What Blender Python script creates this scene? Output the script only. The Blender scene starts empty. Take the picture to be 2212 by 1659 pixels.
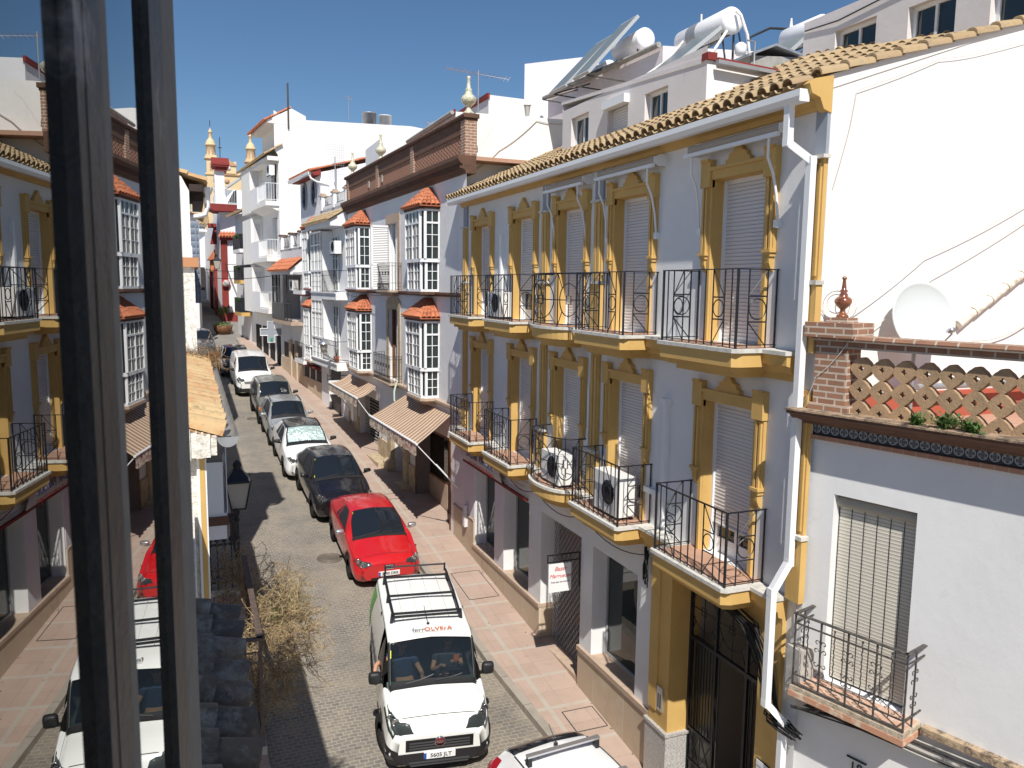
import bpy, math, random
import numpy as np
from mathutils import Vector, Matrix
random.seed(7)
sc = bpy.context.scene
COL = sc.collection
R = math.radians
PI = math.pi

# ---------------------------------------------------------------- camera and survey helpers
# The photo was surveyed with this camera: F.at(x, y) reads a point of the photo on a real facade plane (metres).
FPX, CX, CY = 1720.0, 1106.0, 829.5
CAMZ = 8.3
_Y = Vector((410 - CX, -(610 - CY), -FPX)).normalized()
_yd = -(FPX * FPX + -166.0 * (410 - CX)) / (CY - 610)
_Z = -Vector((-166.0, _yd, -FPX)).normalized()
_X = _Y.cross(_Z)
ROT = Matrix((_X, _Y, _Z))
CAM = Vector((0, 0, CAMZ))


def ray(x, y):
    return ROT @ Vector((x - CX, -(y - CY), -FPX))


class Fr:
    """A facade frame: u runs along the facade away from the camera, d out towards the street, z up."""
    def __init__(s, x, y, a, side=1):
        s.o = Vector((x, y, 0)); a = R(a)
        s.u = Vector((-math.sin(a), math.cos(a), 0))
        s.n = Vector((-math.cos(a), -math.sin(a), 0)) * side
        s.side = side
        s.M = Matrix(((s.u.x, s.n.x, 0, s.o.x), (s.u.y, s.n.y, 0, s.o.y), (0, 0, 1, 0), (0, 0, 0, 1)))

    def at(s, x, y, d=0.0):
        r = ray(x, y); p = s.o + s.n * d
        q = CAM + r * (s.n.dot(p - CAM) / s.n.dot(r))
        return (q - s.o).dot(s.u), q.z

    def w(s, u, d=0.0, z=0.0):
        return s.M @ Vector((u, d, z))


def gz(y):
    return 0.17 + 0.084 * (y - 10.9)


# ---------------------------------------------------------------- mesh builder
class MB:
    def __init__(s, M=None):
        s.v = []; s.f = []; s.uv = []; s.sm = []
        s.M = M if M is not None else Matrix.Identity(4)
        s.flip = s.M.to_3x3().determinant() < 0

    def face(s, pts, smooth=False, uv=None):
        pts = [Vector(p) for p in pts]
        if uv is None:
            n = Vector((0, 0, 0))
            for i in range(1, len(pts) - 1):
                n += (pts[i] - pts[0]).cross(pts[i + 1] - pts[0])
            a = [abs(c) for c in n]
            if a[1] >= a[0] and a[1] >= a[2]:
                uv = [(p.x, p.z) for p in pts]
            elif a[0] >= a[2]:
                uv = [(p.y, p.z) for p in pts]
            else:
                uv = [(p.x, p.y) for p in pts]
        b = len(s.v)
        s.v += [s.M @ p for p in pts]
        idx = list(range(b, b + len(pts)))
        if s.flip:
            idx.reverse(); uv = list(reversed(uv))
        s.f.append(idx); s.uv += list(uv); s.sm.append(smooth)

    def grid(s, rows, smooth=True, closed=False):
        """rows of points; shared vertices so smooth shading works"""
        b = len(s.v); n = len(rows[0]); m = len(rows)
        for r in rows:
            s.v += [s.M @ Vector(p) for p in r]
        L = [0.0]
        for i in range(1, n):
            L.append(L[-1] + (Vector(rows[0][i]) - Vector(rows[0][i - 1])).length)
        H = [0.0]
        for i in range(1, m):
            H.append(H[-1] + (Vector(rows[i][0]) - Vector(rows[i - 1][0])).length)
        for i in range(m - 1):
            for j in range(n - 1 + (1 if closed else 0)):
                k = (j + 1) % n
                q = [b + i * n + j, b + i * n + k, b + (i + 1) * n + k, b + (i + 1) * n + j]
                lj = L[j]; lk = L[k] if k else L[j] + .05
                uv = [(lj, H[i]), (lk, H[i]), (lk, H[i + 1]), (lj, H[i + 1])]
                if s.flip:
                    q.reverse(); uv.reverse()
                s.f.append(q); s.uv += uv; s.sm.append(smooth)

    def box(s, a0, a1, b0, b1, c0, c1):
        if a0 > a1: a0, a1 = a1, a0
        if b0 > b1: b0, b1 = b1, b0
        if c0 > c1: c0, c1 = c1, c0
        P = lambda i, j, k: (a1 if i else a0, b1 if j else b0, c1 if k else c0)
        for q in (((0,0,0),(0,1,0),(1,1,0),(1,0,0)), ((0,0,1),(1,0,1),(1,1,1),(0,1,1)), ((0,0,0),(1,0,0),(1,0,1),(0,0,1)),
                  ((0,1,0),(0,1,1),(1,1,1),(1,1,0)), ((0,0,0),(0,0,1),(0,1,1),(0,1,0)), ((1,0,0),(1,1,0),(1,1,1),(1,0,1))):
            s.face([P(*t) for t in q])
        return s

    def prism(s, poly, axis, lo, hi, smooth=False):
        """poly in the two other axes (kept in x,y,z order), extruded along axis"""
        def mk(p, t):
            l = [p[0], p[1]]; l.insert(axis, t); return tuple(l)
        A = sum(poly[i][0] * poly[(i + 1) % len(poly)][1] - poly[(i + 1) % len(poly)][0] * poly[i][1] for i in range(len(poly)))
        pp = poly if (A > 0) != (axis == 1) else list(reversed(poly))
        s.face([mk(p, hi) for p in pp]); s.face([mk(p, lo) for p in reversed(pp)])
        n = len(pp)
        for i in range(n):
            a, b = pp[i], pp[(i + 1) % n]
            s.face([mk(a, lo), mk(b, lo), mk(b, hi), mk(a, hi)], smooth)
        return s

    def tube(s, pts, r, seg=8, closed=False, cap=True, r2=None):
        pts = [Vector(p) for p in pts]; n = len(pts); rings = []
        up = None
        for i, p in enumerate(pts):
            if closed:
                t = pts[(i + 1) % n] - pts[i - 1]
            else:
                t = pts[min(i + 1, n - 1)] - pts[max(i - 1, 0)]
            t.normalize()
            if up is None:
                up = Vector((0, 0, 1)) if abs(t.z) < .9 else Vector((1, 0, 0))
            x = up.cross(t)
            if x.length < 1e-4: x = Vector((0, 1, 0)).cross(t)
            x.normalize(); y = t.cross(x).normalized(); up = y
            rr = r if r2 is None else r + (r2 - r) * i / (n - 1)
            rings.append([p + x * (rr * math.cos(2 * PI * k / seg)) + y * (rr * math.sin(2 * PI * k / seg)) for k in range(seg)])
        if closed: rings.append(rings[0])
        s.grid(rings, smooth=seg > 4, closed=True)
        if cap and not closed:
            s.face(list(reversed(rings[0]))); s.face(rings[-1])
        return s

    def bar(s, p, q, w, h=None):
        """rectangular bar from p to q"""
        h = h or w; p = Vector(p); q = Vector(q); t = (q - p).normalized()
        up = Vector((0, 0, 1)) if abs(t.z) < .95 else Vector((0, 1, 0))
        x = t.cross(up).normalized() * (w / 2); y = x.cross(t).normalized() * (h / 2)
        a = [p - x - y, p + x - y, p + x + y, p - x + y]; b = [v + (q - p) for v in a]
        for i in range(4):
            j = (i + 1) % 4
            s.face([a[i], a[j], b[j], b[i]])
        s.face(list(reversed(a))); s.face(b)
        return s

    def lathe(s, prof, c, seg=20, axis=2, smooth=True):
        rows = []
        for r, z in prof:
            ring = []
            for k in range(seg):
                a = 2 * PI * k / seg; x, y = r * math.cos(a), r * math.sin(a)
                p = [x, y]; p.insert(axis, z); 
                if axis == 1: p[0] = -p[0]
                ring.append((c[0] + p[0], c[1] + p[1], c[2] + p[2]))
            rows.append(ring)
        s.grid(rows, smooth, closed=True)
        return s

    def build(s, name, mat, parent=None, keep=False, sub=0):
        me = bpy.data.meshes.new(name)
        if parent is not None:
            o0 = LOC[parent.name]
        elif keep:
            o0 = Vector((0, 0, 0))
        else:
            xs = [v.x for v in s.v]; ys = [v.y for v in s.v]; zs = [v.z for v in s.v]
            o0 = Vector(((min(xs) + max(xs)) / 2, (min(ys) + max(ys)) / 2, min(zs)))
        me.from_pydata([tuple(v - o0) for v in s.v], [], s.f)
        uvl = me.uv_layers.new(name='UVMap')
        flat = [c for uv in s.uv for c in uv]
        uvl.data.foreach_set('uv', flat)
        me.polygons.foreach_set('use_smooth', s.sm)
        me.update()
        ob = bpy.data.objects.new(name, me); COL.objects.link(ob)
        me.materials.append(mat)
        LOC[ob.name] = o0
        if parent is not None:
            ob.parent = parent
            # parts of parts: parent origins differ, so express relative to it
            ob.location = o0 - LOC[parent.name]
        else:
            ob.location = o0
        if sub:
            m = ob.modifiers.new('sub', 'SUBSURF'); m.levels = m.render_levels = sub
        return ob


LOC = {}


def thing(name, label, cat, loc, group=None):
    o = bpy.data.objects.new(name, None); COL.objects.link(o)
    o.location = Vector(loc); o.empty_display_size = .3
    LOC[o.name] = Vector(loc)
    o['label'] = label; o['category'] = cat
    if group: o['group'] = group
    return o


def tag(o, label, cat, group=None):
    o['label'] = label; o['category'] = cat
    if group: o['group'] = group
    return o


def kind(o, k, label=None):
    o['kind'] = k
    if label: o['label'] = label
    return o


# ---------------------------------------------------------------- materials
def nodes(name):
    m = bpy.data.materials.new(name); m.use_nodes = True
    nt = m.node_tree; nt.nodes.clear()
    out = nt.nodes.new('ShaderNodeOutputMaterial'); b = nt.nodes.new('ShaderNodeBsdfPrincipled')
    nt.links.new(b.outputs[0], out.inputs[0])
    return m, nt, b, out


class N:
    """tiny node helper"""
    def __init__(s, nt): s.nt = nt
    def n(s, t, **kw):
        x = s.nt.nodes.new(t)
        for k, v in kw.items():
            if k.startswith('_'): setattr(x, k[1:], v)
            else: x.inputs[k.replace('__', ' ')].default_value = v
        return x
    def l(s, a, b): s.nt.links.new(a, b)
    def math(s, op, a, b=None, c=None):
        x = s.nt.nodes.new('ShaderNodeMath'); x.operation = op
        for i, v in enumerate((a, b, c)):
            if v is None: continue
            if isinstance(v, (int, float)): x.inputs[i].default_value = v
            else: s.l(v, x.inputs[i])
        return x.outputs[0]
    def mix(s, fac, a, b, mode='MIX'):
        x = s.nt.nodes.new('ShaderNodeMix'); x.data_type = 'RGBA'; x.blend_type = mode
        for i, v in ((0, fac), (6, a), (7, b)):
            if isinstance(v, (int, float)): x.inputs[i].default_value = v
            elif isinstance(v, tuple): x.inputs[i].default_value = (*v[:3], 1)
            else: s.l(v, x.inputs[i])
        return x.outputs[2]
    def ramp(s, v, p0, p1, c0=(0, 0, 0), c1=(1, 1, 1)):
        x = s.nt.nodes.new('ShaderNodeValToRGB'); e = x.color_ramp.elements
        e[0].position = p0; e[1].position = p1; e[0].color = (*c0, 1); e[1].color = (*c1, 1)
        s.l(v, x.inputs[0]); return x.outputs[0]
    def noise(s, co, scale, detail=4, rough=.6):
        x = s.nt.nodes.new('ShaderNodeTexNoise'); x.inputs['Scale'].default_value = scale
        x.inputs['Detail'].default_value = detail; x.inputs['Roughness'].default_value = rough
        if co is not None: s.l(co, x.inputs['Vector'])
        return x.outputs[0]
    def map(s, co, sc=(1, 1, 1), loc=(0, 0, 0), rot=(0, 0, 0)):
        x = s.nt.nodes.new('ShaderNodeMapping'); s.l(co, x.inputs[0])
        x.inputs['Scale'].default_value = sc; x.inputs['Location'].default_value = loc; x.inputs['Rotation'].default_value = rot
        return x.outputs[0]
    def bump(s, h, st, dist=.02, b=None):
        x = s.nt.nodes.new('ShaderNodeBump'); x.inputs['Strength'].default_value = st; x.inputs['Distance'].default_value = dist
        s.l(h, x.inputs['Height'])
        if b is not None: s.l(x.outputs[0], b.inputs['Normal'])
        return x.outputs[0]


def mat(name, col, rough=.8, col2=None, scale=3, lo=.35, hi=.7, bump=0, bscale=40, metal=0, spec=.4, coat=0, streak=0, scol=(.25, .2, .16), speckle=0):
    m, nt, b, out = nodes(name); h = N(nt)
    tc = h.n('ShaderNodeTexCoord'); co = tc.outputs['Object']
    c = None
    if col2 is not None:
        f = h.ramp(h.noise(co, scale, 6, .65), lo, hi)
        c = h.mix(f, tuple(col), tuple(col2))
    if speckle:
        f = h.ramp(h.noise(co, 90, 2, .5), .55, .65)
        c = h.mix(h.math('MULTIPLY', f, speckle), c if c is not None else tuple(col), (.03, .03, .03))
    if streak:
        sm = h.map(co, (5, 5, .35))
        f = h.ramp(h.noise(sm, 1.6, 5, .7), .56, .78)
        f2 = h.ramp(h.noise(co, .55, 3, .5), .45, .62)
        f = h.math('MULTIPLY', h.math('MULTIPLY', f, f2), streak)
        c = h.mix(f, c if c is not None else tuple(col), scol)
    if c is not None: h.l(c, b.inputs['Base Color'])
    else: b.inputs['Base Color'].default_value = (*col, 1)
    b.inputs['Roughness'].default_value = rough
    b.inputs['Metallic'].default_value = metal
    b.inputs['Specular IOR Level'].default_value = spec
    if coat:
        b.inputs['Coat Weight'].default_value = coat; b.inputs['Coat Roughness'].default_value = .04
    if bump:
        h.bump(h.noise(co, bscale, 5, .6), bump, .02, b)
    return m


def mat_plaster(name, col, dirty=.3, bump=.15, warm=(.62, .56, .48)):
    """painted lime render: faint patches, run marks, fine trowel relief and cracks"""
    m, nt, b, out = nodes(name); h = N(nt)
    co = h.n('ShaderNodeTexCoord').outputs['Object']
    patch = h.ramp(h.noise(co, .9, 5, .6), .42, .62)
    c = h.mix(patch, tuple(col), tuple(x * .95 for x in col))
    sm = h.map(co, (4, 4, .3))
    run = h.ramp(h.noise(sm, 1.5, 6, .7), .57, .8)
    reg = h.ramp(h.noise(co, .5, 3, .5), .42, .62)
    c = h.mix(h.math('MULTIPLY', h.math('MULTIPLY', run, reg), dirty), c, warm)
    # hairline cracks
    v = h.n('ShaderNodeTexVoronoi', _feature='DISTANCE_TO_EDGE', Scale=.55)
    wob = h.noise(co, 2.2, 4, .6)
    add = h.n('ShaderNodeVectorMath', _operation='ADD'); h.l(co, add.inputs[0])
    comb = h.n('ShaderNodeCombineXYZ'); h.l(wob, comb.inputs[0]); h.l(wob, comb.inputs[2]); h.l(comb.outputs[0], add.inputs[1])
    h.l(add.outputs[0], v.inputs['Vector'])
    cr = h.ramp(v.outputs['Distance'], .0, .006, (1, 1, 1), (0, 0, 0))
    crm = h.ramp(h.noise(co, .8, 2, .5), .56, .6)
    c = h.mix(h.math('MULTIPLY', h.math('MULTIPLY', cr, crm), .12 + dirty * .35), c, (.42, .40, .38))
    h.l(c, b.inputs['Base Color']); b.inputs['Roughness'].default_value = .88; b.inputs['Specular IOR Level'].default_value = .25
    hh = h.math('ADD', h.noise(co, 7, 4, .6), h.math('MULTIPLY', h.noise(co, 60, 3, .6), .35))
    h.bump(hh, bump, .03, b)
    return m


def mat_brick(name, c1, c2, mortar, bw=.24, bh=.06, ms=.008, bump=.4, dirt=(.1, .08, .06), dirtf=.4, off=.5):
    m, nt, b, out = nodes(name); h = N(nt)
    tc = h.n('ShaderNodeTexCoord')
    br = h.n('ShaderNodeTexBrick', Scale=1.0); br.inputs['Color1'].default_value = (*c1, 1); br.inputs['Color2'].default_value = (*c2, 1)
    br.inputs['Mortar'].default_value = (*mortar, 1); br.inputs['Mortar Size'].default_value = ms; br.inputs['Brick Width'].default_value = bw
    br.inputs['Row Height'].default_value = bh; br.offset = off; br.inputs['Mortar Smooth'].default_value = .2
    h.l(tc.outputs['UV'], br.inputs['Vector'])
    f = h.ramp(h.noise(tc.outputs['Object'], 2.2, 6, .7), .48, .72)
    c = h.mix(h.math('MULTIPLY', f, dirtf), br.outputs['Color'], dirt)
    h.l(c, b.inputs['Base Color']); b.inputs['Roughness'].default_value = .9
    inv = h.math('SUBTRACT', 1.0, br.outputs['Fac'])
    h.bump(h.math('ADD', inv, h.math('MULTIPLY', h.noise(tc.outputs['Object'], 50, 3, .6), .4)), bump, .01, b)
    return m


def mat_glass(name, col=(.02, .03, .03), rough=.03, ior=1.6, trans=.0):
    m, nt, b, out = nodes(name); h = N(nt)
    b.inputs['Base Color'].default_value = (*col, 1); b.inputs['Roughness'].default_value = rough
    b.inputs['IOR'].default_value = ior; b.inputs['Specular IOR Level'].default_value = .6
    if trans:
        t = h.n('ShaderNodeBsdfTransparent'); t.inputs[0].default_value = (.75, .85, .82, 1)
        mx = h.n('ShaderNodeMixShader')
        fr = h.n('ShaderNodeFresnel'); fr.inputs[0].default_value = 1.5
        f = h.math('SUBTRACT', 1.0, h.math('MULTIPLY', h.math('SUBTRACT', 1.0, fr.outputs[0]), trans))
        h.l(f, mx.inputs[0]); h.l(t.outputs[0], mx.inputs[1]); h.l(b.outputs[0], mx.inputs[2])
        h.l(mx.outputs[0], out.inputs[0])
    return m


def mat_tile(name, c1, c2, c3, lich=.3):
    """clay roof tile: each tile its own tone (UV cell), lichen patches"""
    m, nt, b, out = nodes(name); h = N(nt)
    tc = h.n('ShaderNodeTexCoord'); co = tc.outputs['Object']
    wn = h.n('ShaderNodeTexWhiteNoise', _noise_dimensions='2D')
    fl = h.n('ShaderNodeVectorMath', _operation='FLOOR'); h.l(tc.outputs['UV'], fl.inputs[0]); h.l(fl.outputs[0], wn.inputs['Vector'])
    c = h.mix(wn.outputs['Value'], tuple(c1), tuple(c2))
    f = h.ramp(h.noise(co, 5, 6, .7), .5, .68)
    c = h.mix(h.math('MULTIPLY', f, lich), c, tuple(c3))
    f = h.ramp(h.noise(co, 17, 5, .7), .55, .7)
    c = h.mix(h.math('MULTIPLY', f, lich * .9), c, (.05, .045, .04))
    h.l(c, b.inputs['Base Color']); b.inputs['Roughness'].default_value = .92
    h.bump(h.noise(co, 45, 5, .7), .35, .01, b)
    return m


m_white = mat_plaster('white_plaster', (.80, .80, .80), .25)
m_cream = mat_plaster('cream_plaster', (.84, .82, .79), .16, warm=(.5, .45, .4))
m_rose = mat_plaster('rosy_plaster', (.74, .70, .69), .7, warm=(.55, .38, .32))
m_yhouse = mat_plaster('blueish_white_plaster', (.80, .80, .80), .12, bump=.12, warm=(.6, .55, .5))
m_bhouse = mat_plaster('pale_grey_plaster', (.76, .76, .77), .12, warm=(.6, .5, .45))
m_lav = mat_plaster('lavender_plaster', (.70, .67, .70), .2)
m_rough = mat('rough_whitewash', (.80, .77, .70), .95, (.45, .41, .34), 14, .45, .7, bump=1.0, bscale=22)
m_yellow = mat('ochre_paint', (.62, .40, .135), .7, (.55, .345, .11), 2.5, .4, .75, bump=.08, bscale=60)
m_ywhite = mat('stone_sill', (.62, .60, .55), .8, (.32, .31, .27), 9, .5, .75, bump=.15)
m_beige = mat_brick('beige_marble_cladding', (.56, .45, .33), (.51, .40, .29), (.62, .55, .46), 1.15, 3.0, .008, .1, (.38, .28, .18), .5, 0)
m_sandstone = mat('sandstone', (.52, .42, .28), .9, (.33, .25, .16), 4, .4, .7, bump=.4, bscale=25)
m_tanstone = mat('tan_stone', (.50, .38, .29), .9, (.40, .30, .22), 6, .4, .7, bump=.2)
m_granite = mat('grey_granite', (.55, .53, .50), .5, (.36, .35, .34), 60, .45, .6, speckle=.7)
m_iron = mat('black_iron', (.018, .019, .024), .45, metal=.2, spec=.5)
m_iron_old = mat('weathered_iron', (.05, .05, .05), .6, (.14, .12, .10), 20, .45, .7)
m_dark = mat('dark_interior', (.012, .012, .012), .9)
m_room = mat('dim_room_wall', (.42, .37, .31), .9)
m_shutter = mat('white_shutter', (.72, .70, .69), .5)
m_pvc = mat('white_pvc', (.82, .83, .84), .35, spec=.5)
m_alu = mat('grey_aluminium', (.45, .46, .47), .4, metal=.3)
m_greyp = mat('grey_paint', (.30, .33, .38), .7)
m_bluegrey = mat('bluegrey_shutter', (.20, .24, .29), .6)
m_glass = mat_glass('window_glass')
m_shopglass = mat_glass('shop_glass', (.02, .03, .03), .02, 1.5, .72)
m_curtain = mat('curtain', (.45, .46, .46), .9, (.35, .36, .36), 6, bump=.2, bscale=8)
m_green = mat('frosted_green_glass', (.33, .38, .28), .35)
m_clay = mat('clay_floor', (.50, .30, .21), .8, (.42, .25, .17), 8, bump=.05)
m_red = mat('oxide_red', (.25, .035, .03), .8, (.19, .03, .025), 3)
m_wood = mat('brown_wood', (.20, .09, .04), .6, (.12, .05, .025), 8, bump=.2)
m_darkwood = mat('dark_wood', (.05, .03, .025), .7, (.03, .02, .018), 8, bump=.2)
m_concrete = mat('concrete', (.42, .40, .37), .9, (.28, .27, .25), 5, bump=.3)
m_greysteel = mat('galvanised', (.45, .46, .47), .45, (.36, .37, .38), 6, metal=.5)
m_tank = mat('white_enamel', (.85, .85, .86), .35, (.70, .66, .60), 3, .6, .85)
m_solar = mat('sky_grey_collector', (.20, .23, .23), .3, spec=.8)  # sky reflected in the collector glass is put into this grey
m_solarback = mat('zinc_sheet', (.42, .44, .45), .5)
m_silver = mat('brushed_aluminium', (.6, .6, .62), .3, metal=.8)
m_insul = mat('white_insulated_pipe', (.78, .76, .72), .8, (.45, .42, .38), 14, .55, .7)
m_tileY = mat_tile('pale_clay_tile', (.46, .34, .19), (.36, .25, .14), (.30, .27, .2), .45)
m_tileO = mat_tile('orange_clay_tile', (.56, .20, .10), (.46, .15, .07), (.16, .09, .06), .22)
m_tileL = mat_tile('lichened_clay_tile', (.58, .42, .22), (.50, .33, .17), (.50, .20, .07), .75)
m_tileD = mat_tile('shaded_clay_tile', (.21, .155, .11), (.12, .095, .075), (.40, .37, .31), .8)  # tile tones darkened to hold the near eave's shade; lichen is its own
m_brick = mat_brick('red_brick', (.34, .18, .11), (.28, .14, .09), (.52, .44, .36), .22, .075, .012, .5, (.07, .05, .04), .35)
m_cornice = mat_brick('brown_brick_cornice', (.16, .08, .05), (.12, .06, .04), (.14, .08, .055), .24, .06, .006, .6, (.04, .03, .02), .5)
m_ceramic = mat('pierced_clay', (.47, .31, .18), .9, (.33, .23, .14), 3.5, .4, .68, bump=.3, speckle=.25)
m_dish = mat('dish_paint', (.62, .66, .66), .5)
m_copper = mat('glazed_brown_ceramic', (.30, .09, .025), .12, (.10, .03, .015), 14, .4, .65, spec=.9, coat=1)
m_vase = mat('painted_ceramic', (.68, .63, .46), .3, (.32, .36, .26), 22, .5, .6, coat=.5)
m_black = mat('black_plastic', (.02, .02, .022), .5)
m_rubber = mat('rubber', (.015, .015, .015), .85)
m_cable = mat('black_cable', (.015, .015, .015), .6)
m_wcable = mat('pale_cable', (.62, .58, .52), .6)
m_wplastic = mat('white_plastic', (.78, .78, .76), .4)
m_leaf = mat('green_leaf', (.08, .16, .035), .6, (.05, .10, .025), 20)
m_dry = mat('dry_weed', (.46, .35, .19), .9, (.20, .13, .075), 7, .42, .6)
m_drygreen = mat('dull_green_weed', (.12, .15, .05), .9)
m_paper = mat('sign_white', (.80, .80, .80), .5)
m_signred = mat('sign_red', (.6, .04, .04), .5)
m_signblue = mat('sign_blue', (.07, .09, .22), .5)
m_ink = mat('ink', (.02, .02, .02), .6)
m_lampglass = mat('frosted_lamp_glass', (.45, .42, .37), .4)
m_church = mat('church_stone', (.70, .55, .33), .9, (.60, .45, .26), .15, .4, .7)
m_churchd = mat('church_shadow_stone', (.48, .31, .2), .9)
m_white2 = mat_plaster('lime_white', (.82, .82, .83), .08, bump=.05)
m_fabric_beige = mat('beige_roll', (.45, .39, .32), .9)


def slat_mat(name, col, pitch, rough=.5, line=(.35, .35, .36), axis=1, depth=.5):
    """roller shutter or mat: rounded slats across, thin dark joints"""
    m, nt, b, out = nodes(name); h = N(nt)
    uv = h.n('ShaderNodeTexCoord').outputs['UV']; sp = h.n('ShaderNodeSeparateXYZ'); h.l(uv, sp.inputs[0])
    f = h.math('FRACT', h.math('DIVIDE', sp.outputs[axis], pitch))
    c = h.mix(h.math('LESS_THAN', f, .13), tuple(col), tuple(line))
    h.l(c, b.inputs['Base Color']); b.inputs['Roughness'].default_value = rough
    hh = h.math('SINE', h.math('MULTIPLY', f, PI)); h.bump(hh, depth, pitch * .35, b)
    return m


m_slats = slat_mat('roller_shutter', (.70, .68, .68), .052)
m_louvre = slat_mat('louvre', (.80, .80, .80), .06, line=(.18, .18, .19), depth=.8)
m_greylouvre = slat_mat('grey_louvre', (.16, .19, .24), .30, line=(.07, .09, .12), depth=.3)


def mat_stripes(name, a, b_, pitch=.16, axis=0):
    m, nt, b, out = nodes(name); h = N(nt)
    tc = h.n('ShaderNodeTexCoord'); sp = h.n('ShaderNodeSeparateXYZ'); h.l(tc.outputs['UV'], sp.inputs[0])
    f = h.math('FRACT', h.math('DIVIDE', sp.outputs[axis], pitch))
    c = h.mix(h.math('LESS_THAN', f, .42), tuple(a), tuple(b_))
    d = h.ramp(h.noise(tc.outputs['Object'], 2.0, 5, .6), .5, .8)
    c = h.mix(h.math('MULTIPLY', d, .35), c, (.22, .15, .1))
    h.l(c, b.inputs['Base Color']); b.inputs['Roughness'].default_value = .95
    return m


m_awn = mat_stripes('striped_canvas', (.30, .19, .13), (.62, .48, .35), .215)


def mat_valance():
    m, nt, b, out = nodes('stained_valance'); h = N(nt)
    co = h.n('ShaderNodeTexCoord').outputs['Object']
    f = h.ramp(h.noise(co, 9, 3, .6), .5, .6)
    c = h.mix(f, (.60, .52, .42), (.32, .19, .15))
    h.l(c, b.inputs['Base Color']); b.inputs['Roughness'].default_value = .95
    h.bump(h.noise(co, 12, 3, .5), .5, .03, b)
    return m


m_valance = mat_valance()
# ---------------------------------------------------------------- world, sun, camera
def setup_world():
    w = bpy.data.worlds.new('World'); sc.world = w; w.use_nodes = True; nt = w.node_tree; nt.nodes.clear()
    sky = nt.nodes.new('ShaderNodeTexSky'); sky.sky_type = 'NISHITA'; sky.sun_disc = False
    d = Vector((-.235, -.82, 1.0)).normalized()
    el = math.asin(d.z); az = math.atan2(d.x, d.y)
    sky.sun_elevation = el; sky.sun_rotation = az; sky.altitude = 600; sky.air_density = 1.0; sky.dust_density = .3; sky.ozone_density = 3.5
    bg = nt.nodes.new('ShaderNodeBackground'); bg.inputs[1].default_value = SKY
    out = nt.nodes.new('ShaderNodeOutputWorld'); hs = nt.nodes.new('ShaderNodeHueSaturation'); hs.inputs['Saturation'].default_value = 1.12; nt.links.new(sky.outputs[0], hs.inputs['Color']); nt.links.new(hs.outputs[0], bg.inputs[0]); nt.links.new(bg.outputs[0], out.inputs[0])
    L = bpy.data.lights.new('sun', 'SUN'); L.energy = SUN; L.angle = R(.53); L.color = (1.0, .955, .88)
    o = bpy.data.objects.new('sun', L); COL.objects.link(o)
    o.rotation_euler = d.to_track_quat('Z', 'Y').to_euler(); o.location = (-10, -40, 50)
    cam = bpy.data.cameras.new('camera'); co = bpy.data.objects.new('camera', cam); COL.objects.link(co)
    Mx = ROT.to_4x4(); Mx.translation = CAM
    co.matrix_world = Mx
    cam.sensor_width = 36; cam.lens = 36 * FPX / 2212; cam.clip_start = .05; cam.clip_end = 3000
    cam.dof.use_dof = True; cam.dof.focus_distance = 17; cam.dof.aperture_fstop = cam.lens / 2.0
    sc.camera = co
    sc.view_settings.view_transform = 'Standard'; sc.view_settings.look = 'None'
    sc.view_settings.exposure = EXPO; sc.view_settings.gamma = 1
    sc.cycles.max_bounces = 6; sc.cycles.diffuse_bounces = 4; sc.cycles.glossy_bounces = 4; sc.cycles.transparent_max_bounces = 8
    sc.cycles.use_denoising = True


SKY, SUN, EXPO = .08, 5.0, .14
setup_world()


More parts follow.
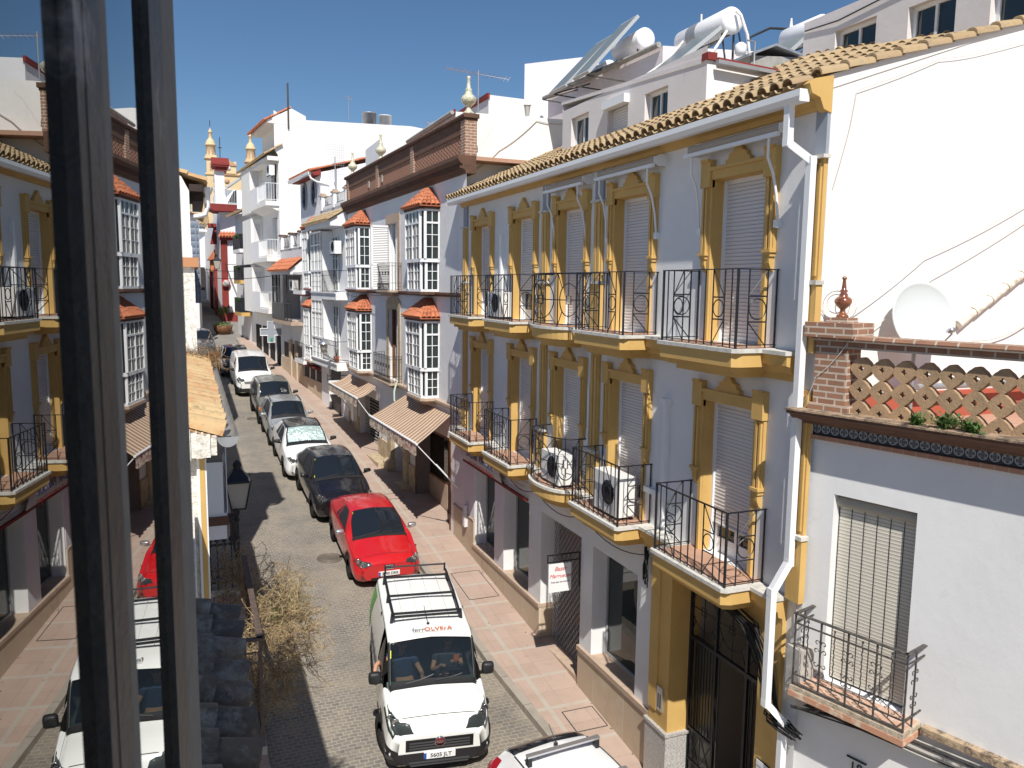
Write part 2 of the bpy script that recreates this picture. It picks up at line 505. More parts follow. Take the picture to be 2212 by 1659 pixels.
# ---------------------------------------------------------------- ground
def mat_cobbles():
    m, nt, b, out = nodes('granite_setts'); h = N(nt)
    tc = h.n('ShaderNodeTexCoord'); uv = tc.outputs['UV']; co = tc.outputs['Object']
    wob = h.n('ShaderNodeTexNoise', Scale=2.3, Detail=3.0); h.l(uv, wob.inputs['Vector'])
    sub = h.n('ShaderNodeVectorMath', _operation='SUBTRACT'); h.l(wob.outputs['Color'], sub.inputs[0]); sub.inputs[1].default_value = (.5, .5, .5)
    scl = h.n('ShaderNodeVectorMath', _operation='SCALE'); h.l(sub.outputs[0], scl.inputs[0]); scl.inputs['Scale'].default_value = .10
    add = h.n('ShaderNodeVectorMath', _operation='ADD'); h.l(uv, add.inputs[0]); h.l(scl.outputs[0], add.inputs[1])
    br = h.n('ShaderNodeTexBrick', Scale=1.0); br.offset = .5
    br.inputs['Color1'].default_value = (.27, .245, .215, 1); br.inputs['Color2'].default_value = (.19, .178, .165, 1)
    br.inputs['Mortar'].default_value = (.40, .35, .28, 1); br.inputs['Mortar Size'].default_value = .013; br.inputs['Mortar Smooth'].default_value = .35
    br.inputs['Brick Width'].default_value = .155; br.inputs['Row Height'].default_value = .092; br.inputs['Bias'].default_value = .1
    h.l(add.outputs[0], br.inputs['Vector'])
    # where the joints are silted over with sand, and dark oily stretches
    dust = h.ramp(h.noise(uv, .75, 6, .65), .40, .66)
    c = h.mix(h.math('MULTIPLY', dust, .75), br.outputs['Color'], (.37, .32, .25))
    dk = h.ramp(h.noise(uv, .55, 5, .6), .5, .68)
    c = h.mix(h.math('MULTIPLY', dk, .42), c, (.10, .098, .095))
    fine = h.ramp(h.noise(uv, 9, 5, .7), .3, .75)
    c = h.mix(.5, c, h.mix(fine, (.45, .45, .45), (1, 1, 1)), 'MULTIPLY')
    sp = h.n('ShaderNodeSeparateXYZ'); h.l(uv, sp.inputs[0])
    # wheel track worn smoother and greyer
    tr = h.math('ABSOLUTE', h.math('SUBTRACT', sp.outputs[0], 2.9))
    trf = h.ramp(h.math('ADD', tr, h.math('MULTIPLY', h.noise(uv, 1.5, 3, .5), .8)), .35, .95, (1, 1, 1), (0, 0, 0))
    c = h.mix(h.math('MULTIPLY', trf, .25), c, (.12, .12, .125))
    c = h.mix(h.math('MULTIPLY', h.ramp(h.noise(uv, 26, 4, .8), .62, .7), .4), c, (.05, .048, .045))
    h.l(c, b.inputs['Base Color']); b.inputs['Roughness'].default_value = .82; b.inputs['Specular IOR Level'].default_value = .35
    inv = h.math('SUBTRACT', 1.0, br.outputs['Fac'])
    hh = h.math('ADD', h.math('MULTIPLY', inv, h.math('SUBTRACT', 1.0, h.math('MULTIPLY', dust, .6))), h.math('MULTIPLY', h.noise(uv, 22, 4, .7), .7))
    h.bump(hh, .55, .012, b)
    return m


def mat_pave():
    """pink slabs in a grid of concrete bands; UV x = metres out from the wall, UV y = metres along"""
    m, nt, b, out = nodes('pink_slab_pavement'); h = N(nt)
    tc = h.n('ShaderNodeTexCoord'); uv = tc.outputs['UV']; sp = h.n('ShaderNodeSeparateXYZ'); h.l(uv, sp.inputs[0])
    u, v = sp.outputs[0], sp.outputs[1]
    jx = h.math('FRACT', h.math('DIVIDE', u, .56)); jy = h.math('FRACT', h.math('DIVIDE', v, .53))
    joint = h.math('MAXIMUM', h.math('LESS_THAN', jx, .02), h.math('LESS_THAN', jy, .022))
    by = h.math('LESS_THAN', h.math('FRACT', h.math('DIVIDE', v, 1.06)), .085)
    bx = h.math('LESS_THAN', h.math('ABSOLUTE', h.math('SUBTRACT', u, .88)), .045)
    band = h.math('MAXIMUM', by, bx)
    wn = h.n('ShaderNodeTexWhiteNoise', _noise_dimensions='2D')
    cx = h.n('ShaderNodeCombineXYZ'); h.l(h.math('FLOOR', h.math('DIVIDE', u, .56)), cx.inputs[0]); h.l(h.math('FLOOR', h.math('DIVIDE', v, .53)), cx.inputs[1]); h.l(cx.outputs[0], wn.inputs['Vector'])
    c = h.mix(wn.outputs['Value'], (.44, .33, .27), (.40, .295, .24))
    c = h.mix(h.math('MULTIPLY', joint, .5), c, (.24, .17, .14))
    c = h.mix(band, c, (.42, .375, .32))
    c = h.mix(h.math('MULTIPLY', h.ramp(h.noise(uv, 2.0, 6, .7), .48, .72), .45), c, (.30, .23, .18))
    c = h.mix(h.math('MULTIPLY', h.ramp(h.noise(uv, .7, 4, .6), .45, .7), .3), c, (.50, .38, .30))
    c = h.mix(h.math('MULTIPLY', h.ramp(h.noise(uv, 11, 2, .5), .70, .73), .8), c, (.07, .06, .05))
    h.l(c, b.inputs['Base Color']); b.inputs['Roughness'].default_value = .85
    h.bump(h.math('ADD', h.math('MULTIPLY', joint, -1.0), h.math('MULTIPLY', h.noise(uv, 40, 3, .6), .3)), .2, .01, b)
    return m


m_cob = mat_cobbles(); m_pave = mat_pave()
m_kerb = mat_brick('kerb_stone', (.36, .32, .27), (.30, .27, .23), (.2, .18, .15), 1.0, 3, .012, .2, (.1, .09, .08), .4, 0)
m_soil = mat('dusty_ground', (.33, .28, .22), .95, (.25, .21, .17), .3)
m_asph = mat('worn_paving', (.20, .19, .18), .9, (.27, .25, .22), .8, bump=.2)

# terrain: one wide sheet following the slope of the street, carrying on to the horizon
b = MB()
ys = [-400, -60, -10, 0, 20, 40, 60, 80, 100, 130, 220, 400, 900, 2500]
def tz(y):
    if y < -60: return gz(-60)
    if y > 130: return gz(100) + 9 * min(1, (y - 130) / 90.) + 3
    if y > 100: return gz(100) + (y - 100) * .1
    return gz(y)
b.grid([[(x, y, tz(y) - .06) for x in (-1500, -200, -30, 0, 30, 200, 1500)] for y in ys], smooth=False)
kind(b.build('ground', m_soil, keep=True), 'structure')

# street plan: (y, wall line x, kerb x)
PLAN = [(-6, 8.6, 7.6), (4, 7.85, 6.3), (7.5, 6.85, 5.95), (12.7, 6.85, 5.57), (14.7, 6.85, 5.43), (21.0, 6.85, 5.32), (24.5, 6.71, 5.12), (29.5, 6.5, 4.78), (34.6, 6.3, 4.42),
        (41.4, 5.58, 4.02), (48.5, 4.84, 3.55), (54, 4.26, 3.1), (60, 3.7, 2.9)]
def plan(y, k):
    for a, c in zip(PLAN, PLAN[1:]):
        if a[0] <= y <= c[0]:
            t = (y - a[0]) / (c[0] - a[0]); return a[k] + (c[k] - a[k]) * t
    return PLAN[-1][k] if y > PLAN[-1][0] else PLAN[0][k]

b = MB()
ysr = [-6 + i * 1.5 for i in range(74)]
for y0, y1 in zip(ysr, ysr[1:]):
    xr0, xr1 = plan(y0, 2) if y0 < 60 else 9, plan(y1, 2) if y1 < 60 else 9
    pts = [(-4, y0, gz(y0)), (xr0, y0, gz(y0)), (xr1, y1, gz(y1)), (-4, y1, gz(y1))]
    off0, off1 = 5.45 - plan(y0, 2), 5.45 - plan(y1, 2)
    b.face(pts, False, [(-4 + off0, y0), (xr0 + off0, y0), (xr1 + off1, y1), (-4 + off1, y1)])
kind(b.build('road', m_cob, keep=True), 'structure')

# asphalt square at the far end of the street
b = MB()
b.grid([[(x, y, gz(y) + .02) for x in (-4, 0, 9)] for y in (56.5, 60, 70, 80, 90, 100)], smooth=False)
kind(b.build('square', m_asph, keep=True), 'structure')

KH = .13
b = MB(); k = MB()
ysp = [-6, 0, 4, 5.5, 7.5, 9, 10.5, 12.7, 14.7, 16.5, 18.5, 21.0, 24.5, 27, 29.5, 32, 34.6, 38, 41.4, 45, 48.5, 51, 54, 57, 60]
for y0, y1 in zip(ysp, ysp[1:]):
    a0, a1 = plan(y0, 1) + .4, plan(y1, 1) + .4; c0, c1 = plan(y0, 2) + .16, plan(y1, 2) + .16
    b.face([(c0, y0, gz(y0) + KH), (a0, y0, gz(y0) + KH), (a1, y1, gz(y1) + KH), (c1, y1, gz(y1) + KH)], False,
           [(a0 - .4 - c0, y0), (-.4, y0), (-.4, y1), (a1 - .4 - c1, y1)])
    e0, e1 = c0 - .16, c1 - .16
    k.face([(e0, y0, gz(y0) + KH + .004), (c0 + .004, y0, gz(y0) + KH + .004), (c1 + .004, y1, gz(y1) + KH + .004), (e1, y1, gz(y1) + KH + .004)], False, [(y0, .1), (y0, .2), (y1, .2), (y1, .1)])
    k.face([(e0, y0, gz(y0) - .05), (e0, y0, gz(y0) + KH + .004), (e1, y1, gz(y1) + KH + .004), (e1, y1, gz(y1) - .05)], False, [(y0, 0), (y0, .1), (y1, .1), (y1, 0)])
kind(b.build('pavement', m_pave, keep=True), 'structure')
kind(k.build('kerb', m_kerb, keep=True), 'structure')
# left pavement, mostly in shade under the balconies
b = MB()
for y0, y1 in zip(ysp, ysp[1:]):
    b.face([(-1, y0, gz(y0) + .1), (.95, y0, gz(y0) + .1), (.95, y1, gz(y1) + .1), (-1, y1, gz(y1) + .1)], False, [(2, y0), (0, y0), (0, y1), (2, y1)])
    b.face([(.95, y0, gz(y0) - .05), (.95, y1, gz(y1) - .05), (.95, y1, gz(y1) + .1), (.95, y0, gz(y0) + .1)])
kind(b.build('pavement', m_pave, keep=True), 'structure')

# covers in the road and pavement
def disc(x, y, r, zoff, name, m, label, cat):
    b = MB(); pts = [(x + r * math.cos(t * PI / 12), y + r * math.sin(t * PI / 12)) for t in range(24)]
    b.face([(p[0], p[1], gz(p[1]) + zoff) for p in pts])
    b.face([(x + (p[0] - x) * .2 + .06, y + (p[1] - y) * .2, gz(y + (p[1] - y) * .2) + zoff + .004) for p in pts])
    for q in (.55, .8, .97):
        b.tube([(x + (p[0] - x) * q, y + (p[1] - y) * q, gz(y + (p[1] - y) * q) + zoff) for p in pts], .008, 4, closed=True)
    tag(b.build(name, m), label, cat)
m_cast = mat('cast_iron_cover', (.20, .17, .14), .6, (.14, .12, .10), 8, bump=.3, metal=.3)
disc(3.22, 20.9, .34, .008, 'manhole_cover', m_cast, 'round iron manhole cover in the setts beside the red hatchback', 'manhole cover')
disc(2.45, 36.6, .32, .008, 'manhole_cover', m_cast, 'round iron manhole cover in front of the far white delivery van', 'manhole cover')
def cover(x, y, w, l, label):
    b = MB()
    z = lambda yy: gz(yy) + KH + .004
    b.face([(x, y, z(y)), (x + w, y, z(y)), (x + w, y + l, z(y + l)), (x, y + l, z(y + l))], False, [(.1, y), (.1 + w, y), (.1 + w, y + l), (.1, y + l)])
    o = tag(b.build('pavement_cover', m_pave), label, 'pavement cover')
    LOC[o.name] = o.location.copy()
    f = MB()
    for a, c in (((x, y), (x + w, y)), ((x + w, y), (x + w, y + l)), ((x + w, y + l), (x, y + l)), ((x, y + l), (x, y))):
        f.bar((*a, z(a[1]) + .003), (*c, z(c[1]) + .003), .018, .006)
    f.build('cover_frame', m_iron_old, o)
cover(6.15, 11.95, .62, .62, 'square slab cover in the pavement before the bazaar door')
cover(5.95, 17.3, .75, 1.5, 'long concrete slab cover on the pavement by the red hatchback')
cover(5.6, 24.6, .6, .5, 'small square slab cover near the black awning shadow on the pavement')
b = MB(); b.box(3.05, 3.15, 58, 64, gz(58), gz(64) + .03)
# ---------------------------------------------------------------- building kit
def wall(b, u0, u1, z0, z1, holes=(), d=0.0, rev=.22, z0b=None):
    """front face with rectangular holes (u0,u1,z0,z1[,rev]) and their reveals"""
    us = sorted({u0, u1, *[h[0] for h in holes], *[h[1] for h in holes]}); zs = sorted({z0, z1, *[h[2] for h in holes], *[h[3] for h in holes]})
    us = [u for u in us if u0 <= u <= u1]; zs = [z for z in zs if z0 <= z <= z1]
    for a, c in zip(us, us[1:]):
        for e, f in zip(zs, zs[1:]):
            mu, mz = (a + c) / 2, (e + f) / 2
            if any(h[0] < mu < h[1] and h[2] < mz < h[3] for h in holes): continue
            b.face([(a, d, e), (c, d, e), (c, d, f), (a, d, f)])
    for h in holes:
        a, c, e, f = h[:4]; r = h[4] if len(h) > 4 else rev
        b.face([(a, d, e), (a, d - r, e), (a, d - r, f), (a, d, f)]); b.face([(c, d, e), (c, d, f), (c, d - r, f), (c, d - r, e)])
        b.face([(a, d, f), (a, d - r, f), (c, d - r, f), (c, d, f)]); b.face([(a, d, e), (c, d, e), (c, d - r, e), (a, d - r, e)])


def tiles(b, p0, p1, up, pitch=.22, course=.38, seg=6, jit=.0, flat=True, up0=None):
    """barrel tiled slope: p0->p1 along the eave, up = vector from eave to ridge"""
    p0, p1, up = Vector(p0), Vector(p1), Vector(up); upA = Vector(up0) if up0 else up; UPB = up
    L = (p1 - p0).length; n = max(2, round(L / pitch)); e = (p1 - p0) / n; w = e.length; en = e.normalized()
    H = up.length; m = max(1, round(H / course)); un = up.normalized(); nn = en.cross(un)
    if nn.z < 0: nn = -nn
    if flat:
        b.face([p0 + nn * .01, p1 + nn * .01, p1 + up + nn * .01, p0 + upA + nn * .01], False, [(.5, .5)] * 4)
    hl = H / m; rnd = random.Random(int(L * 1000) % 997)
    for i in range(n):
        if up0:
            up = upA.lerp(UPB, min(1, (i + .5) / n * 3.4)); un = up.normalized(); nn = en.cross(un); nn = nn if nn.z > 0 else -nn
        for k in range(m):
            j = (rnd.random() - .5) * jit; j2 = (rnd.random() - .5) * jit
            a = p0 + e * (i + .5) + un * (k * hl - .03) + en * j * .05
            c = a + un * (hl + .045)
            r0, r1 = w * .40 * (1 + j2 * .1), w * .33
            rows = []
            for q, r, lift in ((a, r0, .035 + j * .012), (c, r1, .018)):
                rows.append([q + en * (r * math.cos(t)) + nn * (r * .95 * math.sin(t) + lift) for t in [PI * s_ / seg for s_ in range(seg + 1)]])
            b0 = len(b.uv)
            b.grid(rows, True)
            for z in range(b0, len(b.uv)): b.uv[z] = (i * 1.0 + .5, k * 1.0 + .5)
            # clay thickness at the lower lip
            inner = [a + en * (r0 * .84 * math.cos(t)) + nn * (r0 * .95 * .82 * math.sin(t) + .035) for t in [PI * s_ / seg for s_ in range(seg + 1)]]
            b0 = len(b.uv); b.grid([inner, rows[0]], False)
            for z in range(b0, len(b.uv)): b.uv[z] = (i * 1.0 + .5, k * 1.0 + .5)
        # channel tile between covers (concave), only the lip course needs shape
        a = p0 + e * i - un * .06
        rows = [[q + en * (w * .36 * math.cos(t)) - nn * (w * .22 * math.sin(t) - .03) for t in [PI * s_ / 4 for s_ in range(5)]] for q in (a, a + un * min(.5, H))]
        b0 = len(b.uv); b.grid(rows, True)
        for z in range(b0, len(b.uv)): b.uv[z] = (i * 1.0 + .5, 77.5)


def glazed(F, par, u0, u1, z0, z1, d, cols=2, rows=1, fw=.05, bw=.022, glass=None, frame=None, name='window', muntin=None, curtain=True):
    """a casement: frame mesh + glass sub-part (+ curtain)"""
    g = glass or m_glass; fr_ = frame or m_pvc
    b = MB(F.M)
    b.box(u0, u0 + fw, d, d + .05, z0, z1); b.box(u1 - fw, u1, d, d + .05, z0, z1)
    b.box(u0 + fw, u1 - fw, d, d + .05, z1 - fw, z1); b.box(u0 + fw, u1 - fw, d, d + .05, z0, z0 + fw)
    for i in range(1, cols):
        u = u0 + (u1 - u0) * i / cols; b.box(u - bw, u + bw, d + .004, d + .054, z0 + fw, z1 - fw)
    if muntin:
        mc, mr = muntin
        for i in range(1, mc):
            u = u0 + (u1 - u0) * i / mc; b.box(u - .011, u + .011, d + .012, d + .04, z0 + fw, z1 - fw)
        for i in range(1, mr):
            z = z0 + (z1 - z0) * i / mr; b.box(u0 + fw, u1 - fw, d + .014, d + .042, z - .011, z + .011)
    o = b.build(name, fr_, par)
    b = MB(F.M); b.face([(u0 + fw / 2, d + .02, z0 + fw / 2), (u1 - fw / 2, d + .02, z0 + fw / 2), (u1 - fw / 2, d + .02, z1 - fw / 2), (u0 + fw / 2, d + .02, z1 - fw / 2)])
    b.build('pane', g, o)
    return o


# ---------------------------------------------------------------- the yellow-trimmed house
FY = Fr(6.85, 0, 0)
YH = thing('apartment_house', 'three-storey white house with ochre window surrounds, ten bow balconies and white gutter', 'house', (8.5, 14, gz(14)))
WINS = [(18.98, 1), (16.34, 2), (13.98, 3), (11.70, 4), (8.93, 5)]
FL = [(7.56, 9.80), (4.48, 6.72)]
OH = .56
holes = []
for u, k in WINS:
    for z0, z1 in FL: holes.append((u - OH, u + OH, z0, z1, .26))
gf = [(18.04, 19.5, 1.43, 3.5, .42), (15.87, 17.39, 1.43, 3.5, .42), (13.3, 15.2, -.5, 3.5, .42), (11.2, 12.82, 1.33, 3.48, .42), (8.02, 10.1, -.6, 3.9, .5)]
b = MB(FY.M); wall(b, 7.36, 21.0, -1, 10.5, holes + gf); b.build('wall', m_yhouse, YH)
# hidden body: gable towards the camera, rear and roof slab
b = MB()
gy = 7.5
GV = [(6.855, 10.60), (8.0, 11.08), (10.05, 11.73), (12.5, 12.5)]
b.face([(6.855, gy, -1), (20, gy, -1), (20, gy, 12.6), (12.5, gy, 12.5), (10.05, gy, 11.71), (8.0, gy, 11.06), (6.855, gy, 10.58)])
b.build('gable_wall', m_cream, YH)
b = MB(); b.face([(6.86, 21.0, -1), (20, 21.0, -1), (20, 21.0, 10.4), (6.86, 21.0, 10.4)]); b.face([(20, 7.5, -1), (20, 21, -1), (20, 21, 12.5), (20, 7.5, 12.5)]); b.build('rear_wall', m_cream, YH)
# yellow paint inside the reveals
for (z0, z1) in FL:
    for u, k in WINS:
        b = MB(FY.M)
        A, C = u - OH, u + OH
        b.box(C - .006, C, -.2, .012, z0, z1); b.box(A, A + .006, -.2, .012, z0, z1); b.box(A, C, -.2, .012, z1 - .006, z1)
        # surround: flat strips, stepped moulding, ears and finial
        for s_ in (-1, 1):
            e = u + s_ * OH; o = u + s_ * (OH + .20)
            b.box(e, u + s_ * (OH + .07), 0, .05, z0, z1)
            x0, x1 = sorted((u + s_ * (OH + .05), o))
            b.box(x0, x1, 0, .055, z1 - 1.0, z1 + .02); mid = (x0 + x1) / 2
            b.box(mid - .055, mid - .018, .05, .085, z1 - 1.0, z1 - .12); b.box(mid + .018, mid + .055, .05, .085, z1 - 1.0, z1 - .12)
            # corbel at the foot of the strip
            b.box(mid - .085, mid + .085, 0, .11, z1 - 1.04, z1 - 1.0); b.box(mid - .065, mid + .065, 0, .09, z1 - 1.09, z1 - 1.04)
            b.prism([(0, z1 - 1.09), (.085, z1 - 1.09), (.08, z1 - 1.17), (.045, z1 - 1.25), (.0, z1 - 1.28)], 0, mid - .045, mid + .045)
            # ear block
            ex0, ex1 = sorted((u + s_ * (OH + .0), u + s_ * (OH + .215)))
            b.box(ex0, ex1, 0, .10, z1 - .10, z1 + .27); b.box(ex0 + .02, ex1 - .02, .09, .125, z1 + .24, z1 + .285)
        b.box(A, C, 0, .07, z1, z1 + .16); b.box(A + .0, C - .0, .06, .10, z1 + .12, z1 + .165)
        pr = [(-.26, z1 + .15), (.26, z1 + .15), (.25, z1 + .22), (.20, z1 + .235), (.17, z1 + .30), (.11, z1 + .31), (.07, z1 + .36), (0, z1 + .42), (-.07, z1 + .36), (-.11, z1 + .31), (-.17, z1 + .30), (-.20, z1 + .235), (-.25, z1 + .22)]
        b.prism([(u + p[0], p[1]) for p in pr], 1, 0, .075)
        w = b.build('window', m_yellow, YH)
        # shutter: how far down it hangs (photo: several are raised a hand above the floor)
        low = {(0, 1): .62, (0, 2): .62, (0, 3): .0, (0, 4): .0, (0, 5): .0, (1, 1): .18, (1, 2): .22, (1, 3): .42, (1, 4): .52, (1, 5): .45}[(0 if z0 > 6 else 1, k)]
        s2 = MB(FY.M); s2.face([(A + .05, -.17, z0 + low), (C - .05, -.17, z0 + low), (C - .05, -.17, z1 - .02), (A + .05, -.17, z1 - .02)])
        s2.box(A + .05, C - .05, -.18, -.155, z0 + low - .04, z0 + low)
        s2.build('shutter', m_slats, w)
        f = MB(FY.M); f.box(A + .006, A + .05, -.19, -.14, z0, z1 - .006); f.box(C - .05, C - .006, -.19, -.14, z0, z1 - .006); f.box(A + .05, C - .05, -.19, -.15, z1 - .06, z1 - .006)
        f.build('shutter_guide', m_pvc, w)
        if low:
            g = MB(FY.M); g.face([(A, -.24, z0), (C, -.24, z0), (C, -.24, z1), (A, -.24, z1)]); g.build('pane', m_glass, w)
            g = MB(FY.M); g.box(A + .03, A + .12, -.235, -.2, z0, z1 - .1); g.box(C - .12, C - .03, -.235, -.2, z0, z1 - .1); g.box(u - .05, u + .05, -.235, -.2, z0, z1 - .1); g.box(A + .12, C - .12, -.235, -.205, z0, z0 + .22)
            g.build('door_frame', m_pvc, w)
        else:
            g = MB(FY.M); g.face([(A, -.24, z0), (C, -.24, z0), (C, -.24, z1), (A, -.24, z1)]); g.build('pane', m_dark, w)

# pilasters
for (u0, u1) in ((20.18, 20.48), (15.02, 15.32), (12.70, 13.0), (7.37, 7.55)):
    for (z0, z1) in ((7.56, 9.80), (4.48, 7.1)):
        b = MB(FY.M); m_ = (u0 + u1) / 2; hw = (u1 - u0) / 2
        b.box(u0, u1, 0, .05, z0 + .85, z1); b.box(m_ - hw * .72, m_ - hw * .12, .05, .075, z0 + .9, z1 - .05); b.box(m_ + hw * .12, m_ + hw * .72, .05, .075, z0 + .9, z1 - .05)
        b.box(u0 - .03, u1 + .03, 0, .09, z0, z0 + .80)
        b.build('pilaster', m_yellow, YH)
        c = MB(FY.M); c.box(u0 - .05, u1 + .05, 0, .12, z0 + .80, z0 + .85)
        c.build('pilaster_cap', m_ywhite, YH)
        c = None
        if z0 > 6:
            c = MB(FY.M)
            c.box(u0 - .05, u1 + .05, 0, .11, z1, z1 + .04)
        if z0 > 6:
            c.build('pilaster_cap', m_ywhite, YH)
            c = MB(FY.M); c.box(u0, u1, 0, .04, z1 + .04, 10.36); c.build('pilaster_panel', m_greyp, YH)
# cornice under the eave, gutter
b = MB(FY.M)
b.prism([(0, 10.36), (.06, 10.36), (.08, 10.42), (.14, 10.45), (.17, 10.52), (.27, 10.54), (.27, 10.62), (0, 10.62)], 0, 7.44, 20.6)
b.build('eave_cornice', m_yellow, YH)
b = MB()
b.prism([(6.52, 10.60), (6.56, 10.50), (6.68, 10.46), (6.74, 10.34), (6.86, 10.30), (6.86, 10.72), (6.6, 10.66)], 1, 7.36, 7.47)
b.build('cornice_end', m_yellow, YH)
b = MB(FY.M)
b.prism([(.28, 10.41), (.38, 10.41), (.42, 10.47), (.42, 10.545), (.405, 10.545), (.405, 10.475), (.37, 10.425), (.28, 10.425)], 0, 7.42, 20.75)
b.box(7.41, 7.42, .28, .42, 10.41, 10.545); b.box(20.75, 20.76, .28, .42, 10.41, 10.545)
g = b.build('gutter', m_pvc, YH)
b = MB(FY.M)
def sq(b, pts, w=.085):
    for p, q in zip(pts, pts[1:]): b.bar(p, q, w, w)
    for p in pts[1:-1]: b.box(p[0] - w * .52, p[0] + w * .52, p[1] - w * .52, p[1] + w * .52, p[2] - w * .55, p[2] + w * .55)
sq(b, [(7.66, .34, 10.42), (7.66, .34, 10.0), (7.47, .15, 9.78), (7.47, .15, 4.98), (7.50, .36, 4.62), (7.50, .36, 3.18), (7.44, .13, 2.92), (7.44, .13, -.2)])
b.build('downpipe', m_pvc, YH)
# roof
b = MB()
tiles(b, (6.50, 7.55, 10.60), (6.50, 20.95, 10.60), (4.2, 0, 1.90), .225, .40, 6, .6, up0=(4.2, 0, 1.22), flat=False)
b.build('roof', m_tileY, YH)
b = MB()
for i in range(14):
    x0 = 6.75 + i * .40; t = (x0 - 6.75) / .40
    def vz(x): return 10.74 + (x - 6.84) * .305
    rows = []
    for x, r in ((x0, .105), (x0 + .45, .085)):
        rows.append([(x, gy + .03 - r * math.cos(a), vz(x) + r * math.sin(a) + (.02 if x == x0 else -.005)) for a in [PI * q / 7 for q in range(8)]])
    b0 = len(b.uv); b.grid(rows, True)
    for z in range(b0, len(b.uv)): b.uv[z] = (i + .5, 3.5)
    inner = [(p[0], gy + .03 + (p[1] - gy - .03) * .8, vz(x0) + (p[2] - vz(x0)) * .75) for p in rows[0]]
    b0 = len(b.uv); b.grid([inner, rows[0]], False)
    for z in range(b0, len(b.uv)): b.uv[z] = (i + .5, 3.5)
b.build('verge_tiles', m_tileY, YH)
b = MB(); b.prism([(6.80, 10.56), (10.05, 11.70), (12.5, 12.46), (12.5, 12.58), (6.80, 10.72)], 1, gy - .012, gy + .16); b.build('verge_mortar', m_cream, YH)

# balconies -----------------------------------------------------
def circ_panel(b, P, a, c, z0, z1, t=.012):
    """panel between uprights at parameters a, c of path P(s): circle mid-height, rails above and below, diagonals"""
    w = c - a; zc = (z0 + z1) / 2; r = w / 2
    for z in (zc - r - .02, zc + r + .02): b.tube([P(a, z), P(c, z)], t * .8, 4)
    b.tube([P((a + c) / 2 + (r - .012) * math.cos(q), zc + (r - .012) * math.sin(q)) for q in [2 * PI * k / 20 for k in range(20)]], t * .75, 4, closed=True)
    return zc - r - .02, zc + r + .02


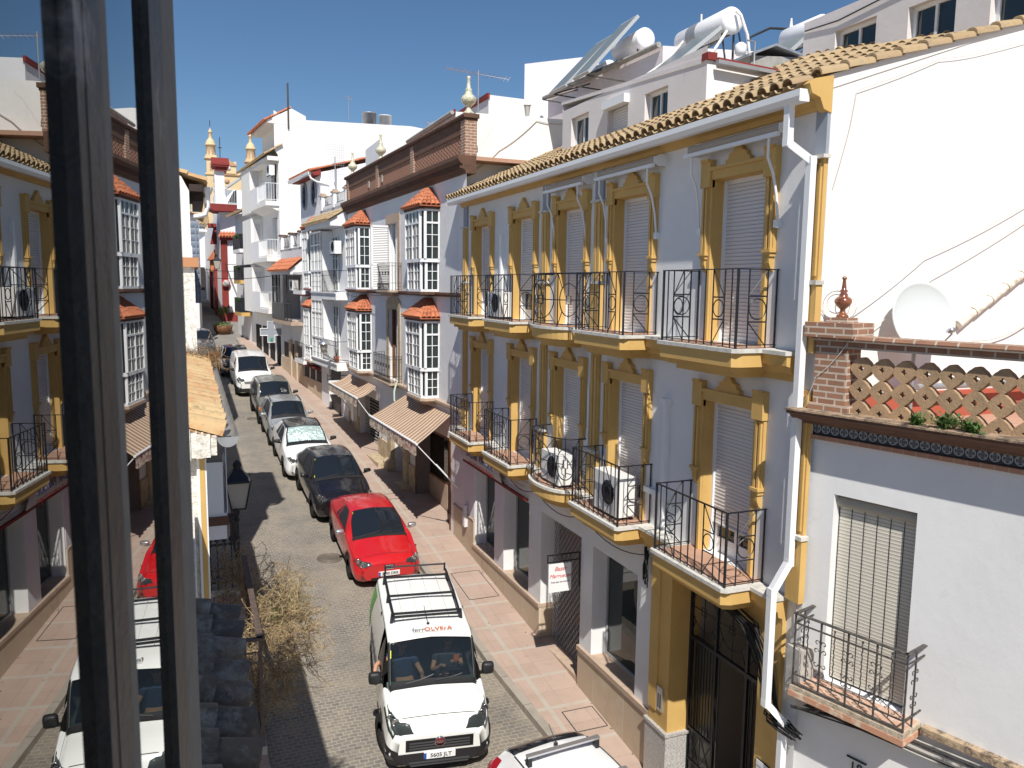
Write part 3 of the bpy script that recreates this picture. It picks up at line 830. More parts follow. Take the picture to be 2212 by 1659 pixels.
def balcony(F, par, u0, u1, zf, dep=.60, curved=False):
    L = u1 - u0; zr = zf + .985
    b = MB(F.M)
    if curved:
        def edge(q, off=0.0):  # q 0..1 along bow
            a = PI * q
            u = (u0 + u1) / 2 - (L / 2 + off) * math.cos(a) if True else 0
            return u, (dep + .05 + off) * math.sin(a) ** .55
        n = 16; Q = [i / n for i in range(n + 1)]
        for (z0, z1, off, st) in ((zf - .05, zf, .035, 0), (zf - .23, zf - .05, .0, 1), (zf - .31, zf - .23, -.09, 1), (zf - .38, zf - .31, -.17, 1)):
            poly = [(edge(q, off)[0], max(0, edge(q, off)[1])) for q in Q]
            bb = b if st else None
            if st: b.prism(poly, 2, z0, z1)
        slab = b.build('balcony', m_yellow, par)
        c = MB(F.M); c.prism([(edge(q, .035)[0], max(0, edge(q, .035)[1])) for q in Q], 2, zf - .05, zf); c.build('balcony_edge', m_ywhite, slab)
        c = MB(F.M); c.prism([(edge(q, -.06)[0], max(0, edge(q, -.06)[1])) for q in Q], 2, zf - .01, zf + .006); c.build('balcony_floor', m_clay, slab)
        r = MB(F.M)
        tot = PI * (L / 2 + dep) / 2 * 1.02
        P = lambda q, z: (edge(q, -.03)[0], max(0, edge(q, -.03)[1]), z)
        Qf = [i / 30 for i in range(31)]
        r.tube([P(q, zr) for q in Qf], .014, 4); r.tube([P(q, zf + .05) for q in Qf], .01, 4)
        ps = [0.03, .27, .73, .97]
        for q in ps: r.tube([P(q, zf), P(q, zr)], .013, 4)
        for a, c_ in ((.03, .27), (.27, .73), (.73, .97)):
            mq = (a + c_) / 2; zc = zf + .5; rq = (c_ - a) / 2 * .80
            rz = .36 if c_ - a > .3 else .30
            r.tube([P(mq + rq * math.cos(t), zc + rz * math.sin(t)) for t in [2 * PI * k / 28 for k in range(28)]], .011, 4, closed=True)
            sqz = .075; sqq = rq * sqz / rz
            r.tube([P(mq - sqq, zc - sqz), P(mq + sqq, zc - sqz), P(mq + sqq, zc + sqz), P(mq - sqq, zc + sqz)], .011, 4, closed=True)
            for s_ in (-1, 1):
                r.tube([P(mq, zc + s_ * sqz), P(mq, zc + s_ * .485)], .009, 4)
                r.tube([P(mq + s_ * sqq, zc), P(mq + s_ * (c_ - a) / 2, zc)], .009, 4)
                for t_ in (-1, 1):
                    r.tube([P(mq + s_ * rq * .72, zc + t_ * rz * .72), P(mq + s_ * (c_ - a) / 2, zc + t_ * .485)], .009, 4)
        r.build('railing', m_iron, slab)
        return slab
    for (z0, z1, off) in ((zf - .23, zf - .05, .0), (zf - .31, zf - .23, .09), (zf - .38, zf - .31, .17)):
        d = dep + .03 - off; c = .12
        b.prism([(u0 + off, 0), (u0 + off, d - c), (u0 + off + c * .5, d), (u1 - off - c * .5, d), (u1 - off, d - c), (u1 - off, 0)], 2, z0, z1)
    slab = b.build('balcony', m_yellow, par)
    c = MB(F.M); c.prism([(u0 - .03, 0), (u0 - .03, dep), (u0 + .02, dep + .06), (u1 - .02, dep + .06), (u1 + .03, dep), (u1 + .03, 0)], 2, zf - .05, zf); c.build('balcony_edge', m_ywhite, slab)
    c = MB(F.M); c.box(u0 + .07, u1 - .07, 0, dep - .05, zf - .01, zf + .006); c.build('balcony_floor', m_clay, slab)
    r = MB(F.M); dr = dep - .01; a0, a1 = u0 + .04, u1 - .04
    r.bar((a0, 0, zr), (a0, dr, zr), .03, .014); r.bar((a0 - .015, dr, zr), (a1 + .015, dr, zr), .03, .014); r.bar((a1, dr, zr), (a1, 0, zr), .03, .014)
    r.bar((a0, 0, zf + .045), (a0, dr, zf + .045), .012); r.bar((a0, dr, zf + .045), (a1, dr, zf + .045), .012); r.bar((a1, dr, zf + .045), (a1, 0, zf + .045), .012)
    for u in (a0, a1): r.bar((u, dr, zf), (u, dr, zr), .026)
    for u in (a0, a1): r.bar((u, .02, zf), (u, .02, zr), .018)
    W = a1 - a0; P = lambda q, z: (a0 + q, dr, z)
    pat = [.07, .155, .30, .40, .5, .60, .70, .845, .93]
    for q in pat: r.bar(P(q * W, zf + .01), P(q * W, zr), .013)
    for i, j, fl in ((.155, .30, 1), (.70, .845, -1)):
        lo, hi = circ_panel(r, P, i * W, j * W, zf, zr)
        A, B_ = (i * W, j * W) if fl > 0 else (j * W, i * W)
        r.tube([P(A, hi), P(B_, zr)], .009, 4); r.tube([P(A, lo), P(B_, zf + .03)], .009, 4)
    for u, S in ((a0, 1), (a1, -1)):
        Ps = lambda q, z, u=u: (u, q, z)
        for q in (.16, .44): r.bar(Ps(q, zf + .01), Ps(q, zr), .013)
        lo, hi = circ_panel(r, Ps, .16, .44, zf, zr)
        r.tube([Ps(.44, hi), Ps(.16, zr)], .009, 4); r.tube([Ps(.44, lo), Ps(.16, zf + .03)], .009, 4)
    r.build('railing', m_iron, slab)
    return slab


for zf in (7.56, 4.48):
    for u, k in WINS:
        wd = {1: .82, 2: .85, 3: .86, 4: .86, 5: .87}[k]
        balcony(FY, YH, u - wd, u + wd, zf, .62, curved=(k == 3))
    # string course tying them together
    b = MB(FY.M)
    b.prism([(0, zf - .38), (.06, zf - .38), (.07, zf - .30), (.13, zf - .28), (.15, zf - .2), (.22, zf - .18), (.22, zf - .055), (0, zf - .055)], 0, 7.62, 20.6)
    b.build('string_course', m_yellow, YH)
    c = MB(FY.M); c.box(7.60, 20.62, 0, .26, zf - .053, zf - .004); c.build('string_course_top', m_ywhite, YH)

# awnings rolled up over three upper windows
for u, w_ in ((13.98, .80), (11.70, .92), (8.93, .95)):
    b = MB(FY.M)
    b.tube([(u - w_, .17, 10.24), (u + w_, .17, 10.24)], .055, 10); o = b.build('awning', m_fabric_beige, YH)
    b = MB(FY.M); b.box(u - w_ - .04, u + w_ + .02, .22, .27, 10.13, 10.18)
    for s_ in (-1, 1): b.prism([(.0, 10.16), (.13, 10.15), (.22, 10.2), (.22, 10.28), (.12, 10.33), (.0, 10.32)], 0, u + s_ * (w_ + .015) - .012, u + s_ * (w_ + .015) + .012)
    b.build('awning_bar', m_pvc, o)
    for s_ in (-1, 1):
        b = MB(FY.M); uu = u + s_ * (w_ - .14)
        b.tube([(uu, .24, 10.13), (uu, .24, 9.9), (uu, .15, 9.72), (uu + s_ * .01, .09, 9.45), (uu + s_ * .02, .06, 9.15)], .018, 6)
        b.box(uu - .03, uu + .05, .0, .07, 9.06, 9.16)
        b.build('awning_arm', m_pvc, o)

# ground floor -----------------------------------------------------
def zfloor(u): return gz(u) + KH
b = MB(FY.M)
seg_ = [(15.87 - .65, 21.3), (10.66, 13.3)]
def clad(b, u0, u1, ztop, d0=0, d1=.03):
    b.face([(u0, d1, -1), (u1, d1, -1), (u1, d1, ztop), (u0, d1, ztop)]); b.face([(u0, d0 - .3, -1), (u0, d1, -1), (u0, d1, ztop), (u0, d0 - .3, ztop)]); b.face([(u1, d0 - .3, -1), (u1, d1, -1), (u1, d1, ztop), (u1, d0 - .3, ztop)])
    b.face([(u0, d0, ztop), (u1, d0, ztop), (u1, d1, ztop), (u0, d1, ztop)])
clad(b, 15.194, 19.55, 1.36); clad(b, 10.66, 13.306, 1.24); clad(b, 19.55, 21.3, 2.05)
b.build('stone_cladding', m_beige, YH)
b = MB(FY.M); b.box(15.18, 19.578, -.4, .06, 1.36, 1.436); b.box(10.66, 13.32, -.4, .06, 1.24, 1.336); b.box(19.58, 21.3, -.02, .045, 2.05, 2.09)
b.build('stone_sill', m_tanstone, YH)
b = MB(FY.M); b.box(19.56, 21.3, 0, .012, 2.094, 4.1); b.build('lavender_render', m_lav, YH)
b = MB(FY.M); b.box(17.40, 18.035, 0.0, .008, 1.44, 3.6); b.build('lavender_render', m_lav, YH)
# display windows with goods behind
random.seed(11)
def shopwin(u0, u1, z0, z1, seed, hue):
    b = MB(FY.M); fw = .05
    b.box(u0, u0 + fw, -.36, -.30, z0, z1); b.box(u1 - fw, u1, -.36, -.30, z0, z1); b.box(u0 + fw, u1 - fw, -.36, -.30, z0, z0 + fw); b.box(u0 + fw, u1 - fw, -.36, -.30, z1 - fw, z1)
    o = b.build('shop_window', m_alu, YH)
    g = MB(FY.M); g.face([(u0 + .02, -.33, z0 + .02), (u1 - .02, -.33, z0 + .02), (u1 - .02, -.33, z1 - .02), (u0 + .02, -.33, z1 - .02)]); g.build('pane', m_shopglass, o)
    r = MB(FY.M); r.box(u0 - .1, u1 + .1, -1.25, -1.2, z0 - .3, z1 + .2); r.box(u0 - .1, u1 + .1, -1.2, -.4, z1 + .1, z1 + .2); r.box(u0 - .12, u0 - .08, -1.2, -.4, z0 - .3, z1 + .1); r.box(u1 + .08, u1 + .12, -1.2, -.4, z0 - .3, z1 + .1); r.box(u0 - .1, u1 + .1, -1.2, -.42, z0 - .3, z0 - .02)
    r.build('display_back', m_room, o)
    rn = random.Random(seed)
    sh = MB(FY.M)
    for i in range(1, 5):
        z = z0 + (z1 - z0) * i / 5.2; sh.box(u0, u1, -1.1, -.5, z, z + .02)
    sh.build('shelf', m_alu, o)
    for mi, mm in enumerate(GOODS):
        q = MB(FY.M)
        for i in range(5):
            zb = z0 + (z1 - z0) * i / 5.2 + (.022 if i else 0)
            for _ in range(3):
                uu = rn.uniform(u0 + .08, u1 - .08); dd = rn.uniform(-1.0, -.58); r_ = rn.uniform(.03, .06); hh = rn.uniform(.1, .3)
                q.lathe([(0, 0), (r_, 0), (r_, hh * .7), (r_ * .5, hh * .85), (r_ * .45, hh), (0, hh)], (uu, dd, zb), 8)
        q.build('goods', mm, o)
GOODS = [mat('goods_%s' % n, c, .4) for n, c in (('orange', (.55, .18, .04)), ('green', (.28, .42, .10)), ('blue', (.08, .22, .42)), ('white', (.6, .6, .58)), ('brown', (.18, .10, .06)), ('purple', (.2, .08, .2)))]
shopwin(18.04, 19.5, 1.43, 3.5, 3, 0); shopwin(15.87, 17.39, 1.43, 3.5, 4, 0); shopwin(11.2, 12.82, 1.33, 3.48, 5, 0)
# bazaar doorway with scissor grille
b = MB(FY.M); b.box(13.3, 13.34, -3, -.42, -.5, 3.5); b.box(15.16, 15.2, -3, -.42, -.5, 3.5); b.box(13.34, 15.16, -3, -2.95, -.5, 3.5); b.box(13.34, 15.16, -2.95, -.42, 3.45, 3.5)
b.face([(13.34, -.44, zfloor(14) + .04), (15.16, -.44, zfloor(14) + .04), (15.16, -2.9, zfloor(14) + .04), (13.34, -2.9, zfloor(14) + .04)])
o = b.build('doorway', m_room, YH)
for mi, mm in enumerate(GOODS):
    q = MB(FY.M); rn = random.Random(20 + mi)
    for _ in range(7):
        uu, dd, zz = rn.uniform(13.4, 15.1), rn.uniform(-1.6, -.8), zfloor(14) + .05 + rn.choice([0, .35, .8, 1.3])
        q.box(uu, uu + rn.uniform(.08, .25), dd, dd + .1, zz, zz + rn.uniform(.1, .3))
    q.build('goods', mm, o)
b = MB(FY.M)
nn = 13; u0, u1 = 13.36, 15.14; zt = 3.45; zb = zfloor(14) + .05; dw = (u1 - u0) / nn; rows_ = int((zt - zb) / (dw * 1.15))
for i in range(nn):
    for j in range(rows_):
        a, c = u0 + i * dw, u0 + (i + 1) * dw; e = zb + (zt - zb) * j / rows_; f = zb + (zt - zb) * (j + 1) / rows_; m2 = (e + f) / 2
        b.bar((a, -.30, m2), ((a + c) / 2, -.30, f), .014, .008); b.bar(((a + c) / 2, -.30, f), (c, -.30, m2), .014, .008)
        b.bar((a, -.30, m2), ((a + c) / 2, -.30, e), .014, .008); b.bar(((a + c) / 2, -.30, e), (c, -.30, m2), .014, .008)
b.build('scissor_grille', m_alu, YH)
b = MB(FY.M); b.box(13.3, 15.2, -.42, .0, -.5, zfloor(14) + .06); b.build('door_step', m_tanstone, YH)
# ochre portal with granite foot and iron gate
b = MB(FY.M)
b.box(10.1, 10.64, 0, .06, -.6, 4.1); b.box(7.62, 8.02, 0, .06, -.6, 4.1); b.box(8.02, 10.1, 0, .06, 3.9, 4.1)
b.box(10.094, 10.1, -.5, .06, -.6, 3.9); b.box(8.02, 8.026, -.5, .06, -.6, 3.9); b.box(8.026, 10.094, -.5, .06, 3.894, 3.9)
b.box(10.40, 10.64, .06, .085, 1.5, 4.0)
b.build('portal', m_yellow, YH)
b = MB(FY.M); b.box(10.06, 10.68, -.45, .10, -.8, 1.22); b.build('granite_base', m_granite, YH)
b = MB(FY.M); b.box(10.04, 10.70, -.45, .12, 1.22, 1.27); b.build('granite_cap', m_granite, YH)
b = MB(FY.M); b.box(8.0, 8.02, -3.2, -.5, -.8, 3.9); b.box(10.1, 10.12, -3.2, -.5, -.8, 3.9); b.box(8.02, 10.1, -3.2, -3.18, -.8, 3.9); b.box(8.02, 10.1, -3.2, -.5, 3.9, 3.92); b.box(8.02, 10.1, -3.2, 0, zfloor(9) - .2, zfloor(9) + .02)
o = b.build('hallway', m_room, YH)
b = MB(FY.M); b.box(8.03, 10.09, -3.17, -3.14, 1.0, 1.12); b.build('dado_rail', m_wood, o)
b = MB(FY.M); dg = -.32; zg0 = zfloor(9) + .05
def ring(b, uc, zc, r, d, t=.01, n=24): b.tube([(uc + r * math.cos(2 * PI * k / n), d, zc + r * math.sin(2 * PI * k / n)) for k in range(n)], t, 4, closed=True)
for u in (8.04, 8.70, 9.42, 10.07): b.bar((u, dg, zg0), (u, dg, 3.87), .05)
b.bar((8.04, dg, 2.85), (10.07, dg, 2.85), .06); b.bar((8.04, dg, 3.86), (10.07, dg, 3.86), .04)
for a, c in ((8.04, 8.70), (8.70, 9.42), (9.42, 10.07)):
    m2 = (a + c) / 2; zc = 3.36
    ring(b, m2, zc, .31, dg, .009); b.bar((m2, dg, 2.85), (m2, dg, 3.86), .012); b.bar((a, dg, zc), (c, dg, zc), .012)
    b.tube([(m2 - .06, dg + .012, zc - .06), (m2 + .06, dg + .012, zc - .06), (m2 + .06, dg + .012, zc + .06), (m2 - .06, dg + .012, zc + .06)], .009, 4, closed=True)
    for s_ in (-1, 1):
        for t_ in (-1, 1): b.bar((m2 + s_ * .22, dg, zc + t_ * .22), (m2 + s_ * .33, dg, zc + t_ * .48), .011)
b.build('gate_transom', m_iron, YH)
for a, c in ((9.45, 10.04), (8.07, 8.67)):
    b = MB(FY.M)
    for i in range(8): uu = a + (c - a) * (i + .5) / 8; b.bar((uu, dg, 1.35), (uu, dg, 2.82), .016)
    b.bar((a, dg, zg0 + .06), (c, dg, zg0 + .06), .04); b.bar((a, dg, 1.35), (c, dg, 1.35), .04); b.bar((a, dg, zg0 + .62), (c, dg, zg0 + .62), .03)
    m2 = (a + c) / 2
    b.bar((a, dg, zg0 + .62), (m2, dg, 1.35), .012); b.bar((c, dg, zg0 + .62), (m2, dg, 1.35), .012); b.bar((a, dg, 1.35), (m2, dg, zg0 + .62), .012); b.bar((c, dg, 1.35), (m2, dg, zg0 + .62), .012)
    ring(b, m2, zg0 + .33, .22, dg, .01); b.bar((m2, dg, zg0), (m2, dg, 1.35), .012)
    b.build('gate_leaf', m_iron, YH)
b = MB(FY.M); b.box(9.44, 10.05, -.42, -.40, zg0, 2.85); b.build('reeded_glass', mat_glass('reeded_glass', (.10, .10, .08), .25), YH)
b = MB(FY.M); b.box(10.22, 10.38, .06, .085, 1.55, 1.95); q = b.build('intercom', m_silver, YH)
b = MB(FY.M)
for i in range(7):
    for j in range(2): b.box(10.255 + j * .06, 10.285 + j * .06, .085, .09, 1.60 + i * .035, 1.622 + i * .035)
b.build('button', m_black, q)


def text_mesh(s, size, M, m, name, parent=None, depth=.002, italic=0, align='CENTER', bold=0):
    cu = bpy.data.curves.new('txt', 'FONT'); cu.body = s; cu.size = size; cu.extrude = depth; cu.align_x = align; cu.align_y = 'CENTER'; cu.shear = italic
    cu.offset = bold; cu.resolution_u = 3
    o = bpy.data.objects.new('txt', cu); COL.objects.link(o)
    bpy.context.view_layer.update()
    me = bpy.data.meshes.new_from_object(o.evaluated_get(bpy.context.evaluated_depsgraph_get()))
    bpy.data.objects.remove(o)
    b = MB(M)
    for p in me.polygons: b.face([me.vertices[i].co for i in p.vertices])
    return b.build(name, m, parent)


def face_M(o, ux, uy):
    """matrix placing text: x along ux, y along uy, normal = ux x uy"""
    ux, uy = Vector(ux).normalized(), Vector(uy).normalized(); n = ux.cross(uy)
    return Matrix(((ux.x, uy.x, n.x, o[0]), (ux.y, uy.y, n.y, o[1]), (ux.z, uy.z, n.z, o[2]), (0, 0, 0, 1)))


# hanging sign of the bazaar (faces the camera)
S = thing('hanging_sign', 'white double-line sign with red script hanging from a black bracket over the bazaar door', 'sign', (6.55, 13.35, 2.55))
b = MB(); b.box(6.18, 6.66, 13.335, 13.365, 2.46, 3.02); b.build('sign_board', m_paper, S)
b = MB()
b.bar((6.84, 13.35, 2.5), (6.84, 13.35, 3.2), .022); b.bar((6.15, 13.35, 3.2), (6.84, 13.35, 3.2), .022); b.bar((6.15, 13.35, 3.06), (6.84, 13.35, 3.06), .018); b.bar((6.16, 13.35, 3.05), (6.16, 13.35, 3.2), .018)
for i in range(5): b.tube([(6.26 + i * .09, 13.35, 3.06), (6.3 + i * .09, 13.35, 3.13), (6.26 + i * .09, 13.35, 3.2)], .006, 4)
b.build('bracket', m_iron, S)
for s_, z, sz, mm in (('Bazar', 2.92, .115, m_signred), ('Marruecos', 2.78, .105, m_signred), ('Todo tipo de artículos', 2.66, .045, m_ink)):
    text_mesh(s_, sz, face_M((6.42, 13.33, z), (1, 0, 0), (0, 0, 1)), mm, 'lettering', S, .001, .4)
# curved banner over the first two shop windows
S = thing('shop_banner', 'sagging white banner with blue and red lettering above the first shop window', 'banner', (6.7, 19, 3.6))
b = MB(FY.M)
prof = [(.10, 4.05), (.16, 3.98), (.17, 3.85), (.13, 3.72), (.10, 3.62)]
b.grid([[(u, d, z) for d, z in prof] for u in (20.3, 19.6, 18.8, 18.0, 17.3)], True); b.build('banner_sheet', mat('banner_white', (.55, .54, .54), .7, (.45, .43, .43), 4), S)
text_mesh('BAZAR  PARQUE', .27, face_M((6.672, 18.75, 3.9), (0, -1, 0), (.0, 0, 1)), m_signblue, 'lettering', S, .001, .1, bold=.004)
text_mesh('TODO TIPO DE ARTICULOS A BAJO C', .115, face_M((6.72, 18.75, 3.68), (0, -1, 0), (.28, 0, 1)), m_signred, 'lettering', S, .001, bold=.002)
b = MB(FY.M); b.box(15.9, 20.3, .02, .09, 3.55, 3.60); b.build('rail', m_red, S)
b = MB(FY.M)
for k in range(3): b.tube([(15.8 + .15 * k, .08, 4.0 - k * .13), (16.6, .09, 3.98 - k * .13), (17.3, .08, 4.02 - k * .14)], .012, 5)
b.build('bracket', m_alu, S)
# plaque on the portal's near pier
S = thing('wall_plaque', 'small framed white plaque with two lines of italic writing on the ochre portal', 'plaque', (6.78, 7.82, 1.9))
b = MB(FY.M); b.box(7.70, 7.96, .06, .075, 1.86, 2.12); b.build('plaque_frame', m_ink, S)
b = MB(FY.M); b.box(7.71, 7.95, .075, .08, 1.87, 2.11); b.build('plaque_face', m_paper, S)
text_mesh('Doctor Eduardo', .032, face_M((6.768, 7.83, 2.03), (0, -1, 0), (0, 0, 1)), m_ink, 'lettering', S, .0005, .35)
text_mesh('Psicólogo', .03, face_M((6.768, 7.83, 1.96), (0, -1, 0), (0, 0, 1)), m_ink, 'lettering', S, .0005, .35)


# AC outdoor unit
def ac_unit(F, u, d, z, w=.80, h=.56, t=.30, along=True, label='', group=None, face='d'):
    S = thing('ac_unit', label, 'air conditioner', F.w(u, d, z), group)
    b = MB(F.M)
    if face == 'd': X = (u - w / 2, u + w / 2, d - t / 2, d + t / 2)
    else: X = (u - t / 2, u + t / 2, d - w / 2, d + w / 2)
    b.box(*X, z + .05, z + h); b.build('casing', m_wplastic, S)
    b = MB(F.M)
    if face == 'd':
        c = u - w * .12; dd = X[3] + .004
        b.lathe([(0, 0), (.21, 0), (.21, .008), (0, .008)], (c, dd, z + .05 + h / 2), 20, axis=1)
        for k in range(1, 5): b.tube([(c + .045 * k * math.cos(t_), dd + .012, z + .05 + h / 2 + .045 * k * math.sin(t_)) for t_ in [2 * PI * q / 16 for q in range(16)]], .004, 4, closed=True)
    else:
        for k in range(9): b.box(X[0] - .006, X[0], d - w * .42, d + w * .42, z + .1 + k * .05, z + .13 + k * .05)
    b.build('fan_grille', m_black, S)
    b = MB(F.M); b.box(X[0], X[1], X[2] + .02, X[2] + .06, z, z + .05); b.box(X[0], X[1], X[3] - .06, X[3] - .02, z, z + .05); b.build('foot', m_black, S)
    return S
ac_unit(FY, 13.78, .33, 4.49, .80, .62, .30, label='white air conditioner on the lower bow balcony with the big ring railing', face='d')
ac_unit(FY, 11.55, .32, 4.49, .85, .72, .32, label='taller white air conditioner on the lower balcony next to the portal balcony', face='d')
ac_unit(FY, 16.95, .34, 7.57, .8, .6, .3, label='dark-fronted air conditioner on the second upper balcony from the far end', face='d')
# white conduit boxes on the wall
b = MB(FY.M); b.box(10.42, 10.52, 0, .07, 4.55, 6.5); b.box(10.38, 10.56, 0, .1, 6.5, 6.6); b.build('conduit', m_pvc, YH)
b = MB(FY.M); b.box(10.5, 11.0, .0, .08, 5.0, 5.09); b.build('conduit', m_pvc, YH)
b = MB(FY.M); b.box(17.62, 17.72, 0, .07, 7.6, 9.5); b.build('conduit', m_pvc, YH)
b = MB(FY.M); b.box(13.02 + .0, 13.09, 0, .06, 4.6, 6.5); b.build('conduit', m_pvc, YH)


def cable(name, label, pts, r=.012, m=None, group=None, sag=0):
    P = []
    pts = [Vector(p) for p in pts]
    for a, c in zip(pts, pts[1:]):
        for k in range(8):
            t = k / 8; p = a.lerp(c, t); p.z -= sag * 4 * t * (1 - t); P.append(p)
    P.append(pts[-1])
    b = MB(); b.tube(P, r, 5)
    return tag(b.build(name, m or m_cable), label, 'cable', group)
cable('cable', 'thin dark cable drooping along the yellow-trimmed house above the bazaar door', [FY.w(20.5, .08, 4.0), FY.w(17.2, .1, 4.02), FY.w(15.3, .1, 3.95), FY.w(13.1, .1, 4.0), FY.w(10.7, .1, 4.02)], .009, sag=.22)
b = MB(); rn = random.Random(5)
for k in range(9):
    o_ = Vector((rn.uniform(-.02, .02), rn.uniform(-.03, .03), rn.uniform(-.04, .04)))
    pts = [FY.w(10.9, .05, 4.05), FY.w(10.75, .12, 3.95 - k * .02), FY.w(10.72, .13, 3.75 - k * .03), FY.w(10.8, .12, 3.6), FY.w(10.85, .1, 3.75), FY.w(10.82, .06, 4.0)]
    b.tube([p + o_ for p in pts], .011, 5)
tag(b.build('cable_coil', m_cable), 'coil of black cable hanging under the balcony at the ochre portal', 'cable')
b = MB()
for k in range(16):
    o_ = Vector((rn.uniform(-.06, .04), rn.uniform(-.07, .07), rn.uniform(-.05, .05)))
    pts = [FY.w(8.6, .15, 4.02), FY.w(8.1, .16, 3.9), FY.w(7.8, .15, 3.55), FY.w(7.68, .14, 3.1), FY.w(7.6, .14, 2.9), FY.w(7.2, .12, 2.85)]
    P = []
    for a, c in zip(pts, pts[1:]):
        for t in range(3): P.append(a.lerp(c, t / 3) + o_ * (1 + .5 * rn.random()))
    P.append(pts[-1] + o_)
    b.tube(P, .010, 5)
tag(b.build('cable_bundle', m_cable), 'thick bundle of black cables bending down beside the white downpipe at the portal', 'cable')
b = MB(FY.M); b.box(7.12, 7.34, .0, .22, 3.3, 4.0)
tag(b.build('junction_box', mat('faded_grey_box', (.50, .47, .43), .8, (.30, .28, .26), 6)), 'weathered grey cable box wrapped in plastic behind the white downpipe', 'cable box')
b = MB(FY.M); b.box(20.05, 20.2, .03, .12, 1.75, 2.35); tag(b.build('wall_vent', m_lav), 'lavender painted pipe cover on the stone plinth beside the first shop window', 'pipe cover')
# ---------------------------------------------------------------- white house 18 with the terrace
F18 = Fr(6.85, 7.5, 15.8)
H18 = thing('terrace_house', 'pale house number 18 with a brick terrace parapet and one scrollwork balcony', 'house', F18.w(-2.5, -2, gz(6)))
b = MB(F18.M); wall(b, -6, .0, -1.5, 6.56, [(-1.41, -.44, 3.59, 5.91, .22), (-1.5, -.62, -1.4, 2.35, .3)]); b.build('wall', m_yhouse, H18)
b = MB(F18.M); b.box(-6, .3, -8, -.35, 6.6, 6.68); b.build('terrace_floor', m_clay, H18)
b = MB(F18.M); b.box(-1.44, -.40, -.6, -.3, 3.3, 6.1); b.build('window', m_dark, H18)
b = MB(F18.M); b.box(-1.5, -.6, -.34, -.28, -1.4, 2.4); b.build('door', m_wood, H18)
m_mat = slat_mat('esparto_blind', (.66, .62, .53), .042, .9, (.16, .15, .14), depth=.2)
b = MB(F18.M); b.face([(-1.40, -.13, 3.62), (-.45, -.13, 3.62), (-.45, -.13, 5.75), (-1.40, -.13, 5.75)]); o = b.build('blind', m_mat, H18)
b = MB(F18.M)
for k in range(7):
    u = -1.38 + k * .155
    b.box(u - .003, u + .003, -.128, -.124, 3.62, 5.75)
b.build('blind_cord', m_ink, o)
b = MB(F18.M); b.tube([(-1.41, -.12, 5.82), (-.44, -.12, 5.82)], .07, 10); b.build('blind_roll', mat('blind_cloth', (.42, .39, .33), .9), o)
# cornice, tile frieze and brick course
b = MB(F18.M)
b.prism([(-.3, 6.72), (.10, 6.72), (.14, 6.76), (.2, 6.78), (.26, 6.83), (.33, 6.85), (.33, 6.885), (-.3, 6.885)], 0, -6, .05); b.build('cornice', m_cornice, H18)
b = MB(F18.M); b.box(-6, .06, -.3, .345, 6.885, 6.905); b.build('cornice_top', mat('lichened_brick_top', (.42, .30, .20), .95, (.12, .09, .07), 9, .42, .6, bump=.5), H18)


def mat_frieze():
    m, nt, b, out = nodes('azulejo_frieze'); h = N(nt)
    uv = h.n('ShaderNodeTexCoord').outputs['UV']; sp = h.n('ShaderNodeSeparateXYZ'); h.l(uv, sp.inputs[0])
    P = .115
    x = h.math('SUBTRACT', h.math('FRACT', h.math('DIVIDE', sp.outputs[0], P)), .5); y = h.math('DIVIDE', h.math('SUBTRACT', sp.outputs[1], 6.66), P)
    r = h.math('SQRT', h.math('ADD', h.math('MULTIPLY', x, x), h.math('MULTIPLY', y, y)))
    ring = h.math('LESS_THAN', h.math('ABSOLUTE', h.math('SUBTRACT', r, .40)), .05)
    ang = h.math('ARCTAN2', y, x)
    pet = h.math('LESS_THAN', h.math('ABSOLUTE', h.math('SUBTRACT', r, h.math('MULTIPLY', .3, h.math('ABSOLUTE', h.math('SINE', h.math('MULTIPLY', ang, 2.0)))))), .05)
    f = h.math('MAXIMUM', ring, pet)
    edge = h.math('GREATER_THAN', h.math('ABSOLUTE', y), .5)
    c = h.mix(f, (.04, .045, .06), (.40, .42, .44)); c = h.mix(edge, c, (.015, .016, .02))
    h.l(c, b.inputs['Base Color']); b.inputs['Roughness'].default_value = .3
    return m


b = MB(F18.M); b.box(-6, -.02, 0, .012, 6.585, 6.72); b.build('tile_frieze', mat_frieze(), H18)
b = MB(F18.M); b.box(-6, 0, 0, .05, 6.535, 6.585); b.build('brick_course', mat_brick('terracotta_course', (.50, .27, .17), (.44, .22, .14), (.5, .36, .26), .13, .2, .006, .2), H18)
# parapet: pier, coping, pierced blocks
b = MB(F18.M); b.box(-.56, -.16, -.17, .12, 6.97, 7.72); b.box(-.62, -.12, -.20, .16, 6.905, 6.985); p = b.build('brick_pier', m_brick, H18)
b = MB(F18.M); b.box(-.60, -.12, -.2, .15, 7.72, 7.76); b.box(-.66, -.06, -.24, .21, 7.76, 7.93); b.box(-.53, -.27, -.12, .12, 7.93, 7.985); b.build('pier_cap', m_brick, p)
b = MB(F18.M)
b.box(-6, -.56, -.1, .12, 7.64, 7.72); b.prism([(-.13, 7.72), (.16, 7.72), (.17, 7.75), (.15, 7.785), (-.12, 7.785)], 0, -6, -.58); b.build('coping', m_brick, H18)
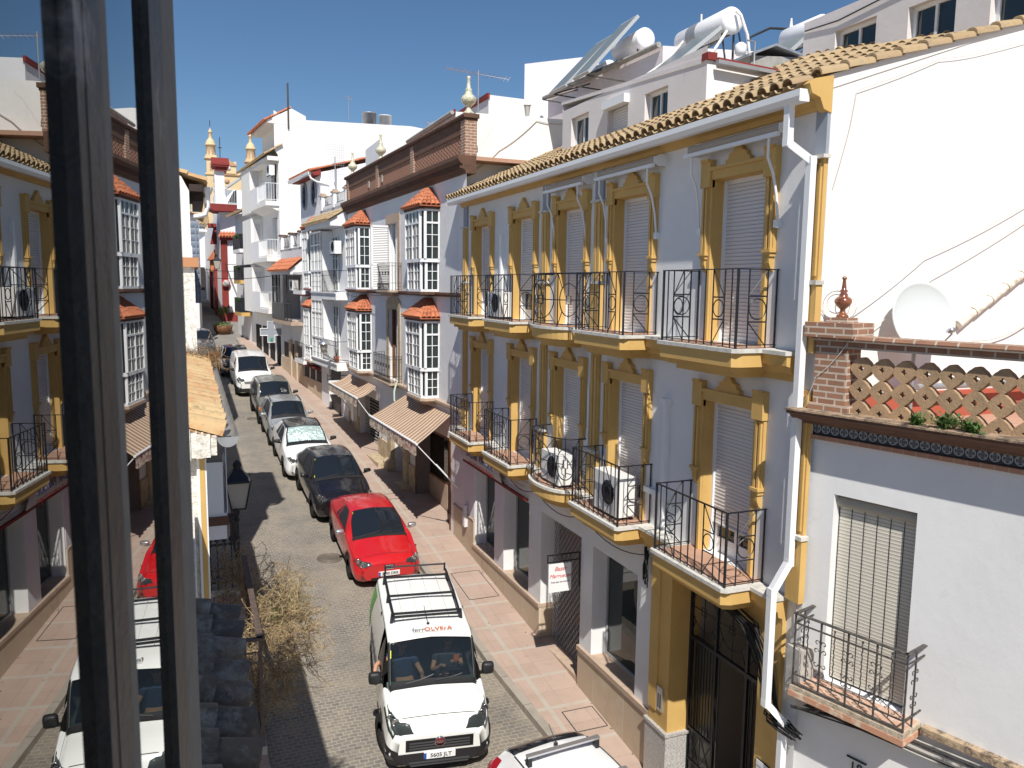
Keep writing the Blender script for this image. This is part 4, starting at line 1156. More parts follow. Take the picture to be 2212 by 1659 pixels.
# quatrefoil blocks as one pierced screen
b = MB(F18.M); P = .245; d0, d1 = -.05, .05
def qf(cu, cz):
    n = 40; out_, inn = [], []
    for k in range(n):
        a = 2 * PI * k / n
        oct_ = 1 / max(abs(math.cos(a)) / .1215, abs(math.sin(a)) / .1215, abs(math.cos(a - PI / 4)) / .106, abs(math.sin(a - PI / 4)) / .106)
        r = oct_ * (1 + .025 * math.cos(8 * a)) * .995
        out_.append((cu + r * math.cos(a), cz + r * math.sin(a)))
        ri = .020 + .014 * abs(math.cos(2 * a)); inn.append((cu + ri * math.cos(a), cz + ri * math.sin(a)))
    for k in range(n):
        j = (k + 1) % n
        for d, fl in ((d1, 0), (d0, 1)):
            b.face([(out_[k][0], d, out_[k][1]), (out_[j][0], d, out_[j][1]), (inn[j][0], d, inn[j][1]), (inn[k][0], d, inn[k][1])])
        b.face([(out_[k][0], d0, out_[k][1]), (out_[j][0], d0, out_[j][1]), (out_[j][0], d1, out_[j][1]), (out_[k][0], d1, out_[k][1])])
        b.face([(inn[k][0], d0, inn[k][1]), (inn[j][0], d0, inn[j][1]), (inn[j][0], d1, inn[j][1]), (inn[k][0], d1, inn[k][1])])
for i in range(22):
    for j in range(4): 
        cz = 6.905 + .03 + j * .245
        if cz < 7.66: qf(-.69 - i * .2435, cz)
b.build('pierced_screen', m_ceramic, H18)
# terrace balcony rail
zb, zt = 3.60, 4.48
b = MB(F18.M); b.box(-1.63, -.24, 0, .42, 3.46, 3.53); o = b.build('balcony', mat('peeling_terracotta', (.52, .27, .17), .9, (.62, .5, .38), 7, .5, .6), H18)
b = MB(F18.M); b.box(-1.62, -.25, 0, .41, 3.53, 3.59); b.build('balcony_edge', mat('chipped_render', (.52, .45, .34), .95, (.34, .27, .2), 9, .45, .6, bump=.6), o)
b = MB(F18.M); b.box(-1.6, -.27, 0, .38, 3.59, 3.6); b.build('balcony_floor', mat_brick('floor_tile', (.56, .36, .26), (.52, .32, .22), (.6, .5, .42), .2, .2, .006, .1, off=0), o)
b = MB(F18.M); dr = .38; A, C = -1.60, -.27
b.bar((A, 0, zt), (A, dr + .02, zt), .045, .015); b.bar((C, 0, zt), (C, dr + .02, zt), .045, .015); b.bar((A, dr, zt), (C, dr, zt), .045, .015)
for z in (zt - .115, zb + .13): 
    b.bar((A, 0, z), (A, dr, z), .016); b.bar((C, 0, z), (C, dr, z), .016); b.bar((A, dr, z), (C, dr, z), .016)
b.bar((A, dr, zb + .02), (C, dr, zb + .02), .03, .012)
def scroll(b, c, sx, sz, P):
    pts = []
    for k in range(12):
        a = k / 11 * 1.6 * PI; r = .036 * (1 - k / 16)
        pts.append(P(c[0] + sx * (.012 + .05 - r * math.cos(a) * .9 - .01), c[1] + sz * (.05 + r * math.sin(a))))
    b.tube(pts, .0065, 4)
def motif(b, u, P):
    zc = (zb + zt) / 2 + .0
    for sx in (-1, 1):
        for sz in (-1, 1):
            scroll(b, (u, zc + sz * .03), sx, sz, P); scroll(b, (u - sx * .01, zc + sz * .13), sx, sz, P)
n = 8; W = C - A; Pf = lambda u, z: (u, dr, z)
for i in range(n + 1):
    u = A + W * i / n
    if i % 2 == 0:
        b.bar((u, dr, zb), (u, dr, zt), .018)
        if 0 < i < n or True: motif(b, u, Pf) if 0 < i < n else None
    else:
        rows = []
        b.tube([(u + .004 * math.cos(k * 1.3), dr + .004 * math.sin(k * 1.3), zb + .1 + k * .02) for k in range(int((zt - zb - .16) / .02))], .007, 4)
        b.lathe([(0, 0), (.014, .01), (.014, .03), (0, .04)], (u, dr, zt - .075), 6)
for u in (A, C):
    Ps = lambda q, z, u=u: (u, q, z)
    b.bar((u, .19, zb), (u, .19, zt), .016); motif(b, .19, Ps)
b.build('railing', m_iron_old, o)
# ledge running on from the balcony with a bunch of cables under it
b = MB(F18.M); b.box(-6, -1.66, 0, .10, 3.52, 3.60); b.build('ledge', mat('mossy_ledge', (.48, .36, .24), .95, (.15, .11, .08), 10, .45, .6, bump=.8), H18)
b = MB(F18.M); rn = random.Random(3)
for k in range(14):
    d, z = rn.uniform(.03, .12), rn.uniform(3.30, 3.48)
    b.tube([(-5.5, d, z + .02), (-4, d, z - .03 + rn.uniform(-.03, .03)), (-2.6, d, z), (-1.7, d, z - .04), (-1.0, d - .0, z - .06), (-.1, d, 3.2 + rn.uniform(-.1, .1))], .011, 4)
tag(b.build('cable_bundle', mat('dusty_cable', (.06, .06, .06), .7, (.40, .38, .35), 2.5, .5, .6)), 'bundle of dusty cables running under the ledge of the scrollwork balcony', 'cable')
text_mesh('18', .17, face_M(F18.w(-.93, .012, 2.70), -F18.u, (0, 0, 1)), m_ink, 'house_number', H18, .004)
b = MB(F18.M); b.box(-1.05, -.81, 0, .02, 2.80, 2.815); b.build('number_bar', m_ink, H18)
# glazed vase on the pier
def finial(x, y, z, h, m, label, name='finial'):
    b = MB(); k = h / .5
    b.lathe([(0, 0), (.075, 0), (.07, .03), (.05, .045), (.035, .07), (.03, .10), (.045, .115), (.085, .15), (.105, .19), (.10, .22), (.075, .25), (.05, .262), (.055, .28), (.035, .30), (.05, .325), (.03, .345), (.025, .40), (.018, .455), (.03, .475), (.025, .495), (0, .505)][0:0] or
            [(r * k, q * k) for r, q in [(0, 0), (.075, 0), (.07, .03), (.05, .045), (.035, .07), (.03, .10), (.045, .115), (.085, .15), (.105, .19), (.10, .22), (.075, .25), (.05, .262), (.055, .28), (.035, .30), (.05, .325), (.03, .345), (.025, .40), (.018, .455), (.03, .475), (.025, .495), (0, .505)]], (x, y, z), 20)
    return tag(b.build(name, m), label, 'finial')
q = F18.w(-.40, 0, 7.985)
finial(q.x, q.y, q.z, .47, m_copper, 'shiny brown glazed finial on the brick pier of the terrace')
b = MB(F18.M)
for k, r_ in enumerate((.13, .17, .11)):
    b.tube([(-.40 + .14 * math.sin(k) + r_ * math.cos(t), -.06, 8.10 + .02 * k + r_ * math.sin(t)) for t in [PI * 2 * i / 16 for i in range(17)]], .005, 4)
tag(b.build('cable', m_wcable), 'loops of pale wire hung around the brown glazed finial', 'cable')
# plants rooted in the cornice
def weed(x, y, z, n, L, m, label, name='weed', w=.035, seed=1, droop=.5):
    rn = random.Random(seed); S = thing(name, label, 'plant', (x, y, z)); st = MB(); lf = MB()
    for i in range(n):
        a = rn.uniform(0, 2 * PI); el = rn.uniform(.2, 1.3); l = L * rn.uniform(.5, 1); v = Vector((math.cos(a) * math.cos(el), math.sin(a) * math.cos(el), math.sin(el)))
        p = Vector((x + rn.uniform(-.03, .03), y + rn.uniform(-.03, .03), z)); pts = [p]
        for k in range(4): p = p + v * (l / 4); v.z -= droop * .15; pts.append(p.copy())
        st.tube(pts, .004, 4)
        for k in range(1, 5):
            for _ in range(5):
                c = pts[k] + Vector([rn.uniform(-.03, .03) for _ in range(3)]); d = Vector([rn.uniform(-1, 1), rn.uniform(-1, 1), rn.uniform(-.3, 1)]).normalized(); s_ = d.cross(Vector((0, 0, 1))).normalized() * w * .4
                lf.face([c, c + d * w + s_, c + d * w * 2.0, c + d * w - s_])
    st.build('stem', m, S); lf.build('foliage', m, S); return S
for u, n_, l_, s_ in ((-1.42, 8, .09, 1), (-1.72, 10, .17, 2), (-1.95, 10, .16, 3)):
    q = F18.w(u, .2, 6.91); weed(q.x, q.y, q.z, n_, l_, m_leaf, {1: 'small green weed rooted in the cornice of the terrace, farthest of three', 2: 'leafy green fig seedling in the middle of the terrace cornice', 3: 'leafy green seedling on the terrace cornice, nearest the camera'}[s_], 'cornice_plant', .034, s_)
# satellite dish
S = thing('satellite_dish', 'large pale round satellite dish behind the brown finial on the terrace', 'satellite dish', (8.35, 7.3, 6.68))
Md = Matrix.Translation((8.30, 7.18, 7.97)) @ Matrix.Rotation(R(-8), 4, 'Z') @ Matrix.Rotation(R(-14), 4, 'X')
b = MB(Md); b.lathe([(0, .06), (.12, .055), (.25, .035), (.36, .01), (.42, -.015), (.445, -.03), (.455, -.02), (.44, .0), (.36, .03), (.2, .065), (0, .075)], (0, 0, 0), 36, axis=1); b.build('reflector', m_dish, S)
b = MB(Md); b.tube([(0, .05, -.3), (0, -.25, -.36), (0, -.42, -.27)], .012, 6); b.lathe([(0, 0), (.03, 0), (.035, .06), (.02, .1), (0, .1)], (0, -.45, -.23), 12, axis=1); b.build('receiver_arm', m_silver, S)
b = MB(); b.tube([(8.33, 7.3, 6.68), (8.33, 7.3, 7.9)], .025, 8); b.build('mast', m_greysteel, S)
# lichened tile verge and cables against the gable
b = MB()
for i in range(6):
    a, c = Vector((9.25 + i * .28, 7.48, 7.87 + i * .165)), Vector((9.25 + (i + 1) * .28 + .04, 7.48, 7.87 + (i + 1) * .165 + .02))
    b.tube([a, c], .075, 8, r2=.06)
tag(b.build('tile_flashing', mat('limewashed_tile', (.80, .76, .66), .95, (.42, .38, .28), 9, .5, .7, bump=.6)), 'slanting whitewashed tile course on the gable wall above the terrace', 'roof tiles')
b = MB(); b.box(6.9, 12, 7.38, 7.46, 6.68, 7.02); tag(b.build('red_skirting', mat('red_waterproofing', (.42, .10, .06), .8)), 'red painted skirting at the foot of the gable wall behind the pierced parapet', 'skirting')
b = MB(); b.tube([(8.3, 7.2, 7.12), (12, 7.2, 7.12)], .04, 8); tag(b.build('pipe', m_greysteel), 'grey pipe lying on the terrace behind the pierced parapet', 'pipe')
cable('cable', 'pale cable hanging slack across the big gable wall from the roof edge to the parapet', [(10.6, 7.44, 9.6), (8.6, 7.44, 8.75), (7.2, 7.40, 7.95), F18.w(-.56, .14, 7.7), F18.w(-.2, .14, 7.3), F18.w(-.02, .1, 6.95)], .005, m_wcable, sag=.04)
cable('cable', 'second pale cable crossing the gable wall just right of the first', [(10.7, 7.44, 9.45), (8.75, 7.44, 8.5), (7.6, 7.42, 7.75)], .005, m_wcable, sag=.03)
cable('cable', 'pale wire stapled beneath the roof edge of the gable wall', [(7.05, 7.47, 9.5), (7.25, 7.47, 10.2), (7.32, 7.47, 10.62), (8.6, 7.47, 11.12), (9.4, 7.47, 11.30), (10.8, 7.47, 11.75)], .004, m_wcable, sag=.015)
cable('cable', 'black cable curving down the wall at the right of the dish', [(10.9, 7.44, 8.1), (10.2, 7.44, 7.75), (9.5, 7.44, 7.66)], .008, m_wcable, sag=.03)
cable('cable', 'white wire running down the edge between the ochre pilaster and the pale house', [F18.w(-.02, .03, 6.5), F18.w(-.05, .04, 5.5), F18.w(-.03, .03, 4.6), F18.w(-.1, .06, 4.1)], .006, m_wcable, sag=0)

# ---------------------------------------------------------------- penthouses on the roof (their own building volumes)
PH = thing('penthouse', 'white rooftop storey with three small windows and a red-edged side wall', 'penthouse', (9.5, 13.5, 11))
FP = Fr(8.0, 0, 0)
hw = [(15.66, 16.5, 11.32, 12.01), (14.0, 14.82, 11.32, 11.95), (12.6, 13.38, 11.3, 11.88)]
b = MB(FP.M); wall(b, 11.45, 16.95, 10.4, 12.25, hw, rev=.16); b.build('front_wall', m_rose, PH)
b = MB()
b.face([(8.0, 11.45, 10.4), (11.6, 11.45, 10.4), (11.6, 11.45, 11.86), (8.0, 11.45, 12.02)])
b.face([(8.0, 11.45, 12.02), (11.6, 11.45, 11.86), (12.5, 16.95, 12.2), (8.0, 16.95, 12.42)])
b.face([(8.0, 16.95, 10.4), (12.5, 16.95, 10.4), (12.5, 16.95, 12.2), (8.0, 16.95, 12.42)]); b.build('side_wall', m_white2, PH)
b = MB(); b.prism([(11.44, 12.0), (11.62, 12.0), (17, 12.40), (17, 12.46), (11.44, 12.08)], 0, 7.985, 8.12); b.build('parapet', m_rose, PH)
b = MB(); b.box(7.98, 8.16, 11.40, 11.58, 12.02, 12.14); b.prism([(8.16, 12.02), (11.7, 11.85), (11.7, 11.89), (8.16, 12.06)], 1, 11.36, 11.6); b.build('red_coping', m_red, PH)
b = MB(); b.prism([(8.1, 11.94), (11.6, 11.78), (11.6, 11.84), (8.1, 12.0)], 1, 11.27, 11.36); b.build('gutter', m_greysteel, PH)
glazed(FP, PH, hw[0][0], hw[0][1], hw[0][2], hw[0][3], -.16, 2, fw=.06, frame=m_pvc)
glazed(FP, PH, hw[2][0], hw[2][1], hw[2][2], hw[2][3], -.16, 2, fw=.06, frame=m_pvc)
b = MB(FP.M); b.face([(14.0, -.12, 11.32), (14.82, -.12, 11.32), (14.82, -.12, 11.95), (14.0, -.12, 11.95)]); o = b.build('window', m_slats, PH)
b = MB(FP.M); b.box(13.96, 14.88, -.05, .12, 11.86, 12.02); b.build('shutter_box', m_pvc, o)
PH2 = thing('penthouse', 'higher rose-stained rooftop storey with three windows above the tiled gable edge', 'penthouse', (12, 9.5, 11))
FP2 = Fr(10.3, 0, 0)
hw = [(10.2, 11.08, 11.95, 12.65), (8.75, 9.58, 11.9, 12.58), (7.3, 8.2, 11.85, 12.55)]
b = MB(FP2.M); wall(b, 4.5, 11.85, 10.4, 13.0, hw, rev=.16); b.build('front_wall', m_rose, PH2)
b = MB(); b.face([(10.3, 11.85, 10), (15, 11.85, 10), (15, 11.85, 13), (10.3, 11.85, 13)]); b.face([(10.3, 4.5, 13), (15, 4.5, 13), (15, 11.85, 13), (10.3, 11.85, 13)]); b.face([(15, 4.5, 10), (15, 11.85, 10), (15, 11.85, 13), (15, 4.5, 13)]); b.build('side_wall', m_rose, PH2)
for h_ in hw: glazed(FP2, PH2, *h_, -.16, 2, fw=.06)
b = MB(); b.tube([(10.28, 11.8, 12.85), (10.27, 11, 12.80), (10.27, 10.2, 12.86), (10.27, 9.2, 12.93), (10.27, 8, 12.99)], .012, 5); tag(b.build('cable', m_cable), 'dark cable sagging along the top of the higher rooftop storey', 'cable')

# party wall and volumes of the house behind (y > 21)
PW = thing('party_wall', 'bright white stained party wall rising above the far end of the tiled roof', 'wall', (8.6, 21.1, 10.5))
b = MB(); b.prism([(6.9, 10.3), (12, 10.3), (12, 13.02), (7.32, 12.93), (7.32, 11.78), (6.9, 11.72)], 1, 21.0, 21.25); b.build('render', mat_plaster('stained_white_render', (.84, .83, .80), 1.0, warm=(.50, .47, .42)), PW)
cable('cable', 'grey wire drooping diagonally over the stained white party wall', [(7.1, 20.97, 11.3), (8.0, 20.97, 12.0), (9.1, 20.97, 12.88), (10.2, 20.97, 12.9)], .012, m_wcable, sag=.06)


def volume(name, label, pts, z0, z1, m, group=None, top=None, cat='house'):
    """plain building volume: plan polygon with flat or per-corner top heights"""
    b = MB(); n = len(pts); zt = z1 if isinstance(z1, (list, tuple)) else [z1] * n
    for i in range(n):
        j = (i + 1) % n
        b.face([(*pts[i], z0), (*pts[j], z0), (*pts[j], zt[j]), (*pts[i], zt[i])])
    b.face([(*pts[i], zt[i]) for i in range(n)])
    return b


S = thing('roof_house', 'white rooftop rooms with a tall stair tower, long grey gutter and wall lantern', 'house', (11, 24, 12))
b = volume('', '', [(8.6, 23.5), (14, 23.5), (14, 27), (8.6, 27)], 11, [14.05, 13.95, 13.95, 14.05], m_white2); b.build('low_room', m_white2, S)
b = volume('', '', [(10.6, 25.5), (12.0, 24.0), (16.5, 26.5), (14, 30)], 12, 15.65, m_rose); b.build('stair_tower', mat_plaster('lilac_white', (.78, .74, .76), .1), S)
b = volume('', '', [(10.35, 23.0), (10.6, 16.98), (15, 17.0), (15, 23.5)], 11, [14.0, 14.0, 14.3, 14.3], m_rose); b.build('sloped_room', mat_plaster('rosy_shade_wall', (.76, .71, .73), .1), S)
b = MB(); b.tube([(10.25, 23.1, 14.02), (10.5, 17.0, 14.02)], .07, 8); b.build('gutter', m_concrete, S)
b = MB(); b.box(8.55, 8.62, 23.45, 27, 13.95, 14.1); b.build('red_trim', m_red, S)
# ---------------------------------------------------------------- house with brown brick parapet and glazed bays
FB = Fr(6.85, 21.02, 2.3)
BH = thing('bay_window_house', 'pale two-storey house with a brown brick parapet, four tile-capped glazed bays and striped awnings', 'house', FB.w(6.8, -3, gz(28)))
dr_ = [(5.85, 7.08, 8.11, 10.42, .25), (5.85, 7.08, 4.95, 7.45, .25)]
gfh = [(.64, 3.88, -1, 3.9, 1.2), (5.06, 6.43, -1, 3.6, .6), (8.6, 11.78, -1, 3.9, .5), (12.6, 13.2, 1.5, 3.8, .3)]
b = MB(FB.M); wall(b, -.6, 13.6, -1, 11.3, dr_ + gfh); b.build('wall', m_bhouse, BH)
b = MB(FB.M)
b.prism([(-.25, 11.24), (.04, 11.24), (.06, 11.32), (.14, 11.36), (.14, 11.48), (.20, 11.50), (.26, 11.60), (.26, 11.70), (-.25, 11.70)], 0, -.65, 13.7)
for i in range(118): b.box(-.6 + i * .12, -.6 + i * .12 + .055, .14, .185, 11.37, 11.48)
b.build('cornice', m_cornice, BH)


def mat_pattern():
    m, nt, b, out = nodes('patterned_brick_panel'); h = N(nt)
    tc = h.n('ShaderNodeTexCoord'); uv = h.map(tc.outputs['UV'], (8.5, 8.5, 1))
    sp = h.n('ShaderNodeSeparateXYZ'); h.l(uv, sp.inputs[0])
    w = h.math('MULTIPLY', h.math('SINE', h.math('MULTIPLY', sp.outputs[0], 6.28)), h.math('SINE', h.math('ADD', h.math('MULTIPLY', sp.outputs[1], 6.28), h.math('MULTIPLY', h.math('SINE', h.math('MULTIPLY', sp.outputs[0], 3.14)), 1.4))))
    f = h.ramp(w, .25, .6)
    c = h.mix(f, (.44, .23, .15), (.25, .12, .08))
    h.l(c, b.inputs['Base Color']); b.inputs['Roughness'].default_value = .9; h.bump(w, .9, .03, b)
    return m


b = MB(FB.M); b.box(-.6, 13.55, -.25, 0, 11.7, 12.62); o = b.build('parapet', mat_pattern(), BH)
b = MB(FB.M); b.box(-.62, 13.57, -.3, .04, 12.60, 12.66); b.prism([(-.33, 12.66), (.10, 12.66), (.12, 12.72), (.10, 12.77), (-.33, 12.77)], 0, -.66, 13.6); b.box(-.6, 13.55, 0, .035, 12.28, 12.6); b.build('coping', m_cornice, BH)
for u in (13.25, 8.42, 4.12, -.45):
    b = MB(FB.M); b.box(u - .16, u + .16, -.28, .06, 11.7, 12.6); b.build('parapet_pier', m_brick, BH)
b = MB(FB.M)
for u in (7.9, 9.8): b.box(u - .12, u + .06, .0, .03, 11.95, 12.2)
b.build('patched_brick', m_concrete, BH)
b = MB(FB.M); b.box(-.6, 13.6, -10, -.25, 11.6, 11.7); b.build('roof', m_clay, BH)
b = MB(FB.M); b.box(13.55, 13.6, -10, 0, -1, 11.7); b.build('side_wall', m_white2, BH)
for u, lab in ((12.9, 'painted ceramic finial at the far end of the brown brick parapet'), (8.42, 'painted ceramic finial on the middle pier of the brown brick parapet'), (-.45, 'large painted ceramic finial at the near corner of the brown brick parapet')):
    q = FB.w(u, -.1, 12.77); finial(q.x, q.y, q.z, .95 if u > 0 else .98, m_vase, lab)
# ledges
for z0, z1, mm in ((7.98, 8.10, m_cornice), (4.80, 4.93, m_tanstone)):
    b = MB(FB.M); b.prism([(0, z0), (.08, z0), (.09, z0 + .05), (.14, z0 + .06), (.14, z1), (0, z1)], 0, -.5, 13.6); b.build('ledge', mm, BH)


def bay(F, par, u0, u1, dep, zb, zm, zt, zapex, muntins=True, capm=None, lowglass=m_curtain, trim=m_cornice, lowgreen=False, ratio=.12):
    """glazed bay: plan with chamfered corners; upper sash, lower panel, tile cap"""
    c = ratio
    def ringp(ins, z):
        d = dep - ins * .7; a0, a1 = u0 + ins, u1 - ins
        return [(a1, 0, z), (a1, d - c, z), (a1 - c, d, z), (a0 + c, d, z), (a0, d - c, z), (a0, 0, z)]
    b = MB(F.M)
    root = None
    # white skeleton: plates and posts
    def plate(z0, z1, ins, m_, b_):
        p = [(q[0], q[1]) for q in ringp(ins, 0)]; b_.prism(p, 2, z0, z1)
    plate(zt - .03, zt + .03, 0, 0, b); plate(zm - .05, zm + .05, 0, 0, b); plate(zb - .02, zb + .05, .05, 0, b)
    ztr = zt - .36
    G = MB(F.M); G2 = MB(F.M)
    for (za, zc, ins) in ((zm + .05, zt - .03, .0), (zb + .05, zm - .05, .07)):
        R_ = ringp(ins, 0)
        for i, (p, q) in enumerate(zip(R_, R_[1:])):
            P, Q = Vector(p), Vector(q); L = (Q - P).length; t = (Q - P) / L; n = t.cross(Vector((0, 0, 1)))
            if n.y < 0 or (abs(n.y) < .01 and n.x * (P.x - (u0 + u1) / 2) < 0): n = -n
            def at(s, z, off): v = P + t * s + n * off; return (v.x, v.y, z)
            for s_ in (.0, L): b.bar(at(s_, za, -.01), at(s_, zc, -.01), .065)
            glass = G
            g0, g1 = .03, L - .03
            if L > .2:
                nm = 4 if L > .8 else 2
                nrow = 3
                hi = zc
                if ins == 0:
                    b.bar(at(0, ztr, 0), at(L, ztr, 0), .05)
                    for k in range(1, nm): b.bar(at(L * k / nm, ztr, 0), at(L * k / nm, zc, 0), .018)
                    hi = ztr
                for k in range(1, nm): b.bar(at(L * k / nm, za, 0), at(L * k / nm, hi, 0), .05 if (k == nm // 2 and L > .8) else .02)
                for k in range(1, nrow): b.bar(at(0, za + (hi - za) * k / nrow, .002), at(L, za + (hi - za) * k / nrow, .002), .018)
            tgt = G2 if (ins > 0 and lowgreen and i == 0) else G
            tgt.face([at(g0, za, -.02), at(g1, za, -.02), at(g1, zc, -.02), at(g0, zc, -.02)])
    w = b.build('bay_window', m_pvc, par)
    G.build('pane', m_glass, w)
    if G2.v: G2.build('frosted_pane', m_green, w)
    # curtain inside
    b = MB(F.M)
    # eaves board and hipped tiles
    e = MB(F.M); p = [(q[0], q[1]) for q in ringp(-.06, 0)]; e.prism(p, 2, zt + .03, zt + .12); e.build('bay_eave', trim, w)
    t = MB(F.M); o = .14
    A0, A1, D = u0 - o, u1 + o, dep + o; z = zt + .12; ap = zapex; mu = (u0 + u1) / 2
    def slope(p0, p1, q0, q1, n):
        # tiles between eave p0-p1 and ridge q0-q1
        p0, p1, q0, q1 = map(Vector, (p0, p1, q0, q1))
        for i in range(n):
            a, c_ = p0.lerp(p1, (i + .5) / n), q0.lerp(q1, (i + .5) / n)
            up = c_ - a; e_ = (p1 - p0) / n; en = e_.normalized(); nn = en.cross(up).normalized()
            if nn.z < 0: nn = -nn
            m_ = max(2, round(up.length / .22))
            for k in range(m_):
                s0, s1 = k / m_, (k + 1.15) / m_
                r0 = e_.length * .46 * (1 - .55 * s0 * (1 if (q1 - q0).length < .5 else 0)); r1 = r0 * .8
                A_, B_ = a + up * s0, a + up * min(s1, 1)
                rows = [[c0 + en * (r * math.cos(th)) + nn * (r * .8 * math.sin(th) + l) for th in [PI * j / 6 for j in range(7)]] for c0, r, l in ((A_, r0, .025), (B_, r1, .01))]
                b0 = len(t.uv); t.grid(rows, True)
                for zz in range(b0, len(t.uv)): t.uv[zz] = (i + .5, k + .5)
        b0 = len(t.uv); t.face([p0, p1, q1, q0]); 
    apex = (mu, 0.02, ap); w_ = (u1 - u0) * .12
    slope((A1, 0, z), (A1, D - .1, z), (mu + w_, 0.02, ap), (mu + w_, .12, ap), 4)
    slope((A1, D - .1, z), (A0, D - .1, z), (mu + w_, .10, ap), (mu - w_, .10, ap), 9)
    slope((A0, D - .1, z), (A0, 0, z), (mu - w_, .12, ap), (mu - w_, .02, ap), 4)
    t.prism([(A0, 0), (A0, D - .06), (A1, D - .06), (A1, 0)], 2, z - .02, z)
    t.build('bay_roof', capm or m_tileO, w)
    # hipped filler so the cap is solid
    s = MB(F.M); plate_ = [(q[0], q[1]) for q in ringp(-.0, 0)]
    s.prism(plate_, 2, zb - .10, zb - .02); s.build('bay_base', m_tanstone if zb < 6 else trim, w)
    if zb < 6:
        s = MB(F.M); p = [(q[0], q[1]) for q in ringp(.12, 0)]; s.prism(p, 2, zb - .17, zb - .10); p = [(q[0], q[1]) for q in ringp(.25, 0)]; s.prism(p, 2, zb - .24, zb - .17); s.build('bay_corbel', m_tanstone, w)
    # dim room and net curtain behind the glass
    c_ = MB(F.M); c_.box(u0 + .25, u1 - .25, .12, .13, zb + .08, zt - .1); c_.build('curtain', m_curtain, w)
    return w


bay(FB, BH, 1.62, 3.28, .55, 8.13, 9.02, 10.46, 11.15, lowgreen=False)
bay(FB, BH, 9.75, 11.55, .55, 8.13, 9.0, 10.46, 11.15, lowgreen=True)
bay(FB, BH, 1.62, 3.28, .55, 4.98, 5.82, 7.22, 7.90, lowgreen=True)
bay(FB, BH, 9.65, 11.4, .55, 4.98, 5.73, 7.2, 7.88, lowgreen=True)
# curtains pale behind bays handled above; balcony doors
for zf, ztop in ((8.11, 10.42), (4.95, 7.45)):
    b = MB(FB.M); b.box(5.60, 5.85, 0, .04, zf - .1, ztop + .3); b.box(7.08, 7.33, 0, .04, zf - .1, ztop + .3); b.box(5.85, 7.08, 0, .04, ztop, ztop + .3)
    if zf < 6:
        b.prism([(5.62, ztop + .28), (7.31, ztop + .28), (7.0, ztop + .4), (5.9, ztop + .4)], 1, 0, .05)
    o = b.build('door_surround', m_tanstone if zf > 6 else m_sandstone, BH)
    b = MB(FB.M); b.box(5.9, 6.46, -.14, -.10, zf + .02, ztop - .02)
    b.build('door_leaf', m_louvre, o)
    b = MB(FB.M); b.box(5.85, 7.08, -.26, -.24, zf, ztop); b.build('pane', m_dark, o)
    b = MB(FB.M); b.box(6.5, 6.56, -.2, -.1, zf, ztop); b.box(7.0, 7.06, -.2, -.1, zf, ztop); b.build('door_frame', m_wood if zf < 6 else m_pvc, o)
    if zf > 6:
        b = MB(FB.M)
        b.box(7.08, 7.14, .0, .62, zf + .03, ztop - .06); l = b.build('open_shutter', m_louvre, o)
        b = MB(FB.M)
        for z in (zf + .03, zf + .85, ztop - .12): b.box(7.07, 7.15, 0, .63, z, z + .07)
        b.box(7.07, 7.15, .57, .635, zf + .03, ztop - .05); b.build('shutter_frame', m_pvc, l)
    # balcony
    zr = zf + .92; A, C, dr = 5.47, 7.75, .42
    b = MB(FB.M); b.prism([(A, 0), (A, dr + .02), (A + .1, dr + .05), (C - .1, dr + .05), (C, dr + .02), (C, 0)], 2, zf - .06, zf); b.box(A + .2, C - .2, 0, dr - .1, zf - .14, zf - .06); b.box(A + .4, C - .4, 0, dr - .2, zf - .2, zf - .14)
    o = b.build('balcony', m_tanstone, BH)
    b = MB(FB.M); W = C - A - .08; a0 = A + .04
    path = [(a0, 0), (a0, dr), (a0 + W, dr), (a0 + W, 0)]
    for z, t in ((zr, .022), (zf + .25, .012), (zf + .04, .014), (zr - .1, .01)):
        for p, q in zip(path, path[1:]): b.bar((*p, z), (*q, z), t, .012)
    n = 18
    for i in range(n + 1):
        u = a0 + W * i / n; b.bar((u, dr, zf), (u, dr, zr), .012)
        if i % 3 == 1: b.lathe([(0, 0), (.028, .03), (.012, .07), (.03, .11), (0, .15)], (u, dr, zf + .5), 6)
        if i < n: b.tube([(u + W / n / 2 + .045 * math.cos(k * PI / 4), dr, zf + .145 + .085 * math.sin(k * PI / 4)) for k in range(8)], .006, 4, closed=True)
    for u in (a0, a0 + W):
        for q in (.0, .1, .2, .3): b.bar((u, q + .02, zf), (u, q + .02, zr), .012)
    b.build('railing', m_iron, o)
# hanging pale cloth / cable on the lower balcony
b = MB(FB.M); b.tube([(5.46, .2, 5.0), (5.42, .3, 4.7), (5.36, .32, 4.4), (5.3, .2, 4.2), (5.25, .1, 4.0)], .035, 6)
tag(b.build('plastic_wrap', mat('pale_green_plastic', (.5, .58, .5), .6)), 'strip of pale green plastic dangling from the lower balcony beside the big awning', 'plastic strip')


